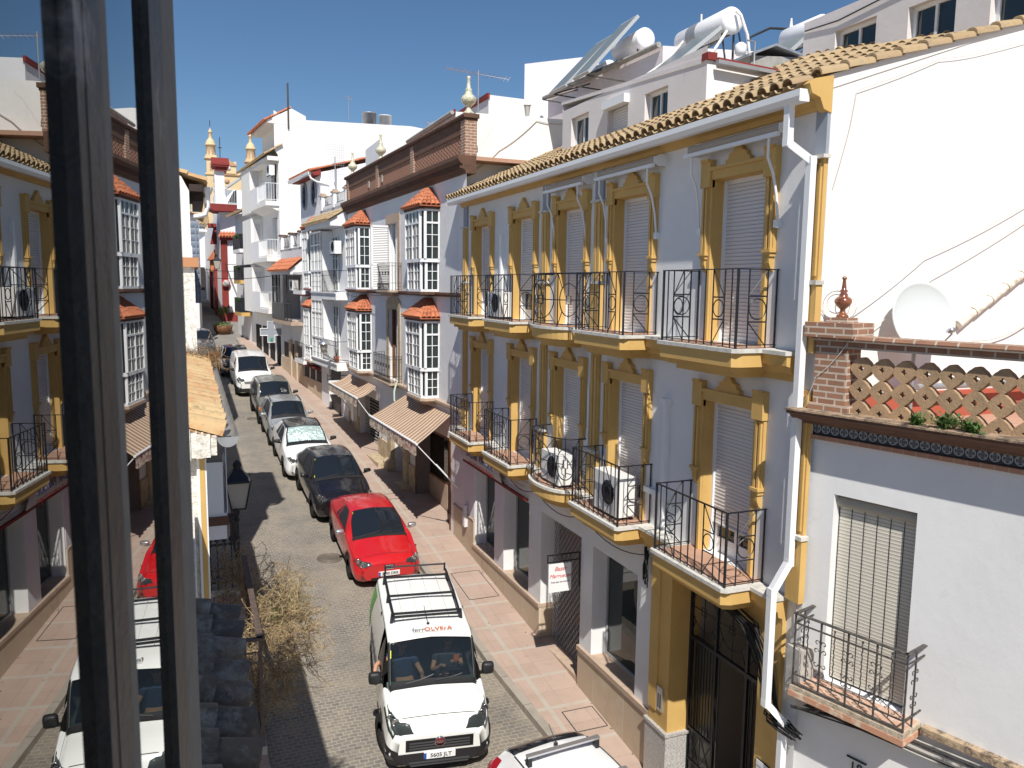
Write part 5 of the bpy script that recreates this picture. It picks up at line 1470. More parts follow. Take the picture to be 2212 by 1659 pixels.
def awning(F, par, u0, u1, zw, dep, zf, m, sag=.1, d0=.06, uf0=None, uf1=None):
    uf0 = u0 if uf0 is None else uf0; uf1 = u1 if uf1 is None else uf1
    b = MB(F.M); rows = []
    for j in range(9):
        t = j / 8; rows.append([(u0 + (u1 - u0) * i / 24 + (uf0 - u0 + (uf1 - uf0 - u1 + u0) * i / 24) * t, d0 + (dep - d0) * t, zw + (zf - zw) * t - sag * 4 * t * (1 - t) * (.6 + .4 * math.sin(i * .8) ** 2)) for i in range(25)])
    b.grid(rows, True)
    o = b.build('awning', m, par)
    # uv for stripes: across the width
    v = MB(F.M); n = 60; rows = [[], []]
    for i in range(n + 1):
        u = uf0 + (uf1 - uf0) * i / n; wv = .025 * math.sin(i * 1.9) + .015 * math.sin(i * .7)
        rows[0].append((u, dep + .03, zf)); rows[1].append((u, dep + .03 + wv, zf - .30 - .04 * abs(math.sin(i * PI / 5))))
    v.grid(rows, True); v.build('valance', m_valance, o)
    v = MB(F.M); v.tube([(uf0 - .02, dep + .02, zf + .01), (uf1 + .02, dep + .02, zf + .01)], .035, 8); v.build('front_bar', m_pvc, o)
    for u in (uf0 + .08, uf1 - .08):
        v = MB(F.M); v.tube([(u, dep, zf - .02), (u, .04, zf - 1.35)], .016, 6); v.tube([(u, dep * .55, zf - .02 - 1.33 * .45), (u, .04, zf - 1.35)], .026, 6); v.build('awning_arm', m_pvc, o)
    return o


awning(FB, BH, .42, 4.92, 4.64, 1.25, 3.98, m_awn, .03, uf0=-.2, uf1=4.92)
awning(FB, BH, 8.75, 13.3, 4.46, .98, 4.15, m_awn, .14, uf0=7.95, uf1=13.0)
# ground floor pieces
b = MB(FB.M); b.box(.55, .64, -1.2, .02, -1, 3.9); b.box(3.88, 3.97, -1.2, .02, -1, 3.9); b.box(.64, 3.88, -1.2, -.02, 3.82, 3.9); b.box(2.0, 2.06, -.5, -.44, -1, 3.85); b.box(.64, 3.88, -.5, -.44, gz(23) + .95, gz(23) + 1.02)
o = b.build('shop_front', m_wood, BH)
b = MB(FB.M); b.face([(.64, -.47, gz(23) + 1), (3.88, -.47, gz(23) + 1), (3.88, -.47, 3.85), (.64, -.47, 3.85)]); b.build('pane', m_shopglass, o)
b = MB(FB.M); b.box(2.06, 3.88, -.46, -.43, -1, gz(23) + .95); b.build('panel', m_tanstone, o)
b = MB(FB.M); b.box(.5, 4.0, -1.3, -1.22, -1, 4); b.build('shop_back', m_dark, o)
b = MB(FB.M); rn = random.Random(8)
for i in range(16): uu = rn.uniform(.8, 3.7); zz = gz(23) + rn.choice([1.0, 1.0, 1.5]); b.lathe([(0, 0), (.07, 0), (.06, .2), (0, .2)], (uu, -.8, zz), 8)
b.build('goods', GOODS[3], o)
b = MB(FB.M); b.box(5.06, 6.43, -.6, -.5, -1, 3.6); o = b.build('front_door', m_wood, BH)
b = MB(FB.M)
for i in range(3):
    for j in range(5): b.box(5.2 + i * .4, 5.45 + i * .4, -.5, -.47, 1.55 + j * .38, 1.80 + j * .38)
b.build('door_panel', m_darkwood, o)
b = MB(FB.M); b.box(6.43, 6.9, 0, .16, 1.0, 3.9); b.box(6.38, 6.95, 0, .30, -1, 2.0); b.prism([(0, 2.0), (.30, 2.0), (.16, 2.12), (0, 2.12)], 0, 6.38, 6.95); b.box(4.62, 5.06, 0, .12, -1, 3.9); b.build('stone_pillar', m_sandstone, BH)
b = MB(FB.M)
for a, c, zt in ((3.97, 4.62, 2.35), (6.95, 8.6, 2.55), (11.78, 12.6, 2.8), (13.2, 13.6, 2.8)): b.box(a, c, 0, .05, -1, zt)
b.build('stone_plinth', m_sandstone, BH)
b = MB(FB.M); b.box(6.9, 8.6, 0, .5, -1, gz(28.4) + .26); b.build('door_step', m_sandstone, BH)
b = MB(FB.M); b.box(4.3, 5.1, 0, .4, -1, gz(25.8) + .22); b.build('door_step', m_sandstone, BH)
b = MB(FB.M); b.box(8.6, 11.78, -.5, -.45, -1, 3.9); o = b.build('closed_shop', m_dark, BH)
b = MB(FB.M); zb = gz(31) + .1; n = 20; dw = 3.18 / n; rows_ = 15
for i in range(n):
    for j in range(rows_):
        a = 8.6 + i * dw; e = zb + (3.85 - zb) * j / rows_; f = zb + (3.85 - zb) * (j + 1) / rows_; m2 = (e + f) / 2; c = a + dw
        b.bar((a, -.25, m2), ((a + c) / 2, -.25, f), .016, .008); b.bar(((a + c) / 2, -.25, f), (c, -.25, m2), .016, .008)
b.build('scissor_grille', m_alu, o)
b = MB(FB.M); b.box(12.6, 13.2, -.3, -.27, 1.5, 3.8); b.build('window', m_glass, BH)
b = MB(FB.M); b.prism([(12.05, 2.6), (12.45, 2.6), (12.5, 3.35), (12.35, 3.95), (12.15, 3.95), (12.0, 3.35)], 1, .03, .2); tag(b.build('sign_box', m_wplastic), 'blank white sign box on the wall under the smaller striped awning', 'sign')
cable('cable', 'thin cable looping along the brown ledge between the two upper bays', [FB.w(13, .2, 7.9), FB.w(9.5, .2, 7.95), FB.w(5.4, .2, 8.1)], .008, sag=.12)

# ---------------------------------------------------------------- white gallery house, next along
FG = Fr(6.30, 34.59, 6)
GH = thing('gallery_house', 'white house with stacked glazed galleries, tiled canopy and roof terrace beyond the brown parapet', 'house', FG.w(2, -3, gz(36)))
b = MB(FG.M); wall(b, 0, 4.3, 1, 11.7, [(.3, 1.6, 9.0, 10.5, .1)][0:0]); b.face([(0, 0, 1), (0, -8, 1), (0, -8, 11.7), (0, 0, 11.7)]); b.box(-.02, 4.3, -8, 0, 11.6, 11.72); b.build('wall', m_white2, GH)
for zs in (7.9, 4.85):
    b = MB(FG.M); b.box(-.05, 4.25, 0, .55, zs - .28, zs); b.box(-.05, 4.25, 0, .6, zs, zs + .05); o = b.build('balcony', m_white2, GH)
    b = MB(FG.M); zr = zs + .98
    for z in (zr, zs + .78, zs + .1): b.bar((.0, .52, z), (2.35, .52, z), .02)
    for i in range(20): b.bar((.0 + i * .12, .52, zs + .05), (.0 + i * .12, .52, zr), .013)
    for z in (zr, zs + .1): b.bar((0, 0, z), (0, .52, z), .02)
    b.build('railing', m_iron, o)
    for i, (za, zc) in enumerate(((zs + .06, zs + 1.02), (zs + 1.02, zs + 2.75))):
        b = MB(FG.M)
        for u in (2.35, 2.95, 3.55, 4.2): b.box(u, u + .05, .48, .54, za, zc)
        b.box(2.35, 4.25, .47, .55, zc - .06, zc + .02); b.box(2.35, 2.42, 0, .54, za, zc)
        if i: b.box(2.35, 4.25, .48, .54, zc - .62, zc - .56)
        for k in range(1, 8): b.box(2.35 + k * .237, 2.365 + k * .237, .5, .52, za, zc)
        for k in range(1, 4): b.box(2.35, 4.25, .5, .52, za + (zc - za) * k / 4, za + (zc - za) * k / 4 + .015)
        g = b.build('gallery_window', m_pvc, GH)
        b = MB(FG.M); b.face([(2.35, .5, za), (4.25, .5, za), (4.25, .5, zc), (2.35, .5, zc)]); b.face([(2.39, 0, za), (2.39, .5, za), (2.39, .5, zc), (2.39, 0, zc)]); b.build('pane', m_glass, g)
    glazed(FG, GH, 1.3, 2.2, zs + .1, zs + 2.5, .02, 2, frame=m_pvc, muntin=(2, 5), name='balcony_door')
b = MB(FG.M); b.prism([(0, 10.75), (.75, 10.75), (.75, 11.0), (0, 11.45)], 0, -.05, 4.35); b.build('canopy', m_white2, GH)
b = MB(FG.M); tiles(b, (-.1, .85, 10.98), (4.4, .85, 10.98), (0, -.85, .50), .2, .32, 5, .5); b.build('canopy_tiles', m_tileY, GH)
b = MB(FG.M); b.box(0, 4.3, -.12, 0, 11.7, 11.85); b.build('terrace_wall', m_white2, GH)
for u in (.2, 2.1, 4.15):
    b = MB(FG.M); b.box(u - .15, u + .15, -.2, .04, 11.7, 12.35); o = b.build('terrace_post', m_white2, GH)
    b = MB(FG.M); b.box(u - .2, u + .2, -.25, .09, 12.35, 12.42); b.box(u - .12, u + .12, -.18, .02, 12.42, 12.5); b.build('post_cap', m_tanstone, o)
for a, c in ((.35, 1.95), (2.25, 4.0)):
    b = MB(FG.M); b.bar((a, -.1, 12.3), (c, -.1, 12.3), .02); b.bar((a, -.1, 11.92), (c, -.1, 11.92), .02)
    for i in range(int((c - a) / .1)): b.bar((a + i * .1 + .05, -.1, 11.85), (a + i * .1 + .05, -.1, 12.3), .012)
    b.build('terrace_rail', m_iron, GH)
ac_unit(FG, .75, .32, 9.55, .8, .6, .3, label='air conditioner on wall brackets under the tiled canopy of the gallery house')
b = MB(FG.M); rn = random.Random(4)
for k in range(22):
    a = rn.uniform(0, 2 * PI); l = rn.uniform(.25, .5); p = Vector((.7, .35, 5.15)); v = Vector((math.cos(a) * .5, math.sin(a) * .3, .9)).normalized(); s_ = v.cross(Vector((0, 1, 0))).normalized() * .02
    b.face([p - s_, p + s_, p + v * l]); 
S = thing('potted_plant', 'spiky green plant on the lower balcony of the gallery house', 'plant', FG.w(.7, .35, 4.9)); b.build('leaves', m_leaf, S)
b = MB(FG.M); b.lathe([(0, 0), (.1, 0), (.14, .24), (0, .24)], (.7, .35, 4.91), 10); b.build('pot', m_tileO, S)
# ground floor
b = MB(FG.M); b.box(1.3, 2.9, -.01, .01, 1, 4.4); b.build('closed_shutter', mat('dark_grille', (.05, .05, .055), .6), GH)
b = MB(FG.M); b.box(2.9, 4.3, 0, .1, 1, 4.5); b.build('pier', m_white2, GH)


def lamp(P, arm_from, label, s=1.0, open_=True):
    S = thing('street_lamp', label, 'street lamp', P)
    x, y, z = P; k = .17 * s
    b = MB(Matrix.Translation(P))
    G = MB(Matrix.Translation(P))
    lo, hi = .105 * s, .185 * s; zb, zt = -.02 * s, .42 * s
    c0 = [(lo * sx, lo * sy, zb) for sx, sy in ((-1, -1), (1, -1), (1, 1), (-1, 1))]; c1 = [(hi * sx, hi * sy, zt) for sx, sy in ((-1, -1), (1, -1), (1, 1), (-1, 1))]
    for i in range(4):
        j = (i + 1) % 4; b.bar(c0[i], c1[i], .022 * s); b.bar(c0[i], c0[j], .022 * s); b.bar(c1[i], c1[j], .03 * s)
        G.face([c0[i], c0[j], c1[j], c1[i]])
        b.lathe([(0, 0), (.02 * s, .02 * s), (0, .06 * s)], (c1[i][0] * 1.05, c1[i][1] * 1.05, zt), 6)
    t0 = [(v[0] * 1.08, v[1] * 1.08, zt + .01) for v in c1]; t1 = [(v[0] * .35, v[1] * .35, zt + .17 * s) for v in c1]
    for i in range(4): b.face([t0[i], t0[(i + 1) % 4], t1[(i + 1) % 4], t1[i]])
    b.lathe([(.07 * s, zt + .16 * s), (.05 * s, zt + .2 * s), (.07 * s, zt + .24 * s), (.055 * s, zt + .29 * s), (.02 * s, zt + .32 * s), (0, zt + .33 * s)], (0, 0, 0), 12)
    b.tube([(0, 0, zb), (0, 0, zb - .1 * s)], .02 * s, 6)
    b.build('lantern', m_iron, S); G.build('lamp_glass', m_lampglass, S)
    b = MB(); a = Vector(arm_from); q = Vector((x, y, z - .1 * s)); mid = a.lerp(q, .5) + Vector((0, 0, -.12 * s))
    b.tube([a, mid, q], .016, 6); b.tube([a + Vector((0, 0, -.35)), mid + Vector((0, 0, -.05)), q], .01, 5)
    b.build('bracket', m_iron, S)
    return S


q = FG.w(.35, 1.0, 5.45)
S = thing('street_lamp', 'domed street lantern on a scroll bracket in front of the gallery house', 'street lamp', q)
b = MB(Matrix.Translation(q)); b.lathe([(0, .48), (.06, .47), (.17, .40), (.24, .31), (.26, .27), (.24, .27), (0, .27)], (0, 0, 0), 20); b.build('hood', m_silver, S)
b = MB(Matrix.Translation(q)); b.lathe([(.17, .27), (.12, -.08), (0, -.1)], (0, 0, 0), 12); b.build('lamp_glass', m_lampglass, S)
b = MB(); b.tube([FG.w(.1, 0, 5.0), FG.w(.2, .6, 5.05), FG.w(.35, 1.0, 5.3)], .018, 6); b.tube([FG.w(.1, 0, 4.7), FG.w(.2, .5, 4.9), FG.w(.3, .8, 5.05)], .012, 5); b.build('bracket', m_iron, S)
S = thing('hanging_sign', 'small white sign plate on a black frame at the ground floor of the gallery house', 'sign', FG.w(.2, .5, 4))
b = MB(FG.M); b.box(.18, .22, .3, .85, 3.55, 4.15); b.build('sign_board', m_paper, S)
b = MB(FG.M); b.bar((.2, 0, 4.35), (.2, .9, 4.35), .03); b.bar((.2, .25, 4.2), (.2, .9, 4.2), .02); b.bar((.2, .9, 4.15), (.2, .9, 4.45), .02); b.build('bracket', m_iron, S)
for z in (4.02, 3.92, 3.82, 3.72):
    b = MB(FG.M); b.box(.176, .18, .42, .73, z, z + .03); b.build('lettering', m_ink, S)
# ---------------------------------------------------------------- house with two oval windows
OHs = thing('oval_window_house', 'white house with two oval grille windows, red eaves and small tile-capped bays', 'house', FG.w(6.3, -4, gz(40)))
b = MB(FG.M); wall(b, 4.3, 8.3, 1, 13.45); b.face([(4.3, 0, 1), (4.3, -14, 1), (4.3, -14, 17.3), (4.3, 0, 13.5)]); b.face([(8.3, 0, 1), (8.3, -14, 1), (8.3, -14, 17.3), (8.3, 0, 13.5)]); b.build('wall', m_white2, OHs)
b = MB(FG.M); b.prism([(.0, 13.35), (.35, 13.35), (.42, 13.42), (.42, 13.52), (0, 13.62)], 0, 4.2, 8.5); b.build('red_eave', m_red, OHs)
b = MB(FG.M); tiles(b, (4.2, .5, 13.52), (8.5, .5, 13.52), (0, -14.0, 3.95), .21, 1.2, 5, .5); b.build('roof', m_tileO, OHs)
b = MB(FG.M); b.prism([(.42, 13.36), (.56, 13.36), (.58, 13.5), (.42, 13.5)], 0, 4.3, 8.6); b.tube([(4.35, .5, 13.38), (4.3, .45, 13.2), (4.25, .2, 13.05), (4.28, -.4, 12.95)], .05, 6); b.build('gutter', m_pvc, OHs)
for u in (7.3, 5.45):
    b = MB(FG.M); pts = [(u + .42 * math.cos(2 * PI * k / 28), .02, 12.65 + .62 * math.sin(2 * PI * k / 28)) for k in range(28)]
    b.tube(pts, .07, 6, closed=True); o = b.build('oval_window', m_greyp, OHs)
    b = MB(FG.M); b.prism([(u + .36 * math.cos(2 * PI * k / 28), 12.65 + .55 * math.sin(2 * PI * k / 28)) for k in range(28)], 1, 0, .02); b.build('pane', m_dark, o)
    b = MB(FG.M)
    for k in range(6): a = PI * k / 6; b.bar((u - .36 * math.cos(a), .05, 12.65 - .55 * math.sin(a)), (u + .36 * math.cos(a), .05, 12.65 + .55 * math.sin(a)), .02)
    b.tube([(u + .15 * math.cos(2 * PI * k / 12), .05, 12.65 + .2 * math.sin(2 * PI * k / 12)) for k in range(12)], .012, 4, closed=True)
    b.build('grille', m_iron, o)
bay(FG, OHs, 4.85, 6.1, .5, 8.1, 8.85, 10.85, 11.5, trim=m_red)
bay(FG, OHs, 4.85, 6.1, .5, 4.6, 5.3, 7.1, 7.75, trim=m_red)
for zs in (7.95, 4.45):
    b = MB(FG.M); b.box(6.3, 8.2, 0, .5, zs - .18, zs); o = b.build('balcony', m_white2, OHs)
    b = MB(FG.M); b.box(4.3, 8.3, 0, .35, zs - .26, zs - .18); b.build('red_trim', m_red, o)
    b = MB(FG.M)
    for z in (zs + .9, zs + .1): b.bar((6.3, .48, z), (8.2, .48, z), .02)
    for i in range(15): b.bar((6.3 + i * .136, .48, zs), (6.3 + i * .136, .48, zs + .9), .012)
    b.build('railing', m_iron, o)
    glazed(FG, OHs, 6.7, 7.8, zs + .1, zs + 2.3, .02, 2, frame=m_pvc, name='balcony_door')
for i, (a, c) in enumerate(((4.6, 5.6), (5.9, 6.8), (7.1, 8.1))):
    b = MB(FG.M); b.box(a, c, .004, .02, 1, 4.1); b.build('shop_opening', m_darkwood, OHs)
b = MB(FG.M); b.box(4.3, 8.3, 0, .05, 1, gz(40) + .9); b.build('stone_plinth', m_beige, OHs)

# ---------------------------------------------------------------- house with black balcony and pharmacy cross
KH_ = thing('black_balcony_house', 'low house with an orange-tiled canopy, black boarded balcony and post-topped terrace', 'house', FG.w(10.8, -4, gz(45)))
b = MB(FG.M); wall(b, 8.3, 13.45, 1, 10.2, [(8.8, 12.9, 6.35, 8.75, .9)]); b.box(8.3, 13.45, -8, 0, 10.1, 10.22); b.box(8.8, 12.9, -.95, -.9, 6.3, 8.8); b.build('wall', m_bhouse, KH_)
b = MB(FG.M); tiles(b, (8.2, .75, 9.0), (13.4, .75, 9.0), (0, -.75, .62), .21, .33, 5, .5); b.build('canopy_tiles', m_tileO, KH_)
b = MB(FG.M); b.prism([(0, 8.78), (.62, 8.78), (.62, 9.0), (0, 9.5)], 0, 8.3, 13.3); b.build('canopy', m_bhouse, KH_)
b = MB(FG.M); b.box(8.3, 13.3, 0, .62, 6.12, 6.3); o = b.build('balcony', m_tanstone, KH_)
b = MB(FG.M); b.box(10.0, 13.25, .57, .6, 6.35, 7.22); b.build('boarding', m_black, o)
b = MB(FG.M)
for z in (7.25, 6.36): b.bar((8.3, .58, z), (13.3, .58, z), .03)
for i in range(40): b.bar((8.3 + i * .128, .58, 6.3), (8.3 + i * .128, .58, 7.25), .013)
b.build('railing', m_iron, o)
b = MB(FG.M)
for u in (11.3, 12.2, 13.2): b.box(u, u + .06, .5, .56, 7.25, 8.78)
b.box(11.3, 13.2, .5, .56, 8.1, 8.15); g = b.build('gallery_window', m_iron, KH_)
b = MB(FG.M); b.face([(11.3, .52, 7.25), (13.2, .52, 7.25), (13.2, .52, 8.78), (11.3, .52, 8.78)]); b.build('pane', m_glass, g)
b = MB(FG.M); b.box(9.6, 9.66, .5, .56, 6.3, 8.78); b.build('post', m_iron, KH_)
ac_unit(FG, 8.95, .3, 7.9, .8, .6, .3, label='air conditioner hanging under the orange-tiled canopy above the black balcony')
for u in (8.6, 10.8, 13.2):
    b = MB(FG.M); b.box(u - .18, u + .18, -.3, .04, 10.2, 10.95); o = b.build('terrace_post', m_white2, KH_)
    b = MB(FG.M); b.box(u - .24, u + .24, -.36, .1, 10.95, 11.05); b.build('post_cap', m_cornice, o)
for a, c in ((8.8, 10.6), (11.0, 13.0)):
    b = MB(FG.M)
    for z in (10.9, 10.35): b.bar((a, -.1, z), (c, -.1, z), .03)
    for i in range(int((c - a) / .13)): b.bar((a + i * .13, -.1, 10.25), (a + i * .13, -.1, 10.9), .015)
    b.build('terrace_rail', m_iron, KH_)
S = thing('pharmacy_cross', 'unlit stepped pharmacy cross sign with white edge projecting over the far shops', 'shop sign', FG.w(12.9, .7, 5))
b = MB(FG.M); z0, s_ = 4.95, .2
cr = [(-1.5, -.5), (-.5, -.5), (-.5, -1.5), (.5, -1.5), (.5, -.5), (1.5, -.5), (1.5, .5), (.5, .5), (.5, 1.5), (-.5, 1.5), (-.5, .5), (-1.5, .5)]
b.prism([(.75 + p[0] * .38, 5.55 + p[1] * .38) for p in cr], 0, 12.83, 12.95); b.build('cross_panel', m_greyp, S)
b = MB(FG.M); P = [(12.82, .75 + p[0] * .40, 5.55 + p[1] * .40) for p in cr]; b.tube(P, .035, 4, closed=True); b.build('cross_edge', m_paper, S)
b = MB(FG.M)
for k in range(3): b.box(12.8, 12.81, .68, .82, 5.05 + k * .06, 5.09 + k * .06)
b.build('green_mark', mat('green_mark', (.03, .45, .22), .5), S)
for a, c in ((8.6, 9.5), (9.9, 10.8), (11.3, 12.9)):
    b = MB(FG.M); b.box(a, c, .004, .02, 1, 5.0); b.build('shop_opening', m_darkwood, KH_)
b = MB(FG.M); b.box(8.3, 13.45, 0, .06, 1, gz(45) + 1.1); b.box(9.5, 9.9, .0, .12, 1, 5.2); b.box(10.8, 11.3, 0, .12, 1, 5.2); b.build('stone_facing', m_beige, KH_)

# ---------------------------------------------------------------- tall cream building
TB = thing('tall_building', 'tall cream building with a huge blank side wall and corner balconies', 'building', FG.w(18, -5, gz(52)))
b = MB(FG.M)
b.face([(13.45, 0, 1), (13.45, -16, 1), (13.45, -16, 17.2), (13.45, -8.0, 17.9), (13.45, -.65, 17.55), (13.45, .2, 17.95), (13.45, .2, 15.8), (13.45, 0, 15.5)])
b.build('side_wall', m_cream, TB)
b = MB(FG.M); wall(b, 13.45, 22.6, 1, 15.5, [(14.1, 15.5, z, z + 2.3, .2) for z in (12.95, 9.85, 6.85)]); b.face([(13.45, 0, 15.5), (22.6, 0, 15.5), (22.6, -8, 17.4), (13.45, -8, 17.8)]); b.build('front_wall', m_cream, TB)
b = MB(FG.M); b.box(13.46, 22, -16, -3, 15, 17.2); b.build('upper_block', m_cream, TB)
b = MB(FG.M)
b.box(13.46, 18.5, -1.5, -.1, 15.5, 17.3); b.prism([(.55, 17.25), (.55, 17.4), (-.8, 18.15), (-1.6, 17.8), (-1.6, 17.2)], 0, 13.44, 18.6); b.build('attic', m_cream, TB)
b = MB(FG.M); tiles(b, (13.4, .7, 17.35), (18.7, .7, 17.35), (0, -1.5, .85), .24, .4, 5, .4); b.build('attic_tiles', m_tileO, TB)
b = MB(FG.M); tiles(b, (13.3, .75, 15.5), (22.8, .75, 15.5), (0, -1.0, .6), .24, .4, 5, .4); b.build('eave_tiles', m_tileY, TB)
b = MB(FG.M); b.box(13.35, 22.7, 0, .62, 15.2, 15.42); b.build('eave', m_cream, TB)
for z in (12.95, 9.8, 6.8):
    b = MB(FG.M); b.box(13.5, 18.4, 0, .75, z - .25, z); b.prism([(0, z - .5), (.1, z - .5), (.65, z - .25), (0, z - .25)], 0, 13.6, 18.3); o = b.build('balcony', m_cream, TB)
    b = MB(FG.M); b.box(15.9, 18.4, .7, .75, z, z + 1.0); b.build('balcony_panel', m_white2, o)
    b = MB(FG.M)
    for q in (z + 1.0, z + .08): b.bar((13.5, .72, q), (15.9, .72, q), .03); b.bar((13.5, 0, q), (13.5, .72, q), .03)
    for i in range(18): b.bar((13.5 + i * .14, .72, z), (13.5 + i * .14, .72, z + 1.0), .016)
    for i in range(5): b.bar((13.5, .14 * i, z), (13.5, .14 * i, z + 1.0), .016)
    b.build('railing', m_pvc, o)
    b = MB(FG.M); b.box(14.1, 15.5, -.2, -.18, z, z + 2.3); b.build('balcony_door', m_dark if z > 12 else m_slats, TB)
    b = MB(FG.M); b.box(18.6, 21.6, 0, .7, z - .3, z + 2.5)
    for q in (18.9, 20.3): pass
    b.build('boxed_bay', m_cream, TB)
    b = MB(FG.M); b.box(18.58, 18.6, .15, .55, z + .7, z + 2.2); b.build('window', m_slats, TB)
ac_unit(FG, 13.95, .35, 14.35, .8, .65, .3, label='air conditioner under the eave beside the top balcony of the tall cream building')
b = MB(FG.M)
for a, c in ((13.9, 15.0), (15.6, 17.0), (17.6, 19.2), (19.8, 21.6)): b.box(a, c, .004, .02, 1, 5.6)
b.build('shop_openings', m_dark, TB)
S = FG
tag(MB(FG.M).tube([(13.4, -.6, 17.0), (13.4, -.6, 19.5)], .05, 6).build('mast', m_iron_old), 'tall bare pole on the roof edge of the tall cream building', 'pole')
for k, (d, r_, hh, mm, lb) in enumerate(((-5.6, .42, .75, m_greysteel, 'grey round water tank on the roof of the tall cream building'), (-6.6, .38, .7, m_wplastic, 'white round water tank on the roof of the tall cream building'))):
    b = MB(FG.M); b.lathe([(0, 0), (r_, 0), (r_, hh), (r_ * 1.05, hh), (r_ * 1.05, hh + .05), (0, hh + .08)], (14.2, d, 17.75), 20); tag(b.build('water_tank', mm), lb, 'water tank')


def antenna(P, h, label, n=8, spread=.5, ang=0):
    S = thing('tv_antenna', label, 'antenna', P); x, y, z = P
    b = MB(); b.tube([(x, y, z), (x, y, z + h)], .02, 5); b.build('mast', m_greysteel, S)
    b = MB(); c, s_ = math.cos(ang), math.sin(ang)
    zz = z + h - .1
    b.tube([(x - c * spread, y - s_ * spread, zz), (x + c * spread, y + s_ * spread, zz)], .012, 4)
    for i in range(n):
        t = -spread + 2 * spread * i / (n - 1)
        b.tube([(x + c * t + s_ * .1, y + s_ * t - c * .1, zz + .06), (x + c * t - s_ * .1, y + s_ * t + c * .1, zz - .06)], .008, 4)
    b.build('aerial', m_silver, S); return S


q = FG.w(13.6, -4.15, 17.9); antenna(q, 1.35, 'cluster aerial on a dark mast on the tall cream building', 7, .5, 1.0)
q = FG.w(4.6, -.95, 13.0); S = thing('grid_antenna', 'square wire-grid aerial on a thin pole above the gallery house terrace', 'antenna', FG.w(3.9, -.6, 11.7))
b = MB(FG.M); b.tube([(3.9, -.6, 11.7), (3.9, -.6, 14.2)], .025, 6); b.box(3.84, 3.96, -.66, -.54, 12.9, 13.05); b.build('mast', m_greysteel, S)
b = MB(FG.M)
for i in range(9): b.bar((3.85, -1.0 + i * .1, 13.8), (3.85, -1.0 + i * .1, 14.75), .008); b.bar((3.85, -1.05, 13.8 + i * .118), (3.85, -.15, 13.8 + i * .118), .008)
b.build('grid', m_silver, S)
q = (8.3, 23.6, 13.0); antenna(q, 1.75, 'long yagi aerial on a mast behind the near ceramic finial', 16, 1.1, .2)
q = (8.5, 29, 12.6); antenna(q, 1.6, 'small silver comb aerials beyond the brown parapet', 9, .7, .9)
# white roof shed and dish behind the brown parapet
S = thing('roof_shed', 'plain white rooftop room behind the brown brick parapet', 'roof room', (9, 33, 11.5))
b = volume('', '', [(7.4, 33), (12, 33.4), (12, 37), (7.4, 36)], 11.4, [14.2, 14.2, 14.2, 14.2], m_white2); b.build('walls', m_white2, S)
S = thing('roof_house', 'white rooftop volume with a red-trimmed edge behind the brown parapet', 'roof room', (9, 26, 11.5))
b = volume('', '', [(8.2, 25.5), (13, 25.7), (13, 32), (8.2, 31)], 11.4, [13.9, 14.1, 14.1, 13.9], m_white2); b.build('walls', m_white2, S)
b = MB(); b.box(8.15, 8.2, 25.5, 31, 13.85, 13.98); b.build('red_trim', m_red, S)
b = MB(); b.tube([(8.05, 25.4, 13.85), (8.0, 31, 13.8)], .07, 6); b.build('gutter', m_concrete, S)

# ---------------------------------------------------------------- white houses beyond, down the street on the right
FH = Fr(*FG.w(22.6).xy, 6)
FS = thing('far_house', 'narrow white house with black plant-filled balconies just beyond the tall cream building', 'house', FG.w(25, -3, gz(60)))
b = MB(FG.M); wall(b, 22.6, 29, 2, 13.2); b.face([(22.6, 0, 2), (22.6, -8, 2), (22.6, -8, 14.5), (22.6, 0, 13.2)]); b.build('wall', m_white2, FS)
b = MB(FG.M); tiles(b, (22.5, .6, 13.1), (29, .6, 13.1), (0, -5, 1.8), .26, .6, 4, .4); b.build('roof', m_tileY, FS)
for z in (10.6, 8.5, 6.3):
    b = MB(FG.M); b.box(23.0, 25.8, 0, .7, z - .25, z); o = b.build('balcony', m_yellow if z < 10 else m_white2, FS)
    b = MB(FG.M); b.box(23.0, 25.8, .66, .7, z, z + 1.0); b.box(23.0, 23.04, 0, .66, z, z + 1); b.build('railing', m_iron, o)
    b = MB(FG.M); b.box(23.4, 24.8, .004, .02, z, z + 2); b.build('balcony_door', m_dark, FS)
    q = FG.w(23.3, .75, z + .7)
    weed(q.x, q.y, q.z, 10, .35, m_leaf, 'green potted plant spilling over a black balcony of the narrow far house, %s' % {10.6: 'top one', 8.5: 'middle one', 6.3: 'lowest one'}[z], 'balcony_plant', .07, int(z * 10))
# red and white chapel closing the street
CH = thing('chapel', 'white chapel with oxide-red pilasters, red dado and a slim red-capped belfry', 'chapel', (3.2, 73, gz(70)))
Y0 = 70
b = MB(); g0 = gz(70) - 1
V = [(2.45, 70.0), (8, 68.5), (8, 80), (3, 95), (1.55, 88)]
wv = volume('', '', V, g0, [14.3, 14.3, 14.3, 13.0, 13.0], m_white2); wv.build('walls', m_white2, CH)
def strip(b, p, q, z0, z1, off=.06):
    p, q = Vector((*p, 0)), Vector((*q, 0)); t = (q - p).normalized(); n = Vector((t.y, -t.x, 0))
    if n.y > 0 and abs(n.y) > abs(n.x): n = -n
    if n.x > 0 and abs(n.x) > abs(n.y): n = -n
    a = [p - n * .1, q - n * .1, q + n * off, p + n * off]
    b.prism([(v.x, v.y) for v in a], 2, z0, z1)
b = MB(); strip(b, (2.45, 70.0), (2.95, 69.86), g0, 12.0, .08); b.build('pilaster', m_red, CH)
b = MB(); strip(b, (2.95, 69.86), (8, 68.5), g0, gz(70) + .75, .09); b.build('dado', m_red, CH)
b = MB(); strip(b, (1.55, 88), (2.44, 70.1), g0, gz(78) + .2, .09); b.build('dado', m_red, CH)
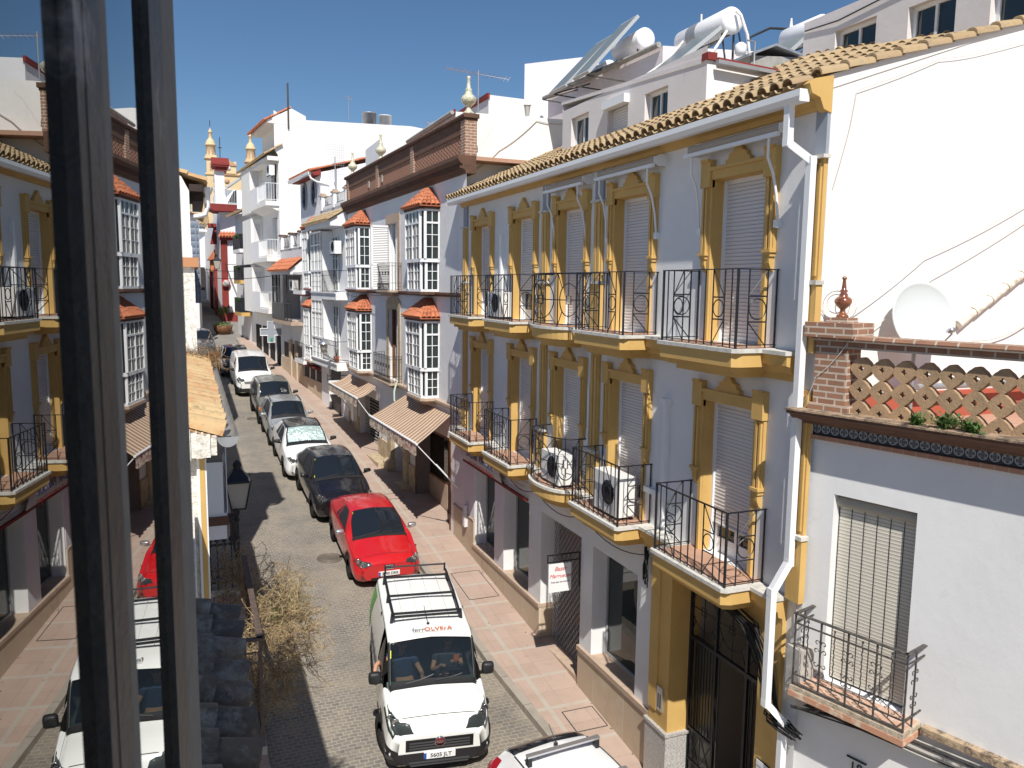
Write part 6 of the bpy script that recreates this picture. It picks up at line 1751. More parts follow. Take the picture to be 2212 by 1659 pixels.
for yy in (74.5, 79.5):
    t = (yy - 70) / 18; xx = 2.45 - .9 * t
    b = MB(); b.box(xx - .25, xx + .1, yy - .3, yy + .3, g0, 9.6); b.build('pilaster', m_red, CH)
b = MB(); b.box(1.75, 2.1, 76, 78, 9.3, 10.3); b.prism([(1.5, 10.3), (2.1, 11.2), (2.15, 10.3)], 1, 75.6, 78.6); b.build('portal_hood', m_tileO, CH)
b = MB(); b.prism([(1.75, 11.6), (2.25, 11.6), (2.25, 13.0), (1.75 + .3, 13.0)], 1, 73.6, 74.6); b.box(1.6, 2.3, 73.4, 74.8, 13.0, 13.3); b.build('niche_bracket', m_red, CH)
b = MB(); tiles(b, (2.35, 69.45, 12.0), (8.1, 67.95, 12.0), (.06, .7, .45), .24, .4, 5, .4); b.build('band_tiles', m_tileO, CH)
b = MB(); strip(b, (2.45, 69.98), (8, 68.48), 11.75, 12.0, .35); b.build('red_eave', m_red, CH)
b = MB(); b.box(1.35, 3.75, 68.8, 72, 14.3, 14.55); b.prism([(2.0, 14.0), (3.5, 14.0), (3.75, 14.3), (1.35, 14.3)], 1, 68.8, 72); o = b.build('roof_balcony', m_red, CH)
b = MB()
for z in (14.65, 15.75): b.bar((1.37, 68.85, z), (3.72, 68.85, z), .04)
for i in range(18): b.bar((1.37 + i * .138, 68.85, 14.55), (1.37 + i * .138, 68.85, 15.75), .02)
b.build('railing', m_pvc, o)
b = MB(); b.box(1.33, 1.37, 68.85, 71.5, 14.55, 15.8); b.prism([(3.0, 14.6), (3.75, 14.6), (3.75, 15.7), (3.5, 15.6)], 1, 68.9, 68.95); b.build('dark_screen', m_black, o)
b = MB(); b.box(2.15, 2.9, 70.3, 71.6, 14.3, 17.4); b.build('belfry', m_white2, CH)
for zz, rr in ((15.9, .2), (16.7, .16)):
    b = MB(); b.tube([(2.13, 70.9 + rr * math.cos(2 * PI * k / 14), zz + rr * 1.4 * math.sin(2 * PI * k / 14)) for k in range(14)], .05, 4, closed=True); b.build('opening_ring', m_greyp, CH)
b = MB(); b.box(2.2, 3.1, 70.0, 71.9, 17.3, 17.6); b.box(2.0, 3.25, 69.8, 72.1, 17.6, 17.72); b.prism([(69.75, 17.72), (72.2, 17.72), (72.2, 17.85), (71, 18.45), (69.75, 17.85)], 0, 1.95, 3.3); b.build('belfry_cap', m_red, CH)
S = thing('no_parking_sign', 'round no-parking sign on the red corner pilaster of the chapel', 'sign', (2.75, 69.7, 8.2))
b = MB(); b.lathe([(0, 0), (.33, 0), (.33, .03), (0, .03)], (2.75, 69.6, 8.25), 24, axis=1); b.build('sign_rim', m_signred, S)
b = MB(); b.lathe([(0, 0), (.27, 0), (.27, .02), (0, .02)], (2.75, 69.58, 8.25), 24, axis=1); b.build('sign_face', mat('faded_sign', (.38, .45, .42), .6), S)
b = MB(); b.bar((2.55, 69.56, 8.45), (2.95, 69.56, 8.05), .07, .02); b.build('sign_slash', m_signred, S)
for P, A, lb in (((2.0, 66.5, 9.4), (1.2, 66.5, 9.4), 'black wall lantern to the left of the chapel corner pilaster'), ((3.75, 62, 8.6), (4.4, 62, 8.4), 'black wall lantern in front of the white side of the chapel')):
    lamp(P, A, lb, 1.5)
b = MB(); b.box(3.9, 4.15, 69.2, 69.25, 7.7, 8.2); tag(b.build('wall_notice', m_greyp), 'small grey notice plate on the white chapel wall', 'notice')
rn = random.Random(9)
for k, (a, c, lb) in enumerate((((1.0, 60, 9.2), (4.2, 58.5, 9.25), 'upper dark cable strung across the street before the chapel'), ((1.0, 50, 8.6), (4.6, 50.5, 8.75), 'lower dark cable strung across the street before the chapel'), ((2.7, 69.6, 9.8), (4.0, 60, 9.9), 'cable running from the chapel corner to the right-hand houses'), ((2.75, 69.6, 9.9), (3.9, 69.2, 6.5), 'cable drooping diagonally down the white chapel wall'))):
    cable('cable', lb, [a, c], .02, sag=.12)
# shrub in a pot in the square
S = thing('potted_shrub', 'small clipped tree in a round brown planter standing in the square at the street end', 'potted plant', (2.16, 62.6, gz(62.6)))
b = MB(); b.lathe([(0, 0), (.42, 0), (.62, .3), (.68, .62), (.62, .66), (0, .6)], (2.16, 62.6, gz(62.6)), 20); b.build('planter', m_wood, S)
b = MB(); b.tube([(2.16, 62.6, gz(62.6) + .6), (2.2, 62.6, gz(62.6) + 1.5)], .035, 6); b.build('trunk', m_wood, S)
def leafball(b, c, r, n, w, seed, flat=1.0):
    rn = random.Random(seed)
    for _ in range(n):
        d = Vector([rn.gauss(0, 1) for _ in range(3)]).normalized() * r * rn.random() ** .4; d.z *= flat
        p = Vector(c) + d; a = Vector([rn.gauss(0, 1) for _ in range(3)]).normalized(); q = a.cross(Vector((.3, .5, .8))).normalized()
        b.face([p, p + a * w + q * w * .4, p + a * w * 2, p + a * w - q * w * .4])
b = MB(); leafball(b, (2.2, 62.6, gz(62.6) + 1.75), .42, 500, .06, 1, .85); b.build('crown', m_leaf, S)
b = MB(); leafball(b, (2.16, 62.6, gz(62.6) + .72), .75, 500, .07, 2, .3); b.build('underplanting', mat('pale_green_leaf', (.28, .36, .16), .7), S)

# white houses left and behind the chapel
def simple_house(name, label, pts, z0, zt, m, cat='house', roof=None):
    cx_, cy_ = sum(p[0] for p in pts) / len(pts), sum(p[1] for p in pts) / len(pts)
    S = thing(name, label, cat, (cx_, cy_, z0)); b = volume('', '', pts, z0, zt, m); b.build('walls', m, S); return S
S = simple_house('white_house', 'white block with a blind panel behind the chapel balcony', [(2.5, 78), (9, 76), (9, 90), (2.5, 90)], 6, [16.6, 16.6, 17, 17], m_white2)
b = MB(); b.box(3.0, 4.2, 77.6, 77.85, 15.2, 15.9); b.build('panel', m_pvc, S)
S = simple_house('white_house', 'white house with a moulded cornice left of the chapel portal', [(.2, 92), (1.7, 91), (1.7, 110), (-4, 110), (-4, 92)], 6, 14.2, m_white2)
b = MB(); b.box(.0, 1.95, 90.7, 91.4, 13.6, 13.9); b.box(.1, 1.85, 90.8, 91.3, 14.1, 14.3); b.build('cornice', m_white2, S)
b = MB(); tiles(b, (-.1, 90.6, 14.3), (2.1, 90.3, 14.3), (0, 3, 1.2), .3, .6, 4, .4); b.build('roof', m_tileY, S)
b = MB(); b.box(.75, 1.5, 90.6, 91.2, 6.2, 9.9); b.build('door', m_darkwood, S)
for k in range(4):
    b = MB(); b.box(.1, 1.6, 88.5 + k * .5, 91, gz(88) + k * .22 - .4, gz(88) + .2 + k * .22); b.build('step', m_concrete, S)
S = simple_house('white_house', 'low white wall house under the church at the left', [(-3, 60), (.75, 62), (.75, 86), (-3, 86)], 4, 13.4, m_white2)
# roof solar heater on the block behind the chapel, and the tiled eaves between
# ---------------------------------------------------------------- rooftop solar water heaters
def heater(x, y0, y1, z, r, xl, zl, panels, label, frame_h=1.2, strip=True, top=None):
    S = thing('solar_heater', label, 'solar water heater', (x, (y0 + y1) / 2, z - frame_h))
    b = MB(); n = 28
    prof = [(0, y0 - .05), (r * .6, y0 - .045), (r * .9, y0 - .02), (r, y0 + .02), (r, y1 - .02), (r * .9, y1 + .02), (0, y1 + .05)]
    b.lathe([(p[0], p[1]) for p in prof], (x, 0, z), n, axis=1); b.build('tank', m_tank, S)
    if strip:
        b = MB(); b.lathe([(r + .004, y1 - (y1 - y0) * .45), (r + .004, y1 - (y1 - y0) * .25)], (x, 0, z), n, axis=1); b.build('label_plate', m_greysteel, S)
    for (pa, pb) in panels:
        b = MB(); dx, dz = (x - r * .6 - xl, z - .15 - zl) if not top else (top[0] - xl, top[1] - zl); nx, nz = -dz, dx; L = math.hypot(dx, dz); nx, nz = nx / L * .08, nz / L * .08
        q = [(xl, zl), (xl + dx, zl + dz), (xl + dx + nx, zl + dz + nz), (xl + nx, zl + nz)]
        b.prism(q, 1, pa, pb); o = b.build('collector', m_solarback, S)
        b = MB(); b.prism([(xl + nx * 1.02 + dx * .03, zl + nz * 1.02 + dz * .03), (xl + dx * .97 + nx * 1.02, zl + dz * .97 + nz * 1.02), (xl + dx * .97 + nx * 1.08, zl + dz * .97 + nz * 1.08), (xl + dx * .03 + nx * 1.08, zl + dz * .03 + nz * 1.08)], 1, pa + .04, pb - .04); b.build('collector_glass', m_solar, o)
    b = MB(); zb = z - frame_h
    for yy in (y0 + .15, y1 - .15):
        b.bar((x + r * .5, yy, zb), (x + r * .5, yy, z - r * .8), .035); b.bar((xl, yy, zl), (x - r * .2, yy, z - r), .035); b.bar((x + r * .5, yy, zb + .1), (x - r * .6, yy, z - r * .9), .03)
        b.bar((xl, yy, zl), (x + r * .5, yy, zb), .03)
    b.bar((x, y0 + .1, z - r), (x, y1 - .1, z - r), .05, .03); b.bar((x + r * .5, y0 + .15, zb + .15), (x + r * .5, y1 - .15, z - r), .025)
    b.build('stand', m_iron_old, S)
    return S
A = heater(11.25, 15.2, 17.1, 14.15, .285, 9.15, 12.45, [(15.25, 16.35)], 'big white solar water tank with a pale collector sloping down over the penthouse', 1.9)
b = MB()
b.tube([(11.25, 15.1, 14.3), (11.3, 15.0, 14.2), (11.5, 15.0, 13.8), (11.65, 15.0, 13.0), (11.9, 15.0, 12.2)], .035, 7)
b.tube([(11.1, 15.2, 13.9), (10.7, 15.1, 13.4), (10.0, 15.1, 12.9), (9.3, 15.1, 12.5)], .035, 7)
b.tube([(11.1, 16.7, 14.2), (10.6, 16.8, 13.6), (10.0, 16.7, 13.2)], .035, 7); b.tube([(11.25, 16.4, 14.4), (11.25, 16.4, 14.62)], .025, 6)
b.build('pipe', m_insul, A)
b = MB(); b.lathe([(0, 0), (.08, .01), (.125, .06), (.13, .16), (.12, .23), (.05, .28), (0, .28)], (11.35, 15.02, 13.36), 16); b.build('expansion_vessel', m_tank, A)
b = MB(); b.tube([(11.35, 15.02, 13.6), (11.3, 15.05, 13.85)], .02, 6); b.build('valve', m_black, A)
B_ = heater(10.95, 18.35, 19.7, 14.58, .27, 9.35, 13.55, [(18.3, 19.15)], 'solar water tank with its round white end facing the camera beside a dark tilted collector', 1.1, strip=False, top=(10.72, 15.05))
C_ = heater(11.0, 20.3, 21.3, 14.3, .25, 9.35, 13.5, [(19.6, 20.6)], 'farther solar water heater, its tank half hidden behind the nearer dark collector', .9, strip=False, top=(10.75, 14.95))
D_ = heater(13.6, 15.0, 16.2, 14.25, .28, 12.0, 12.9, [(15.2, 16.2)], 'solar water tank half hidden by the higher rooftop storey, with a looped black pipe', 1.3, strip=False)
b = MB(); b.tube([(13.6, 16.25, 14.55), (13.3, 16.5, 14.6), (12.9, 16.7, 14.4), (12.7, 16.7, 14.0), (12.8, 16.6, 13.7), (13.2, 16.4, 13.75), (13.7, 16.2, 13.9)], .03, 6); b.build('pipe', m_cable, D_)
b = MB(); b.tube([(13.6, 16.1, 14.5), (13.6, 16.1, 14.75)], .05, 6, r2=.02); b.build('valve', m_insul, D_)
S = thing('chimney_block', 'grey cement chimney block with a sloping slab cap on the roof', 'chimney', (10.9, 14, 12.1))
b = volume('', '', [(10.35, 13.4), (11.55, 13.4), (11.55, 14.4), (10.35, 14.4)], 11.9, [12.85, 12.95, 12.95, 12.85], m_concrete); b.build('block', m_concrete, S)
b = MB(); b.prism([(10.25, 12.85), (10.9, 13.12), (11.65, 12.98), (11.65, 12.94), (10.9, 13.07), (10.25, 12.80)], 1, 13.3, 14.5); b.build('cap', m_greysteel, S)
b = MB(); rn = random.Random(2)
for k in range(7): b.tube([(10.6 + rn.random() * .6, 13.1, 12.1 + rn.random() * .15), (11.0 + rn.random() * .5, 12.9, 12.05 + rn.random() * .2), (11.9, 12.6, 12.0 + rn.random() * .15)], .015, 4)
tag(b.build('cable_tangle', m_cable), 'tangle of black cables lying on the red coping near the chimney block', 'cable')
b = MB(); b.tube([(10.3, 13.2, 11.9), (10.3, 13.2, 13.05), (10.12, 13.2, 13.05)], .02, 5); tag(b.build('vent_pipe', m_greysteel), 'thin bent vent pipe left of the chimney block', 'pipe')
S = thing('wall_lantern', 'white wall lantern under the grey gutter above the stained party wall', 'lantern', (9.0, 21.2, 13.0))
b = MB(); b.lathe([(0, .5), (.02, .44), (.1, .36), (.12, .33), (0, .33)], (8.95, 21.3, 13.0), 8); b.lathe([(.05, 0), (.03, .03), (.05, .06), (0, .06)], (8.95, 21.3, 13.0), 8); b.tube([(9.12, 21.3, 13.0), (8.95, 21.3, 12.92), (8.95, 21.3, 13.05)], .02, 6); b.build('frame', m_tank, S)
b = MB(); b.lathe([(.06, .06), (.1, .33)], (8.95, 21.3, 13.0), 6); b.build('lamp_glass', m_lampglass, S)
S = thing('solar_heater', 'small distant solar water heater on the white block by the chapel', 'solar water heater', (3.9, 77, 16.7))
b = MB(); b.lathe([(0, -.8), (.4, -.8), (.4, .8), (0, .8)], (5.0, 78, 17.9), 16, axis=1); b.build('tank', m_tank, S)
b = MB(); b.prism([(3.2, 16.6), (4.8, 17.8), (4.75, 17.95), (3.1, 16.7)], 1, 77.2, 78.8); b.build('collector', m_solarback, S)
b = MB(); b.bar((5, 77.5, 16.5), (5, 77.5, 17.5), .06); b.bar((5.3, 77.5, 16.5), (4.8, 77.5, 17.5), .06); b.build('stand', m_greysteel, S)

# ---------------------------------------------------------------- the church on its hill
CC = thing('church', 'ochre stone church with two domed bell towers and a clock gable on the hill', 'church', (11, 236, 20))
def tower(x, y, s=1.0, z0=20):
    b = MB(); D_ = MB(); w = 1.25
    b.box(x - w, x + w, y - w, y + w, z0, 36.6)
    b.box(x - w - .3, x + w + .3, y - w - .3, y + w + .3, 36.5, 36.95); b.box(x - w + .05, x + w - .05, y - w + .05, y + w - .05, 36.95, 40.6); b.box(x - w - .35, x + w + .35, y - w - .35, y + w + .35, 40.6, 41.05)
    b.box(x - w - .1, x + w + .1, y - w - .1, y + w + .1, 41.05, 41.6)
    b.lathe([(1.3, 41.6), (1.2, 42.0), (1.15, 42.1), (1.15, 44.6), (1.35, 44.7), (1.4, 45.0), (1.2, 45.1), (1.15, 45.5), (.95, 46.0), (.6, 46.4), (.45, 46.5), (.42, 46.6), (.42, 48.0), (.55, 48.1), (.55, 48.3), (.4, 48.5), (.15, 48.9), (.08, 49.2), (0, 49.5)], (x, y, -0.6), 16)
    b.build('tower', m_church, CC)
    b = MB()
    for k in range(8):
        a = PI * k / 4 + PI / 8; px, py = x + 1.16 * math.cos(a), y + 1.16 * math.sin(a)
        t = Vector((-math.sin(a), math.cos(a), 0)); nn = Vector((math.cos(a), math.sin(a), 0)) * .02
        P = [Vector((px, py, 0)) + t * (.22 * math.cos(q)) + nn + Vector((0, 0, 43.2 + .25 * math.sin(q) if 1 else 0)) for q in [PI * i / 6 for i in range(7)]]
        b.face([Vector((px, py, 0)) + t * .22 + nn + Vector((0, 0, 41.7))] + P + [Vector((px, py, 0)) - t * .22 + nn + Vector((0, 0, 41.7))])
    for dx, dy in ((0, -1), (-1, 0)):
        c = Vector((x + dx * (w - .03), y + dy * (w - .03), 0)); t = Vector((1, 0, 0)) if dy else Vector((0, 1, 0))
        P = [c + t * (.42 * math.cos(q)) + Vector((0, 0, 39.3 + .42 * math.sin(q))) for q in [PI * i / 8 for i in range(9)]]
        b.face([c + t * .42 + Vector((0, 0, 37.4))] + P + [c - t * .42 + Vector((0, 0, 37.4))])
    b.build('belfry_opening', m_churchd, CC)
    b = MB(); b.box(x - w - .36, x + w + .36, y - w - .36, y + w + .36, 40.55, 40.72); b.lathe([(1.38, 44.05), (1.42, 44.2), (1.38, 44.3)], (x, y, 0), 16); b.build('cornice', m_churchd, CC)
tower(6.3, 230); tower(16.5, 232)
b = MB(); b.box(7, 16, 232, 262, 20, 37.4); b.box(6.9, 16.2, 231.7, 232, 37.0, 37.7); b.box(8.6, 12.6, 231.5, 233, 37.4, 39.5); b.prism([(8.3, 39.5), (12.9, 39.5), (10.6, 40.9)], 1, 231.4, 233); b.box(12.0, 12.7, 231.5, 233, 39.4, 40.6); b.box(14, 14.4, 231.6, 232, 37.7, 38.4); b.build('nave', m_church, CC)
b = MB(); b.box(1, 6, 236, 262, 20, 34.5); b.box(.8, 6, 235.8, 236.2, 34.4, 34.9); b.build('side_chapel', m_church, CC)
b = MB(); b.lathe([(0, 0), (.55, 0), (.55, .1), (0, .1)], (10.7, 231.35, 38.8), 20, axis=1); b.build('clock_face', m_paper, CC)
b = MB(); b.bar((10.7, 231.3, 38.8), (10.7, 231.3, 39.2), .07); b.bar((10.7, 231.3, 38.8), (10.45, 231.3, 38.8), .07); b.build('clock_hand', m_ink, CC)
b = MB(); b.prism([(8.2, 39.45), (13.0, 39.45), (13.0, 39.6), (10.6, 41.05), (8.2, 39.6)], 1, 231.2, 231.4); b.box(6.9, 16.2, 231.6, 231.7, 37.0, 37.2); b.lathe([(0, 0), (.7, 0), (.7, .1), (0, .1)], (10.2, 231.9, 35.4), 16, axis=1); b.build('red_trim', m_churchd, CC)
b = MB(); b.tube([(6.3, 230, 48.8), (6.3, 230, 50.6)], .08, 5); b.build('finial_cross', m_iron, CC)
b = MB(); b.bar((5.6, 150, 25), (5.6, 150, 33.2), .12); b.bar((5.25, 150, 31.4), (5.95, 150, 31.4), .12); tag(b.build('iron_cross', m_iron), 'thin dark iron cross rising beside the left church tower', 'cross')

# ---------------------------------------------------------------- left side of the street
LH = thing('tiled_house', 'low house on the left with lichen-covered roof tiles, half-round gutter and ochre corner strip', 'house', (-1.5, 10, gz(10)))
b = MB(); b.box(-5, .06, 6.98, 13.3, -1, 6.95); b.build('wall', m_rough, LH)
b = MB(); b.box(.0, .02, 6.955, 6.98, -1, 6.9); b.box(.062, .075, 6.96, 13.3, -1, 6.85); b.build('white_trim', m_white2, LH)
b = MB(); b.box(.02, .062, 6.955, 6.98, -1, 6.88); b.build('corner_strip', m_yellow, LH)
b = MB()
rn = random.Random(6)
for i in range(10): 
    x = -.35 + i * .05; b.box(x, x + .06, 6.84 + rn.random() * .03, 7.0, 6.90 - .03 * rn.random() - max(0, (.1 - x)) * .06, 7.04 + (.12 - x) * .3)
b.build('rubble_verge', m_rough, LH)
b = MB(); tiles(b, (.17, 13.35, 7.02), (.17, 6.86, 7.02), (-2.4, 0, .85), .33, .36, 8, 1.6); b.build('roof', m_tileL, LH)
b = MB()
gp = [(.245 + .085 * math.cos(a), 7.05 + .085 * math.sin(a)) for a in [PI + PI * k / 10 for k in range(11)]]
for y0, y1 in ((6.8, 13.2),):
    b.grid([[(x, yy, z) for x, z in gp] for yy in (y0, y1)], True); b.grid([[(x * .98 + .005, yy, z + .008) for x, z in gp] for yy in (y0, y1)], True)
    b.face([(x, y0, z) for x, z in gp])
for k in range(12): b.tube([(x, 6.9 + k * .55, z - .003) for x, z in gp], .007, 4)
b.build('gutter', m_greysteel, LH)
b = MB(); b.box(.06, .37, 11.4, 12.9, 5.1, 5.14); b.box(.06, .37, 11.4, 12.9, 6.6, 6.66); b.box(.38, .37, 11.4, 11.44, 5.14, 6.6); b.box(.06, .12, 11.4, 11.44, 5.14, 6.6); b.box(.12, .33, 11.405, 11.43, 5.14, 5.80); b.box(.12, .33, 11.4, 11.43, 5.80, 5.86); b.box(.38, .37, 11.44, 12.9, 5.14, 5.8); b.box(.33, .37, 12.2, 12.26, 5.8, 6.6); o = b.build('bay_window', m_pvc, LH)
b = MB(); b.face([(.12, 11.42, 5.86), (.33, 11.42, 5.86), (.33, 11.42, 6.6), (.12, 11.42, 6.6)]); b.face([(.35, 11.44, 5.8), (.35, 12.9, 5.8), (.35, 12.9, 6.6), (.35, 11.44, 6.6)]); b.build('pane', mat_glass('grey_curtained_glass', (.13, .125, .12), .15), o)
b = MB(); b.box(.06, .39, 11.36, 12.95, 4.98, 5.1); b.build('bay_base', m_cornice, o)
b = MB(); b.box(.06, .36, 11.38, 12.9, 4.78, 4.98); b.build('bay_corbel', m_white2, o)
# balcony choked with dead weeds
b = MB(); b.box(.07, .50, 6.98, 9.4, 4.12, 4.2); o = b.build('balcony', m_concrete, LH)
b = MB()
b.bar((.20, 7.02, 5.2), (.485, 7.0, 5.2), .055, .02); b.bar((.465, 7.0, 5.2), (.465, 9.3, 5.2), .055, .02)
b.bar((.20, 7.02, 4.26), (.47, 7.0, 4.26), .02); b.bar((.47, 7.0, 4.26), (.47, 9.3, 4.26), .02); b.bar((.2, 7.0, 5.08), (.47, 7.0, 5.08), .012)
for q in (.22, .34, .46): b.bar((q, 7.0, 4.2), (q, 7.0, 5.2), .016)
for k in range(16): b.bar((.47, 7.0 + k * .15, 4.2), (.47, 7.0 + k * .15, 5.2), .014)
b.build('railing', mat('rusty_iron', (.14, .10, .075), .75, (.07, .05, .045), 25), o)
b = MB(); b.box(.19, .225, 7.05, 7.09, -1, 5.15); b.build('drain_pipe', mat('rust_brown_pipe', (.13, .085, .065), .7), LH)


def drybush(c, rx, ry, rz, n, L, seed, m, label, name='dead_weeds', out=(.5, -.1, -.1)):
    rn = random.Random(seed); S = thing(name, label, 'plant', c); st = MB(); lf = MB(); c = Vector(c)
    for i in range(n):
        p = c + Vector((rn.uniform(-rx, rx), rn.uniform(-ry, ry), rn.uniform(-rz, rz) * .6))
        v = Vector((rn.gauss(out[0], .6), rn.gauss(out[1], .7), rn.gauss(.25, .5))).normalized(); pts = [p]; l = L * rn.uniform(.4, 1.1)
        for k in range(6):
            v = (v + Vector((rn.gauss(0, .22), rn.gauss(0, .22), rn.gauss(-.08, .18)))).normalized(); p = p + v * (l / 6); pts.append(p)
        st.tube(pts, .0028, 3, cap=False)
        for k in range(1, 7):
            for _ in range(rn.choice((2, 3, 4))):
                a = pts[k] + Vector([rn.uniform(-.012, .012) for _ in range(3)]); d = Vector([rn.gauss(0, 1) for _ in range(3)]).normalized() * rn.uniform(.012, .035); s_ = d.cross(Vector((.2, .3, 1))).normalized() * rn.uniform(.002, .006)
                lf.face([a - s_, a + d, a + s_])
                if rn.random() < .35: lf.tube([a, a + d * 2.2], .0014, 3, cap=False)
    st.build('stem', m_dry, S); lf.build('foliage', m, S); return S
drybush((.70, 8.1, 4.95), .22, .85, .42, 520, .38, 31, m_dry, 'big tangle of dry straw-coloured weeds bursting out of the rusty balcony')
drybush((.30, 7.5, 4.75), .09, .35, .40, 130, .22, 36, m_dry, 'dry straw-coloured weeds caught inside the corner of the rusty balcony railing', out=(0, -.2, 0))
drybush((.62, 7.5, 4.5), .12, .3, .3, 110, .34, 32, m_dry, 'thin dry weeds trailing below the near corner of the rusty balcony', out=(.3, -.3, -.3))
drybush((.36, 9.6, 4.8), .14, .5, .45, 200, .42, 33, mat('brown_dead_weed', (.20, .14, .08), .95), 'tall brown dead weeds in the shade behind the straw-coloured tangle', out=(0, 0, .5))
drybush((.78, 8.0, 5.05), .15, .3, .1, 60, .2, 34, m_drygreen, 'small dull green sprigs among the straw-coloured weeds')
drybush((.27, 12.8, 7.12), .06, .3, .1, 90, .3, 35, mat('rusty_weed', (.30, .15, .06), .9), 'rusty brown weeds growing in the gutter at the far end of the lichened roof', out=(0, 0, .8))
drybush((-.05, 13.2, 7.2), .12, .1, .1, 60, .35, 37, mat('pale_dead_twigs', (.45, .36, .28), .9), 'pale dead twigs at the back corner of the lichened roof', out=(0, 0, 1.2))
drybush((-.02, 12.9, 7.15), .2, .12, .06, 60, .12, 38, mat('ochre_stonecrop', (.24, .18, .04), .9), 'low ochre stonecrop on the top of the lichened roof tiles', out=(0, 0, .8))
# next house with the black wrought balcony and the lantern
LA = thing('plain_house', 'plain low white house behind the dark wrought-iron balcony on the left', 'house', (-2, 16, gz(16)))
b = MB(); b.box(-5, .12, 13.35, 18.2, -1, 6.4); b.build('wall', m_white2, LA)
b = MB(); b.box(.12, .62, 13.6, 16.4, 3.12, 3.22); o = b.build('balcony', m_concrete, LA)
b = MB()
for z in (4.5, 4.0, 3.35): b.bar((.12, 13.62, z), (.62, 13.62, z), .03); b.bar((.61, 13.62, z), (.61, 16.4, z), .03)
for k in range(5):
    x = .16 + k * .11; b.bar((x, 13.62, 3.2), (x, 13.62, 4.5), .022)
    b.lathe([(0, 0), (.04, .03), (.015, .08), (.045, .12), (.02, .18), (0, .2)], (x, 13.62, 3.95), 6)
    b.lathe([(.0, .0), (.045, .04), (.0, .14)], (x, 13.62, 4.34), 6)
    if k < 4: b.tube([(x + .055 + .045 * math.cos(q * PI / 4), 13.62, 3.5 + .1 * math.sin(q * PI / 4)) for q in range(8)], .01, 4, closed=True); b.tube([(x + .055 + .045 * math.cos(q * PI / 4), 13.62, 4.44 + .04 * math.sin(q * PI / 4)) for q in range(8)], .008, 4, closed=True)
for k in range(20): b.bar((.61, 13.62 + k * .14, 3.2), (.61, 13.62 + k * .14, 4.5), .018)
b.build('railing', m_iron, o)
b = MB(); b.box(.12, .14, 14.2, 15.2, 3.2, 5.3); b.build('window', m_pvc, LA)
lamp((.635, 14.0, 4.52), (.12, 14.0, 4.5), 'black four-sided street lantern on a wall arm above the shaded pavement', 1.08)
# tall house with the ledge
LB = thing('tall_white_house', 'tall white house on the left with a terracotta ledge and projecting tiled eave', 'house', (-2, 20, gz(20)))
b = MB(); b.box(-6, .05, 18.3, 21.4, 8.8, 10.2); b.prism([(-6, 10.2), (.05, 10.2), (-.1, 10.5), (-6, 12)], 1, 18.3, 21.4); b.build('upper_wall', m_cream, LB)
b = MB(); b.box(-6, .10, 18.25, 21.4, -1, 8.62); b.build('lower_wall', m_rough, LB)
b = MB(); b.box(-6, .19, 18.15, 21.4, 8.62, 8.82); b.build('ledge', mat('terracotta_ledge', (.50, .24, .12), .85), LB)
b = MB(); tiles(b, (.36, 21.5, 10.40), (.36, 18.25, 10.40), (-4.5, 0, 1.35), .24, .4, 5, .5); b.build('roof', m_tileL, LB)
b = MB(); b.box(.05, .32, 18.3, 21.4, 10.2, 10.34); b.box(.12, .34, 18.6, 21.4, 10.02, 10.2); b.build('eave', m_darkwood, LB)
b = MB(); b.lathe([(.11, .12), (.10, .05), (.05, -.05), (.045, -.3)], (.42, 18.6, 10.2), 10); b.tube([(.42, 18.6, 9.95), (.36, 18.6, 9.75), (.2, 18.6, 9.7), (.04, 18.6, 9.68)], .05, 8); b.build('gutter_pipe', m_pvc, LB)
# further left-hand houses
S = simple_house('low_white_house', 'low white house beyond the ledge house on the left', [(-5, 21.5), (.10, 21.5), (.12, 31), (-5, 31)], 0, 7.8, m_white2)
S = simple_house('white_house', 'white house with a tall grey louvred bay on the left of the street', [(-6, 31.2), (.12, 31.2), (.14, 45), (-6, 45)], 0, [9.6, 9.6, 9.6, 9.6], m_white2)
b = MB(); b.box(.1, .46, 40, 44, 7.35, 11.1); b.build('louvred_bay', m_greylouvre, S)
b = MB(); b.box(.3, .36, 39.97, 40.0, 7.4, 10.9); b.box(.44, .48, 39.97, 44, 7.35, 11.15); b.build('bay_frame', m_bluegrey, S)
S = simple_house('white_house', 'white house with tiled eave set back beyond the louvred bay', [(-6, 56), (.55, 58), (.6, 60), (-6, 60)], 3, 12.5, m_white2)
b = MB(); tiles(b, (.95, 60, 12.5), (.95, 56.5, 12.5), (-3, 0, 1.2), .26, .4, 4, .4); b.build('roof', m_tileY, S)

# ---------------------------------------------------------------- the camera's own house: tile eave, window casement
OWN = thing('own_house', 'dark-tiled eave and wall of the house the photo is taken from', 'house', (-2, 3, 0))
b = MB(); b.box(-4, -.03, -2.5, 6.9, -1, 6.45); b.build('wall', m_rough, OWN)
b = MB(); b.box(-4, -.17, -4, 3.4, 6.62, 9.7); b.build('upper_wall', m_white2, OWN)  # unseen upper wall, added and sized to shade the eave tiles
b = MB(); tiles(b, (.115, 4.15, 6.60), (.115, 1.4, 6.60), (-.42, 0, .16), .215, .15, 8, 1.0); b.build('eave_tiles', m_tileD, OWN)
b = MB(); b.box(-.3, .05, 1.4, 4.15, 6.42, 6.58); b.build('eave_bed', m_rough, OWN)
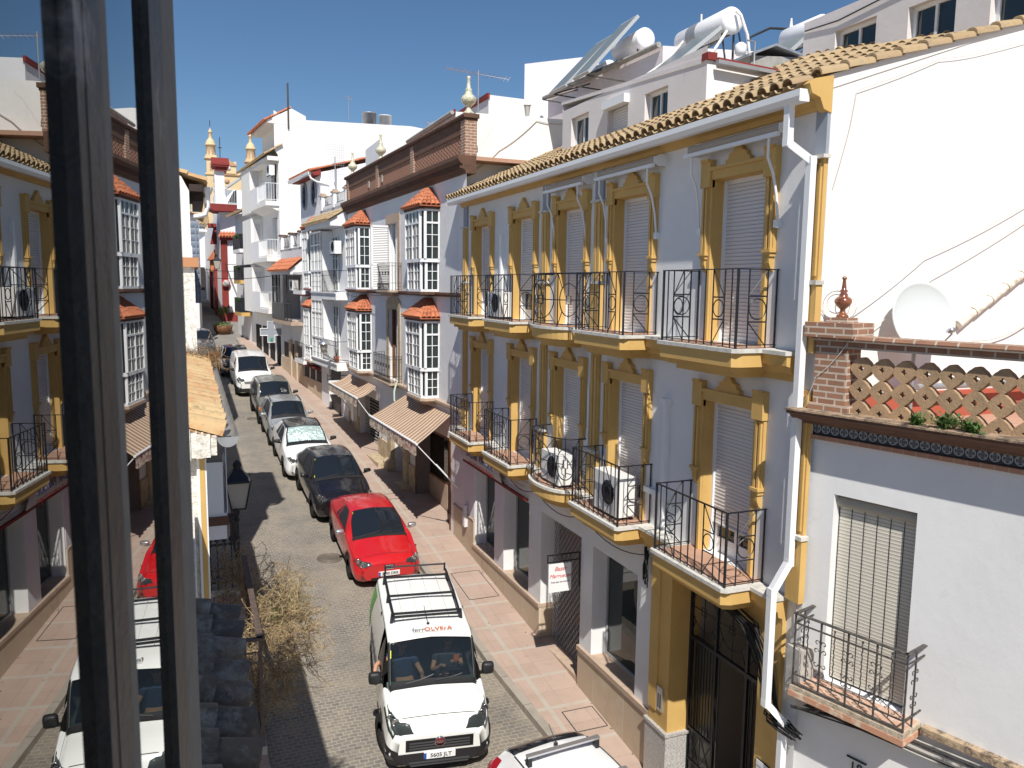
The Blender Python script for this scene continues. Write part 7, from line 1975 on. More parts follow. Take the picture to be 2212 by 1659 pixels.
# casement: swung open to the left, its glass mirrors the street
TH = R(-6)
n_ = Vector((math.cos(TH), math.sin(TH), 0)); s_ = Vector((-math.sin(TH), math.cos(TH), 0)); E_ = .135
O_ = CAM - n_ * E_
MW = Matrix(((s_.x, n_.x, 0, O_.x), (s_.y, n_.y, 0, O_.y), (0, 0, 1, CAMZ), (0, 0, 0, 1)))
CW = thing('casement_window', 'open dark metal window casement at the left edge reflecting the street', 'window', (-.1, .6, 7.5))
Z0, Z1 = -1.35, .95
m_frame = mat('weathered_black_paint', (.022, .024, .027), .5, (.17, .18, .19), 9, .60, .70, bump=.3, bscale=30)
m_putty = mat('grey_putty', (.16, .16, .155), .8, (.12, .12, .12), 30)
b = MB(MW); b.box(.591, .672, -.02, .0092, Z0, Z1); b.box(.615, .628, .0092, .0100, Z0, Z1); b.build('meeting_stile', m_frame, CW)
b = MB(MW); b.box(.674, .720, -.012, .005, Z0, Z1); b.build('glazing_bead', m_putty, CW)
b = MB(MW); b.box(.925, 1.019, -.02, .0080, Z0, Z1); b.build('end_stile', m_frame, CW)
b = MB(MW); b.box(1.021, 1.14, -.02, .0075, Z0, Z1); b.build('stile_edge', m_putty, CW)
b = MB(MW); b.box(-.2, 1.14, -.022, .02, Z0 - .06, Z0); b.box(-.2, 1.14, -.022, .02, Z1, Z1 + .06); b.build('rail', m_frame, CW)
m, nt, bs, out = nodes('dark_mirroring_glass'); bs.inputs['Base Color'].default_value = (.30, .31, .31, 1); bs.inputs['Metallic'].default_value = 1; bs.inputs['Roughness'].default_value = 0.0
b = MB(MW); b.face([(-.2, 0, Z0), (1.1, 0, Z0), (1.1, 0, Z1), (-.2, 0, Z1)]); b.build('pane', m, CW)
# ---------------------------------------------------------------- vehicles
def pchip(x, y, xq):
    x, y, xq = np.asarray(x, float), np.asarray(y, float), np.asarray(xq, float)
    h = np.diff(x); d = np.diff(y) / h; m = np.zeros_like(y)
    for i in range(1, len(x) - 1):
        if d[i - 1] * d[i] > 0:
            w1, w2 = 2 * h[i] + h[i - 1], h[i] + 2 * h[i - 1]; m[i] = (w1 + w2) / (w1 / d[i - 1] + w2 / d[i])
    m[0], m[-1] = d[0], d[-1]
    k = np.clip(np.searchsorted(x, xq) - 1, 0, len(x) - 2); t = (xq - x[k]) / h[k]
    return (2*t**3 - 3*t**2 + 1) * y[k] + (t**3 - 2*t**2 + t) * h[k] * m[k] + (-2*t**3 + 3*t**2) * y[k + 1] + (t**3 - t**2) * h[k] * m[k + 1]


class Shell:
    """stations: (y, zb, hw_sill, hw_mid, z_mid, hw_belt, z_belt, hw_top, z_top, z_crown)"""
    T = [0, 1, 2, 3, 4, 5, 6, 7]
    def __init__(s, st): s.st = np.array(st, float)
    def ring(s, y):
        v = [float(pchip(s.st[:, 0], s.st[:, i], [y])[0]) for i in range(1, 10)]
        zb, hs, hm, zm, hb, zl, ht, zt, zc = v
        return [(0, zb), (hs - .10, zb), (hs, zb + .10), (hm, zm), (hb, zl), (ht, zt - .05), (ht - .09, zt), (0, zc)]
    def p(s, y, t):
        """t in 0..7 on one half (x>=0), 7..14 mirrored back"""
        sg = 1
        if t > 7: t = 14 - t; sg = -1
        R_ = s._c(y)
        i = min(6, int(t)); f = t - i
        P = lambda k: np.array(R_[max(0, min(7, k))] if k <= 7 else (-R_[14 - k][0], R_[14 - k][1]))
        p0, p1, p2, p3 = P(i - 1) if i > 0 else P(0), P(i), P(i + 1), P(i + 2)
        c = .5
        q = p1 + f * (p2 - p1) + c * f * (1 - f) * ((1 - f) * ((p2 - p0) / 2 - (p2 - p1)) + f * ((p2 - p1) - (p3 - p1) / 2)) * 1.0
        return (sg * q[0], y, q[1])
    def _c(s, y):
        if not hasattr(s, 'cache'): s.cache = {}
        k = round(y, 4)
        if k not in s.cache: s.cache[k] = s.ring(y)
        return s.cache[k]
    def nrm(s, y, t):
        e = .01; a = Vector(s.p(y - e, t)); b = Vector(s.p(y + e, t)); c = Vector(s.p(y, t - .05)); d = Vector(s.p(y, t + .05))
        n = (b - a).cross(d - c)
        if n.length < 1e-9: return Vector((0, 0, 1))
        n.normalize(); q = Vector(s.p(y, t)); ctr = Vector((0, min(max(y, .7), s.st[-1][0] - .6), .6))
        if n.dot(q - ctr) < 0: n = -n
        return n
    def patch(s, b, y0, y1, t0, t1, off=.006, ny=8, nt=8, ya=None, yb=None):
        """surface patch; y0/y1 may be functions of t fraction"""
        rows = []
        for i in range(ny + 1):
            r = []
            for j in range(nt + 1):
                t = t0 + (t1 - t0) * j / nt; f = j / nt
                a = y0(f) if callable(y0) else y0; c = y1(f) if callable(y1) else y1
                y = a + (c - a) * i / ny
                r.append(Vector(s.p(y, t)) + s.nrm(y, t) * off)
            rows.append(r)
        b.grid(rows, True)


def carM(x, y, head):
    M = Matrix.Translation((x, y, gz(y) + .0)) @ Matrix.Rotation(math.atan(.084), 4, 'X') @ Matrix.Rotation(R(head), 4, 'Z')
    return M


m_chrome = mat('chrome', (.7, .7, .72), .12, metal=1)
m_rim = mat('alloy_rim', (.42, .42, .43), .3, metal=.8)
m_plate = mat('plate_white', (.78, .78, .78), .5)
m_plateblue = mat('plate_blue', (.02, .08, .4), .5)
m_lens = mat_glass('headlamp_lens', (.10, .11, .12), .03, 1.5, .75)
m_carglass = mat_glass('car_glass', (.012, .016, .022), .02, 1.5)
m_cargclear = mat_glass('clear_windscreen', (.02, .025, .03), .02, 1.5, .55)
m_grille = mat('grille_black', (.012, .012, .012), .5)
m_sticker = mat('yellow_sticker', (.7, .75, .05), .5)


def paint(name, c, metal=0, dust=(.30, .26, .21), amt=.25):
    m, nt, b, out = nodes(name); h = N(nt)
    co = h.n('ShaderNodeTexCoord').outputs['Object']
    sp = h.n('ShaderNodeSeparateXYZ'); h.l(co, sp.inputs[0])
    f = h.math('MULTIPLY', h.ramp(h.noise(co, 2.2, 6, .7), .4, .75), amt)
    low = h.math('MULTIPLY', h.ramp(h.math('SUBTRACT', .95, sp.outputs[2]), .1, .8), amt * 1.2)
    f = h.math('MINIMUM', h.math('ADD', f, low), .6)
    h.l(h.mix(f, tuple(c), dust), b.inputs['Base Color'])
    rr = h.math('ADD', .18, h.math('MULTIPLY', f, .8)); h.l(rr, b.inputs['Roughness'])
    b.inputs['Metallic'].default_value = metal; b.inputs['Coat Weight'].default_value = .7; b.inputs['Coat Roughness'].default_value = .05
    return m


def wheel(b, br, M, x, y, r, s, steer=0, w=.19):
    MM = M @ Matrix.Translation((x, y, r)) @ Matrix.Rotation(R(steer), 4, 'Z') @ Matrix.Rotation(-s * PI / 2, 4, 'Y')
    t = MB(MM); t.lathe([(r * .62, w * .35), (r * .70, w * .5), (r * .93, w * .5), (r, w * .36), (r, -w * .5), (r * .6, -w * .5)], (0, 0, 0), 28)
    for k in range(28):
        a = 2 * PI * k / 28; t.bar((r * .997 * math.cos(a), r * .997 * math.sin(a), -w * .4), (r * .997 * math.cos(a + .05), r * .997 * math.sin(a + .05), w * .34), .008, .01)
    q = MB(MM); q.lathe([(r * .64, w * .40), (r * .60, w * .42), (r * .57, w * .25), (r * .2, w * .2), (r * .16, w * .33), (0, w * .34)], (0, 0, 0), 24)
    for k in range(7):
        a = 2 * PI * k / 7; q.bar((r * .12 * math.cos(a), r * .12 * math.sin(a), w * .33), (r * .6 * math.cos(a), r * .6 * math.sin(a), w * .36), r * .13, .03)
    return t, q


def car(name, label, cat, x, y, head, st, W, L, pm, wheels, cowl, roof0, roof1, ws_t=5.62, side=None, group='cars parked along the kerb', lights=None, grille=None, plate=None, bumper=None,
        mirror=(1.25, .98), mm=None, wr=.31, roofm=None, clear=False, steer=0, rails=False, hood=None, rear=None, front_z=.5, emblem=True, sticker=True, round_lights=False, lowgrille=None, mirh=1.0):
    M = carM(x, y, head); sh = Shell(st); S = thing(name, label, cat, (x, y, gz(y)), group)
    ys = sorted(set(list(np.round(np.linspace(st[0][0], st[-1][0], 58), 4)) + [round(v[0], 4) for v in st] + [cowl, roof0, roof1]))
    nt = 42; ts = [14 * j / nt * .9999 for j in range(nt + 1)]
    arch = [(wy, wr + .055) for wy in wheels]
    b = MB(M); b0 = 0
    idx = {}
    for i, yy in enumerate(ys):
        for j, t in enumerate(ts):
            b.v.append(M @ Vector(sh.p(yy, t)))
    nn = len(ts); roofb = MB(M) if roofm else None
    for i in range(len(ys) - 1):
        for j in range(nn - 1):
            yc, tc = (ys[i] + ys[i + 1]) / 2, (ts[j] + ts[j + 1]) / 2; th = tc if tc < 7 else 14 - tc
            q = sh.p(yc, tc)
            if 1.0 < th < 4 and any((yc - a) ** 2 + (q[2] - wr) ** 2 < rr * rr for a, rr in arch): continue
            if clear and ((cowl + .03 < yc < roof0 - .03 and th > ws_t) or (roof0 - .35 < yc < roof0 + .55 and 4.12 < th < 4.95)): continue
            b.f.append([i * nn + j, i * nn + j + 1, (i + 1) * nn + j + 1, (i + 1) * nn + j]); b.uv += [(0, 0)] * 4; b.sm.append(True)
    for e, fl in ((0, 1), (len(ys) - 1, 0)):
        ringv = [e * nn + j for j in range(nn - 1)]
        b.f.append(ringv if fl else ringv[::-1]); b.uv += [(0, 0)] * len(ringv); b.sm.append(False)
    body = b.build('body', pm, S)
    # dark wheel wells and arches
    b = MB(M)
    for wy in wheels:
        hw = W / 2
        for s_ in (-1, 1):
            b.lathe([(0, 0), (wr + .06, 0), (wr + .06, .02), (wr + .05, .02)], (0, 0, 0), 4)[0:0] if False else None
            b.box(s_ * (hw - .32), s_ * (hw - .30), wy - wr - .07, wy + wr + .07, .12, wr * 2 + .12)
            a = [(wy + (wr + .06) * math.cos(k * PI / 14 - .2 * 0), wr + (wr + .06) * math.sin(k * PI / 14)) for k in range(15)]
            b.grid([[(s_ * (hw - .30), p[0], p[1]) for p in a], [(s_ * (hw - .01), p[0], p[1]) for p in a]], True)
            b.tube([(s_ * (hw - .012), p[0], p[1]) for p in a], .018, 6)
    b.box(-W / 2 + .12, W / 2 - .12, .3, L - .3, .16, .30)
    b.build('underbody', m_black, S)
    for k, wy in enumerate(wheels):
        for s_ in (-1, 1):
            t, q = wheel(None, None, M, s_ * (W / 2 - .10), wy, wr, s_, steer if k == 0 else 0)
            wo = t.build('wheel', m_rubber, S); q.build('rim', m_rim, wo)
    # glass
    gm = m_cargclear if clear else m_carglass
    b = MB(M); sh.patch(b, lambda f: cowl + .02 + .0 * f, lambda f: roof0 - .02, ws_t, 14 - ws_t, .006, 10, 12); b.build('windscreen', gm, S)
    if not clear:
        pass
    b = MB(M)
    ed = MB(M)
    for s_ in (0, 1):
        T = (lambda t: t) if not s_ else (lambda t: 14 - t)
        yA = cowl + .30; 
        segs = side or [(roof0 - .45, roof0 + .62), (roof0 + .70, roof1 - .25)]
        for k, (p, q) in enumerate(segs):
            gb = MB(M)
            y0 = (lambda f, p=p: p + (.62 * f if k == 0 else 0)); y1 = (lambda f, q=q, k=k: q - (.22 * f if k == len(segs) - 1 else 0))
            sh.patch(gb, y0, y1, T(4.12), T(4.95), .007, 6, 5)
            gb.build('side_window', m_cargclear if (clear and k == 0 and s_) else m_carglass, S)
    # panel gaps
    b = MB(M)
    for yy in [roof0 - .5 if not clear else roof0 - .55, roof0 + .66, roof1 - .35][:3]:
        for T0, T1 in ((1.6, 4.1), (12.4, 9.9)): sh.patch(b, yy, yy + .012, T0, T1, .003, 1, 6)
    if hood:
        for T0 in (4.9, 9.02): sh.patch(b, hood, cowl, T0, T0 + .06, .003, 8, 1)
        sh.patch(b, hood, hood + .012, 4.95, 9.05, .003, 1, 10)
    b.build('panel_gap', m_black, body)
    b = MB(M); sh.patch(b, cowl - .10, cowl + .03, 5.3, 8.7, .008, 2, 10); b.build('scuttle', m_black, S)
    b = MB(M)
    for x0, x1 in ((-.5, .02), (.05, .55)):
        p = [Vector(sh.p(cowl - .03 + .02 * k, 7 - 1.0 * (x0 + (x1 - x0) * k / 4) / (W / 2) * 1.2)) + Vector((0, 0, .03)) for k in range(5)]
        b.tube(p, .010, 4)
    b.build('wiper', m_black, S)
    # mirrors
    my, mz = mirror
    for s_ in (-1, 1):
        b = MB(M @ Matrix.Translation((s_ * (W / 2 + .09), my, mz)))
        if 1:
            MS = b.M; b.M = MS @ Matrix.Diagonal((1.15, 1.0, .78 * mirh, 1)); se = lambda k, w_, e_=.5: math.copysign(abs(w_) ** e_, w_)
            b.grid([[(.095 * sc_ * se(0, math.cos(q_)), yy_, .02 + .075 * sc_ * se(0, math.sin(q_))) for q_ in [2 * PI * k / 20 for k in range(20)]] for yy_, sc_ in ((-.06, .01), (-.058, .55), (-.045, .82), (-.02, .97), (.03, 1.0), (.045, .94), (.045, .01))], True, True); b.M = MS; b.bar((-s_ * .13, .02, -.06), (0, .02, -.04), .06, .04)
        b.build('mirror', mm or pm, S)
    # front furniture
    if lights:
        for s_ in (0, 1):
            T = (lambda t: t) if not s_ else (lambda t: 14 - t)
            for (ya, yb, ta, tb) in lights:
                b = MB(M); sh.patch(b, lambda f, ya=ya, yb=yb: ya[0] + (ya[1] - ya[0]) * f, lambda f, yb=yb: yb[0] + (yb[1] - yb[0]) * f, T(ta), T(tb), .007, 5, 5)
                h_ = b.build('headlight', m_grille, S)
                b = MB(M); sh.patch(b, lambda f, ya=ya, yb=yb: ya[0] + (ya[1] - ya[0]) * f + .0, lambda f, yb=yb: yb[0] + (yb[1] - yb[0]) * f, T(ta), T(tb), .010, 5, 5)
                b.build('lens', m_lens, h_)
                b = MB(M); tm = T((ta + tb) / 2); ym = (ya[0] + yb[0] + ya[1] + yb[1]) / 4
                for dy, dt in ((.05, -.55), (-.03, .35)):
                    c = Vector(sh.p(ym + dy, tm + (dt if not s_ else -dt))) + sh.nrm(ym, tm) * .012
                    b.lathe([(.062, -.012), (.055, -.02), (.03, .0), (0, -.012)], c, 14, axis=1)
                b.build('reflector', m_chrome, h_)
    if grille:
        (x0, x1, z0, z1) = grille
        b = MB(M); yf = st[0][0]
        b.prism([(x0, z0), (x1, z0), (x1 + .03, z1), (x0 - .03, z1)], 1, yf - .012, yf + .02)
        g = b.build('grille', m_grille, S)
        b = MB(M)
        for k in range(4): zz = z0 + (z1 - z0) * (k + .5) / 4; b.box(x0, x1, yf - .02, yf - .012, zz - .006, zz + .006)
        b.build('grille_bar', m_alu, g)
    if lowgrille:
        (x0, x1, z0, z1) = lowgrille; b = MB(M); b.box(x0, x1, st[0][0] - .014, st[0][0] + .02, z0, z1); b.build('air_intake', m_grille, S)
    if bumper:
        b = MB(M)
        for ya, yb, ta, tb in bumper:
            for T0, T1 in ((ta, tb), (14 - ta, 14 - tb)): sh.patch(b, ya, yb, T0, T1, .009, 12, 5)
        e = [Vector(sh.p(st[0][0], 14 * j / 40)) for j in range(41)]; zt = bumper_top.get(name, 9)
        b.face([(v.x * 1.01, v.y - .009, v.z) for v in e if v.z < (Vector(sh.p(st[0][0], bumper[0][3])).z + .01)])
        b.build('bumper', m_black, S)
    if plate:
        pz, txt = plate; yf = st[0][0] - .03
        b = MB(M); b.box(-.26, .26, yf, yf + .03, pz - .055, pz + .055); p = b.build('number_plate', m_plate, S)
        b = MB(M); b.box(-.26, -.22, yf - .002, yf, pz - .055, pz + .055); b.build('plate_band', m_plateblue, p)
        T_ = M @ Matrix(((1, 0, 0, .02), (0, 0, -1, yf - .002), (0, 1, 0, pz), (0, 0, 0, 1)))
        text_mesh(txt, .098, T_, m_ink, 'lettering', p, .001, bold=.0015)
    if sticker:
        b = MB(M); sh.patch(b, roof0 - .14, roof0 - .08, 8.2, 8.32, .009, 1, 1); b.build('windscreen_sticker', m_sticker, S)
    if rails:
        for s_ in (-1, 1):
            b = MB(M); b.tube([Vector(sh.p(q, 5.35 if s_ > 0 else 8.65)) + Vector((0, 0, .03)) for q in np.linspace(roof0 + .1, roof1 - .15, 9)], .018, 6); b.build('roof_rail', m_black, S)
    if roofm:
        b = MB(M); sh.patch(b, roof0 - .01, roof1, 5.0, 9.0, .005, 14, 14); b.build('roof_panel', roofm, S)
    return S, M, sh


bumper_top = {}
# station builders -------------------------------------------------
def hatch(W, L, H, hoodz=.92, cowl=1.05, roof0=1.75, roof1=3.2, cz=1.0, noz=.62, zb=.2, tw=.74, beltz=.93, rake=.55, vert=False):
    h = W / 2
    return [(0, zb + .06, h * .72, h * .74, .42, h * .70, noz - .05, h * .66, noz, noz + .02),
            (.05, zb + .02, h * .84, h * .87, .45, h * .80, noz + .02, h * .72, noz + .06, noz + .08),
            (.22, zb, h * .95, h * .97, .48, h * .88, hoodz - .14, h * .78, hoodz - .10, hoodz - .05),
            (.6, zb, h * .97, h, .55, h * .92, hoodz - .05, h * .82, hoodz - .02, hoodz + .02),
            (cowl, zb, h * .96, h, .6, h * .94, beltz, h * .83, cz - .01, cz + .03),
            ((cowl + roof0) / 2, zb, h * .96, h, .6, h * .945, beltz + .01, h * .80, (cz + H) / 2 - .01, (cz + H) / 2 + .05),
            (roof0, zb, h * .96, h, .62, h * .95, beltz + .02, h * tw, H - .06, H - .015),
            ((roof0 + roof1) / 2, zb, h * .96, h, .62, h * .955, beltz + .03, h * (tw - .005), H - .035, H),
            (roof1, zb, h * .96, h, .62, h * .95, beltz + .05, h * (tw - .03), H - .09, H - .05),
            (roof1 + (L - roof1) * (.9 if vert else rake), zb + .02, h * .95, h * .98, .62, h * .93, beltz + .07, h * (tw + .0 if vert else .70), (H - .2) if vert else (H + beltz) / 2, (H - .16) if vert else (H + beltz) / 2 + .03),
            (L - .06, zb + .05, h * .88, h * .92, .6, h * .86, beltz - .0, h * .7, beltz + .03, beltz + .05),
            (L, zb + .1, h * .8, h * .84, .55, h * .78, beltz - .15, h * .6, beltz - .12, beltz - .1)]


# red hatchback
car('parked_car', 'bright red low hatchback with a twin-nostril front parked behind the roof-rack van', 'car', 4.33, 18.75, 0, hatch(1.74, 4.18, 1.43, .86, 1.12, 1.95, 3.1, .96, .60, tw=.68), 1.74, 4.18,
    paint('red_paint', (.52, .01, .015), amt=.04), (.86, 3.38), 1.12, 1.95, 3.1, lights=[((.03, .015), (.36, .08), 3.75, 6.2)], grille=(-.10, .10, .50, .62), plate=(.40, '2790 DRR'), mirror=(1.5, .98), mm=m_silver, hood=.25, lowgrille=(-.45, .45, .24, .31), wr=.31)
q = carM(4.33, 18.75, 0); b = MB(q); b.tube([(.1, 3.15, 1.42), (.1, 3.35, 1.62)], .006, 4); b.lathe([(0, 0), (.03, 0), (.012, .05), (0, .06)], (.1, 3.12, 1.40), 8)
_p = [o for o in COL.objects if o.name == 'parked_car'][0]; b.build('aerial', m_black, _p)
# black crossover
S, M, sh = car('parked_car', 'dusty black crossover with a chrome V grille between the red hatchback and the two-tone car', 'car', 4.09, 23.25, 2, hatch(1.78, 4.30, 1.60, .98, 1.12, 1.9, 3.2, 1.10, .74, zb=.24, tw=.71, beltz=1.0), 1.78, 4.30,
    paint('black_paint', (.008, .007, .010), dust=(.16, .13, .11), amt=.05), (.86, 3.48), 1.12, 1.9, 3.2, lights=[((.03, .03), (.42, .12), 3.7, 5.9)], grille=(-.42, .42, .58, .74), plate=(.44, '8442 GRF'), mirror=(1.45, 1.12), hood=.25, lowgrille=(-.5, .5, .26, .36), wr=.34)
b = MB(M); b.bar((-.17, -.03, .76), (-.08, -.03, .58), .03); b.bar((.17, -.03, .76), (.08, -.03, .58), .03); b.bar((-.08, -.03, .58), (.08, -.03, .58), .03); b.lathe([(.075, 0), (.075, .02), (.055, .02), (.055, 0)], (0, -.05, .68), 20, axis=1); b.bar((-.09, -.045, .68), (.09, -.045, .68), .025); b.build('emblem', m_chrome, S)
b = MB(M); sh.patch(b, 1.20, 1.28, 8.35, 8.5, .01, 1, 1); b.build('badge', m_sticker, S)
# white car with black roof and sunshade
S, M, sh = car('parked_car', 'white crossover with a black roof and a silver sunshade behind its windscreen', 'car', 3.69, 27.4, 1.5, hatch(1.78, 4.12, 1.54, .96, 1.1, 1.85, 3.2, 1.07, .70, zb=.22, tw=.71, beltz=.98), 1.78, 4.12,
    paint('white_car_paint', (.80, .80, .80), amt=.04), (.86, 3.4), 1.1, 1.85, 3.2, lights=[((.03, .03), (.32, .10), 3.9, 6.0)], grille=(-.36, .36, .52, .66), mirror=(1.42, 1.1), mm=m_black, hood=.25, roofm=paint('black_roof', (.012, .012, .014), dust=(.2, .18, .16), amt=.12), wr=.33, rails=True, lowgrille=(-.5, .5, .24, .38), sticker=False)
b = MB(M); sh.patch(b, 1.18, 1.78, 6.0, 8.0, .012, 10, 14)
m, nt, bs, out = nodes('foil_sunshade'); hh = N(nt); bs.inputs['Base Color'].default_value = (.62, .78, .74, 1); bs.inputs['Metallic'].default_value = .55; bs.inputs['Roughness'].default_value = .3
hh.bump(hh.noise(hh.n('ShaderNodeTexCoord').outputs['Object'], 7, 4, .6), .8, .08, bs); b.build('sunshade', m, S)
# small silver car with round lamps
S, M, sh = car('parked_car', 'dull silver upright car with round headlamps between the two-tone car and the old off-roader', 'car', 3.5, 31.65, 2, hatch(1.66, 3.3, 1.62, .98, .85, 1.35, 2.75, 1.10, .70, zb=.2, tw=.74, beltz=1.0, vert=True), 1.66, 3.3,
    paint('silver_paint', (.38, .40, .42), .35, amt=.22), (.66, 2.75), .85, 1.35, 2.75, mirror=(1.15, 1.12), hood=.25, rails=True, wr=.29, lights=[((.03, .04), (.22, .14), 3.8, 5.6)])
# old off-roader
S, M, sh = car('parked_car', 'old greenish-grey boxy off-roader with an orange corner light parked behind the silver car', 'car', 3.37, 35.1, 2.5, hatch(1.64, 3.75, 1.68, 1.05, 1.15, 1.6, 3.3, 1.12, .86, zb=.34, tw=.80, beltz=1.08, vert=True), 1.64, 3.75,
    paint('grey_green_paint', (.24, .25, .23), .3, dust=(.34, .30, .24), amt=.4), (.72, 3.1), 1.15, 1.6, 3.3, mirror=(1.3, 1.2), mm=m_black, hood=.25, wr=.36, lights=[((.02, .02), (.12, .08), 3.7, 5.9)])
b = MB(M); b.box(-.83, -.78, .02, .14, .74, .86); b.build('indicator', mat('amber_lens', (.7, .2, .02), .3), S)
# white delivery van
S, M, sh = car('parked_van', 'white compact delivery van with black bumper farther up the street, nose towards the camera', 'van', 2.84, 40.95, 2, hatch(1.79, 4.4, 1.82, 1.08, .95, 1.6, 3.9, 1.2, .80, zb=.22, tw=.80, beltz=1.14, vert=True), 1.79, 4.4,
    paint('white_van_paint', (.82, .82, .82), amt=.06), (.85, 3.5), .95, 1.6, 3.9, side=[(1.2, 2.15)], mirror=(1.25, 1.2), mm=m_black, hood=.22, wr=.32, lights=[((.03, .02), (.36, .10), 3.7, 6.1)], grille=(-.5, .5, .70, .80), plate=(.56, '0061 KRB'), bumper=[(0.0, .75, .0, 3.2)])
b = MB(M); b.lathe([(.07, 0), (.07, .02), (.055, .02), (.055, 0)], (0, -.05, .76), 18, axis=1); b.bar((-.045, -.04, .80), (0, -.04, .72), .015); b.bar((.045, -.04, .80), (0, -.04, .72), .015); b.build('emblem', m_chrome, S)
b = MB(M); sh.patch(b, 1.05, 1.2, 6.2, 6.8, .0, 2, 2)
# dark car behind it, and the one at the left
car('parked_car', 'dark hatchback half hidden behind the far white delivery van', 'car', 2.3, 45.9, 2, hatch(1.72, 4.1, 1.46, .92, 1.1, 1.85, 3.1, 1.0, .66), 1.72, 4.1, paint('dark_blue_paint', (.012, .014, .018), amt=.06), (.86, 3.4), 1.1, 1.85, 3.1, lights=[((.03, .03), (.32, .10), 3.8, 6.0)], mirror=(1.45, 1.0))
car('parked_car', 'dark-roofed car with a sunlit grey bonnet parked on the left beyond the tiled roof', 'car', .55, 52.6, 3, hatch(1.74, 4.2, 1.48, .95, 1.1, 1.85, 3.2, 1.02, .68), 1.74, 4.2, paint('grey_car_paint', (.10, .10, .10), .3, amt=.1), (.86, 3.4), 1.1, 1.85, 3.2, lights=[((.03, .03), (.32, .10), 3.8, 6.0)], mirror=(1.45, 1.0), group=None)
# white estate at the bottom edge, seen from behind
m_wcar = paint('white_estate_paint', (.83, .83, .83), amt=.03)
S, M, sh = car('parked_car', 'white car with two silver roof bars at the bottom edge, its tail towards the van', 'car', 5.03, 6.75, 4, hatch(1.76, 4.1, 1.50, .92, 1.1, 1.8, 3.35, 1.02, .66, tw=.76, rake=.72), 1.76, 4.1, m_wcar, (.86, 3.4), 1.1, 1.8, 3.35, mirror=(1.45, 1.0), sticker=False)
for yy in (3.12, 2.37):
    b = MB(M); b.box(-.60, .60, yy, yy + .075, 1.575, 1.605); b.build('roof_bar', m_silver, S)
    for s_ in (-1, 1):
        b = MB(M); b.prism([(yy - .01, 1.44), (yy + .085, 1.44), (yy + .07, 1.575), (yy + .005, 1.575)], 0, s_ * .56 - .03, s_ * .56 + .03); b.build('bar_foot', m_black, S)
b = MB(M)
for s_ in (5.25, 8.75): b.tube([Vector(sh.p(q, s_)) + Vector((0, 0, .006)) for q in np.linspace(1.9, 3.5, 9)], .012, 4)
b.build('roof_gutter', m_black, S)
b = MB(M); b.lathe([(0, 0), (.035, 0), (.02, .03), (0, .04)], (0, 3.38, 1.485), 10); b.tube([(0, 3.38, 1.5), (0, 3.62, 1.66)], .005, 4); b.build('aerial', m_black, S)
b = MB(M); b.box(-.50, .50, 3.5, 3.80, 1.36, 1.40)
for s_ in (0, 1):
    b = MB(M); T = (lambda t: t) if not s_ else (lambda t: 14 - t); sh.patch(b, 3.72, 3.99, T(3.4), T(4.6), .012, 5, 5); b.build('tail_light', mat('red_lens', (.35, .01, .02), .15), S)
b = MB(M)
sh.patch(b, 3.52, 3.84, 5.3, 8.7, .006, 5, 10); b.build('rear_window', m_carglass, S)

# the delivery van with the roof rack, driving towards the camera
h = .9
st = [(0, .24, h * .70, h * .76, .42, h * .72, .70, h * .66, .74, .76),
      (.05, .21, h * .85, h * .90, .44, h * .83, .80, h * .76, .86, .88),
      (.16, .19, h * .94, h * .975, .46, h * .90, .93, h * .82, .99, 1.01),
      (.42, .19, h * .97, h, .5, h * .93, 1.05, h * .84, 1.08, 1.11),
      (.88, .19, h * .96, h, .55, h * .95, 1.13, h * .85, 1.15, 1.19),
      (1.06, .19, h * .96, h, .6, h * .96, 1.16, h * .845, 1.48, 1.54),
      (1.24, .19, h * .96, h, .62, h * .965, 1.18, h * .835, 1.76, 1.82),
      (1.6, .19, h * .96, h, .62, h * .97, 1.18, h * .84, 1.82, 1.86),
      (2.8, .19, h * .96, h, .62, h * .97, 1.2, h * .84, 1.83, 1.87),
      (3.66, .19, h * .96, h, .62, h * .97, 1.2, h * .83, 1.81, 1.85),
      (3.88, .22, h * .94, h * .98, .62, h * .95, 1.2, h * .78, 1.74, 1.78),
      (3.95, .3, h * .9, h * .94, .62, h * .9, 1.2, h * .7, 1.6, 1.65)]
m_van = paint('white_fleet_paint', (.84, .85, .82), amt=.03)
S, M, sh = car('delivery_van', 'white van with black roof rack and black bumper driving with two people aboard', 'van', 3.55, 11.84, -8.0, st, 1.80, 3.95, m_van, (.80, 3.10), .88, 1.24, 3.66, ws_t=5.55, side=[(.84, 1.72)], group=None, lights=[((.05, .02), (.58, .09), 3.75, 6.25)],
               mirror=(.98, 1.24), mirh=1.9, mm=m_black, hood=.16, clear=True, steer=14, wr=.33, plate=(.40, '5605 JLT'), bumper=[(0.0, .46, .0, 3.3)], lowgrille=None, sticker=True)
b = MB(M); b.box(-.56, .56, -.013, .02, .50, .70); b.build('grille', m_grille, S)
b = MB(M)
for k in range(3): b.box(-.50, .50, -.022, -.010, .53 + k * .05, .555 + k * .05)
b.box(-.5, .5, -.02, -.01, .27, .30); b.box(-.48, .48, -.022, -.011, .225, .245)
b.build('grille', mat('charcoal_mesh', (.06, .06, .065), .4), S)
b = MB(M); b.lathe([(0, 0), (.085, 0), (.085, -.02), (0, -.03)], (0, -.012, .645), 24, axis=1); e = b.build('emblem', mat('emblem_red', (.14, .02, .03), .25), S)
b = MB(M); b.lathe([(.088, 0), (.088, -.026), (.078, -.026)], (0, -.012, .645), 24, axis=1); b.build('emblem_ring', m_chrome, e)
T_ = M @ Matrix(((1, 0, 0, 0), (0, 0, -1, -.046), (0, 1, 0, .645), (0, 0, 0, 1))); text_mesh('FIAT', .062, T_, m_chrome, 'lettering', e, .002, bold=.001)
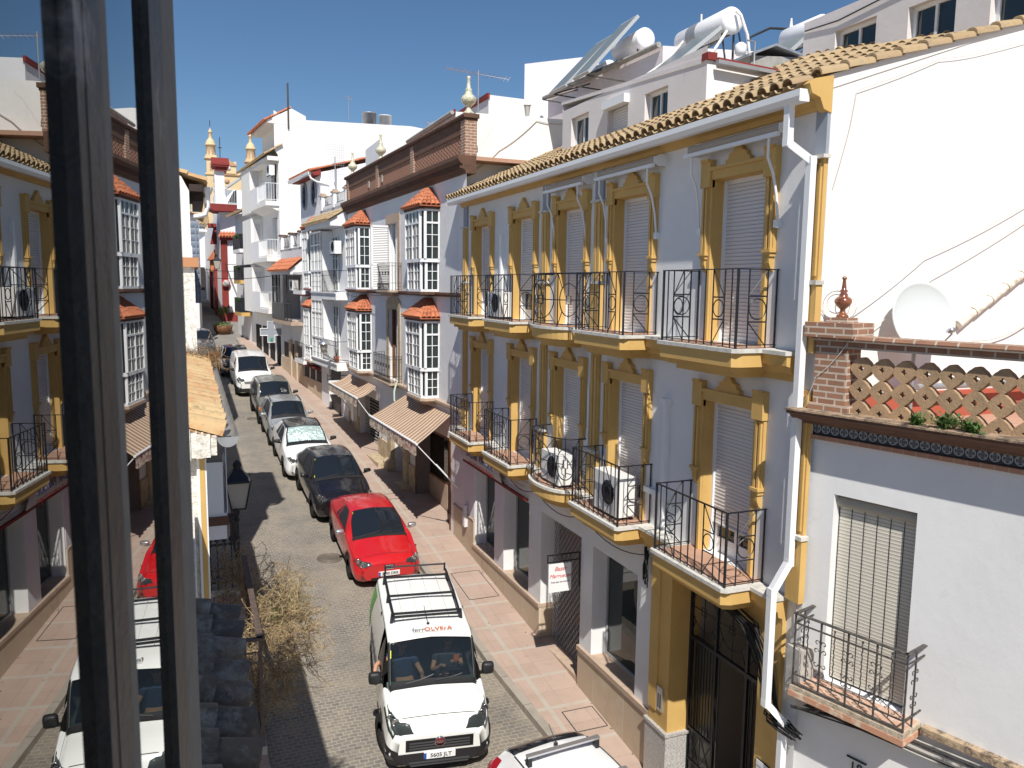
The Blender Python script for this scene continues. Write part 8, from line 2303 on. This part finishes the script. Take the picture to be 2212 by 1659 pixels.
# fog lamp pockets
for s_ in (-1, 1):
    b = MB(M); sh.patch(b, .03, .16, 2.35 if s_ > 0 else 11.65, 2.9 if s_ > 0 else 11.1, .014, 3, 3); b.build('fog_lamp', mat('charcoal_pocket', (.07, .07, .075), .4), S)
# black windscreen surround and pillars
for T0, T1 in ((5.0, 5.6), (9.0, 8.4)):
    b = MB(M); sh.patch(b, lambda f: .84, lambda f: 1.27, T0, T1, .008, 10, 3)
    b.build('windscreen_pillar', m_black, S)
for T0 in (5.02, 8.9):
    b = MB(M); sh.patch(b, 1.27, 3.7, T0, T0 + .09, .006, 12, 1)
    b.build('roof_seam', m_black, S)
# lettering on the roof lip
zt = Vector(sh.p(1.44, 7)); d = (Vector(sh.p(1.60, 7)) - Vector(sh.p(1.36, 7))).normalized(); n3 = Vector((1, 0, 0)).cross(d)
def roofM(x, y):
    p = Vector(sh.p(y, 7)) + n3 * .02; return M @ Matrix(((1, d.x, n3.x, x), (0, d.y, n3.y, p.y), (0, d.z, n3.z, p.z), (0, 0, 0, 1)))
text_mesh('ferr', .145, roofM(-.20, 1.42), mat('grey_lettering', (.16, .16, .16), .5), 'lettering', S, .001, bold=.001)
text_mesh('OLVErA', .145, roofM(.155, 1.42), mat('coral_lettering', (.62, .13, .06), .5), 'lettering', S, .001, bold=.001)
b = MB(roofM(.05, 1.35)); b.box(-.35, .33, -.004, .004, 0, .003); b.build('underline', m_alu, S)
# roof rack
b = MB(M)
for s_ in (-1, 1):
    b.tube([(s_ * .60, 1.72, 1.97), (s_ * .62, 2.6, 2.0), (s_ * .62, 3.55, 2.0)], .022, 6)
    for yy in (1.82, 2.6, 3.4): b.bar((s_ * .64, yy, 1.82), (s_ * .62, yy, 2.0), .05, .06)
for yy in (1.77, 1.89, 2.6, 3.4): b.bar((-.62, yy, 1.96), (.62, yy, 1.96), .045, .03)
b.tube([(-.6, 3.55, 2.12), (.6, 3.55, 2.12)], .018, 6)
for s_ in (-1, 1): b.tube([(s_ * .6, 3.55, 1.98), (s_ * .6, 3.55, 2.14)], .02, 6)
b.build('roof_rack', m_iron, S)
b = MB(M); b.lathe([(0, 0), (.03, 0), (.02, .03), (0, .035)], (0, 1.62, 1.86), 10); b.tube([(0, 1.62, 1.87), (-.02, 2.05, 2.0)], .005, 4); b.build('aerial', m_black, S)
b = MB(M)
for xx in (-.42, -.14, .14, .42): b.box(xx - .004, xx + .004, 1.85, 3.55, 1.85, 1.872 - abs(xx) * .03)
b.build('roof_rib', mat('shadow_line', (.5, .5, .48), .6), S)
# green and grey livery on the rear quarter
b = MB(M); sh.patch(b, lambda f: 3.56 - .35 * (1 - f) ** 2, lambda f: 3.88, 9.2, 10.6, .007, 5, 10); b.build('livery', mat('livery_green', (.12, .42, .08), .4), S)
b = MB(M)
for k in range(5): sh.patch(b, 2.05 + k * .27, 2.2 + k * .27, 10.25, 10.75, .007, 2, 4)
b.build('livery', mat('livery_grey', (.18, .19, .26), .5), S)
# interior
b = MB(M); b.prism([(.84, .8), (.84, 1.08), (1.06, 1.12), (1.20, 1.0), (1.20, .8)], 0, -.78, .78); b.build('dashboard', mat('grey_green_dashboard', (.09, .12, .115), .7), S)
b = MB(M); b.box(-.80, .80, .9, 2.4, .45, .5); b.box(-.78, .78, 2.35, 2.4, .5, 1.76)
for xx in (-.4, .4): b.box(xx - .24, xx + .24, 1.6, 2.1, .5, .78); b.box(xx - .24, xx + .24, 2.06, 2.2, .78, 1.38); b.box(xx - .13, xx + .13, 2.08, 2.18, 1.40, 1.58)
b.build('cabin', m_dark, S)
b = MB(M @ Matrix.Translation((.38, 1.29, 1.12)) @ Matrix.Rotation(R(28), 4, 'X')); b.tube([(.185 * math.cos(k * PI / 12), 0, .185 * math.sin(k * PI / 12)) for k in range(24)], .016, 6, closed=True); b.bar((-.18, 0, 0), (.18, 0, 0), .05, .03); b.bar((0, 0, 0), (0, 0, -.18), .04, .03); b.build('steering_wheel', m_black, S)


# ---------------------------------------------------------------- people
M0_van = M
M = M @ Matrix.Translation((0, -.24, -.04))


def skin_body(name, chains, m, M, sub=2, parent=None):
    vs, rs, es = [], [], []; key = {}
    for ch in chains:
        prev = None
        for p, r in ch:
            k = tuple(round(c, 4) for c in p)
            if k not in key: key[k] = len(vs); vs.append(p); rs.append(r)
            if prev is not None: es.append((prev, key[k]))
            prev = key[k]
    me = bpy.data.meshes.new(name); me.from_pydata([tuple(Vector(v)) for v in vs], es, []); o = bpy.data.objects.new(name + '_tmp', me); COL.objects.link(o)
    md = o.modifiers.new('s', 'SKIN'); md.use_smooth_shade = True
    sv = me.skin_vertices[0].data
    for i, r in enumerate(rs): sv[i].radius = (r, r) if not isinstance(r, tuple) else r
    sv[0].use_root = True
    ss = o.modifiers.new('u', 'SUBSURF'); ss.levels = ss.render_levels = sub
    bpy.context.view_layer.update()
    em = bpy.data.meshes.new_from_object(o.evaluated_get(bpy.context.evaluated_depsgraph_get())); bpy.data.objects.remove(o)
    b = MB(M); b.v = [M @ v.co for v in em.vertices]; b.f = [list(p.vertices) for p in em.polygons]; b.uv = [(0, 0)] * sum(len(f) for f in b.f); b.sm = [True] * len(b.f)
    return b


m_skin = mat('skin', (.52, .27, .17), .6); m_hair = mat('dark_hair', (.015, .01, .008), .7)
m_shirt1 = mat('navy_plaid_shirt', (.035, .04, .065), .9, (.07, .07, .09), 30); m_shirt2 = mat('blue_shirt', (.035, .06, .12), .9)
m_brownhair = m_hair


def person(label, x, shirt, armL, armR, head_tilt=0.0, lean=0.0):
    """seated in the van: hips at y 2.0, facing -y (towards the camera)"""
    S = thing('person', label, 'person', M @ Vector((x, 2.0, .8)))
    hip = (x, 2.02, .82); ch = (x + lean * .5, 1.98, 1.12); neck = (x + lean, 1.97, 1.33); hd = (x + lean + .01, 1.93, 1.42)
    sh_l = (x + lean - .19, 1.96, 1.27); sh_r = (x + lean + .19, 1.96, 1.27)
    chains = [[(hip, (.14, .10)), (ch, (.13, .09)), (neck, .06), (hd, .06), ((hd[0], hd[1] - .01, 1.50), (.075, .09)), ((hd[0], hd[1], 1.58), (.065, .08))],
              [(ch, (.13, .09)), (sh_l, .06)] + [(p, r) for p, r in zip(armL, (.05, .04, .036, .028, .03))],
              [(ch, (.13, .09)), (sh_r, .06)] + [(p, r) for p, r in zip(armR, (.05, .04, .036, .028, .03))],
              [(hip, (.14, .10)), ((x - .12, 1.65, .80), .085), ((x - .13, 1.45, .70), .065)], [(hip, (.14, .10)), ((x + .12, 1.65, .80), .085), ((x + .13, 1.45, .70), .065)]]
    b = skin_body('body', chains, m_skin, M, 2)
    # fingers: five short chains from each hand
    for arm in (armL, armR):
        w, h_ = Vector(arm[-2]), Vector(arm[-1]); d = (h_ - w).normalized(); sd = d.cross(Vector((0, 0, 1)))
        sd = sd.normalized() if sd.length > .1 else Vector((1, 0, 0)); dn = sd.cross(d)
        if dn.z > 0: dn = -dn
        for i, (o_, l) in enumerate(((-.026, .055), (-.009, .068), (.009, .064), (.026, .05))):
            p = h_ + sd * o_ + d * .015; b.tube([M @ q if 0 else q for q in (p, p + d * l * .5 + dn * .008, p + d * l * .85 + dn * .03, p + d * l + dn * .05)], .0085, 6)
        p = h_ - sd * .03 - d * .02; b.tube([p, p - sd * .025 + d * .02 + dn * .01, p - sd * .03 + d * .045 + dn * .02], .01, 6)
    # ears, nose
    for s_ in (-1, 1): b.lathe([(0, -.008), (.018, -.006), (.018, .006), (0, .008)], (hd[0] + s_ * .078, hd[1], 1.51), 8, axis=0)
    b.tube([(hd[0], hd[1] - .095, 1.53), (hd[0], hd[1] - .112, 1.50), (hd[0], hd[1] - .1, 1.485)], .012, 6)
    bo = b.build('body', m_skin, S)
    b = MB(M)
    for s_ in (-1, 1): b.lathe([(0, -.004), (.011, -.002), (.008, .006), (0, .006)], (hd[0] + s_ * .03, hd[1] - .088, 1.525), 8, axis=1)
    b.box(hd[0] - .025, hd[0] + .025, hd[1] - .094, hd[1] - .086, 1.452, 1.458); b.build('face_feature', m_hair, S)
    b = MB(M); rows = []
    for i in range(7):
        a = i / 6 * PI * .52; rows.append([(hd[0] + .088 * math.sin(a) * math.cos(t), hd[1] + .012 + .098 * math.sin(a) * math.sin(t), 1.535 + .085 * math.cos(a)) for t in [2 * PI * k / 18 for k in range(18)]])
    b.grid(rows, True, True); b.build('hair', m_hair, S)
    # shirt: a slightly larger torso with short sleeves
    ch2 = [[((hip[0], hip[1], .60), (.24, .20)), (hip, (.25, .20)), ((ch[0], ch[1], 1.0), (.22, .18)), (ch, (.20, .16)), ((neck[0], neck[1], 1.28), .09)], [(ch, (.19, .15)), (sh_l, .085), (tuple(Vector(sh_l).lerp(Vector(armL[0]), .8)), .065)], [(ch, (.19, .15)), (sh_r, .085), (tuple(Vector(sh_r).lerp(Vector(armR[0]), .8)), .065)]]
    skin_body('shirt', ch2, shirt, M, 2).build('shirt', shirt, S)
    b = MB(M @ Matrix.Translation((x + lean * .4, 2.0, 0)) @ Matrix.Diagonal((1, .82, 1, 1))); b.lathe([(.0, .66), (.19, .68), (.205, .82), (.20, .98), (.185, 1.10), (.12, 1.16), (0, 1.18)], (0, 0, 0), 22); b.build('shirt_hem', shirt, S)
    return S


person('driver in a dark plaid shirt holding a small orange card in the van', .38, m_shirt1,
       [(.12, 1.85, 1.10), (.08, 1.75, 1.05), (.12, 1.62, 1.14), (.19, 1.54, 1.24), (.21, 1.50, 1.28)], [(.62, 1.86, 1.10), (.62, 1.76, 1.08), (.56, 1.66, 1.18), (.47, 1.58, 1.27), (.44, 1.55, 1.31)])
person('passenger in a blue shirt with one arm hanging out of the van window', -.40, m_shirt2,
       [(-.80, 1.86, 1.25), (-.93, 1.72, 1.26), (-.96, 1.60, 1.22), (-.965, 1.50, 1.17), (-.965, 1.44, 1.15)], [(-.16, 1.85, 1.08), (-.10, 1.74, 1.0), (-.12, 1.60, 1.05), (-.14, 1.48, 1.10), (-.14, 1.43, 1.12)], lean=-.06)
b = MB(M); b.box(.42, .52, 1.50, 1.512, 1.33, 1.45); tag(b.build('card', mat('orange_card', (.75, .20, .06), .6)), 'small orange card held up by the van driver', 'card')
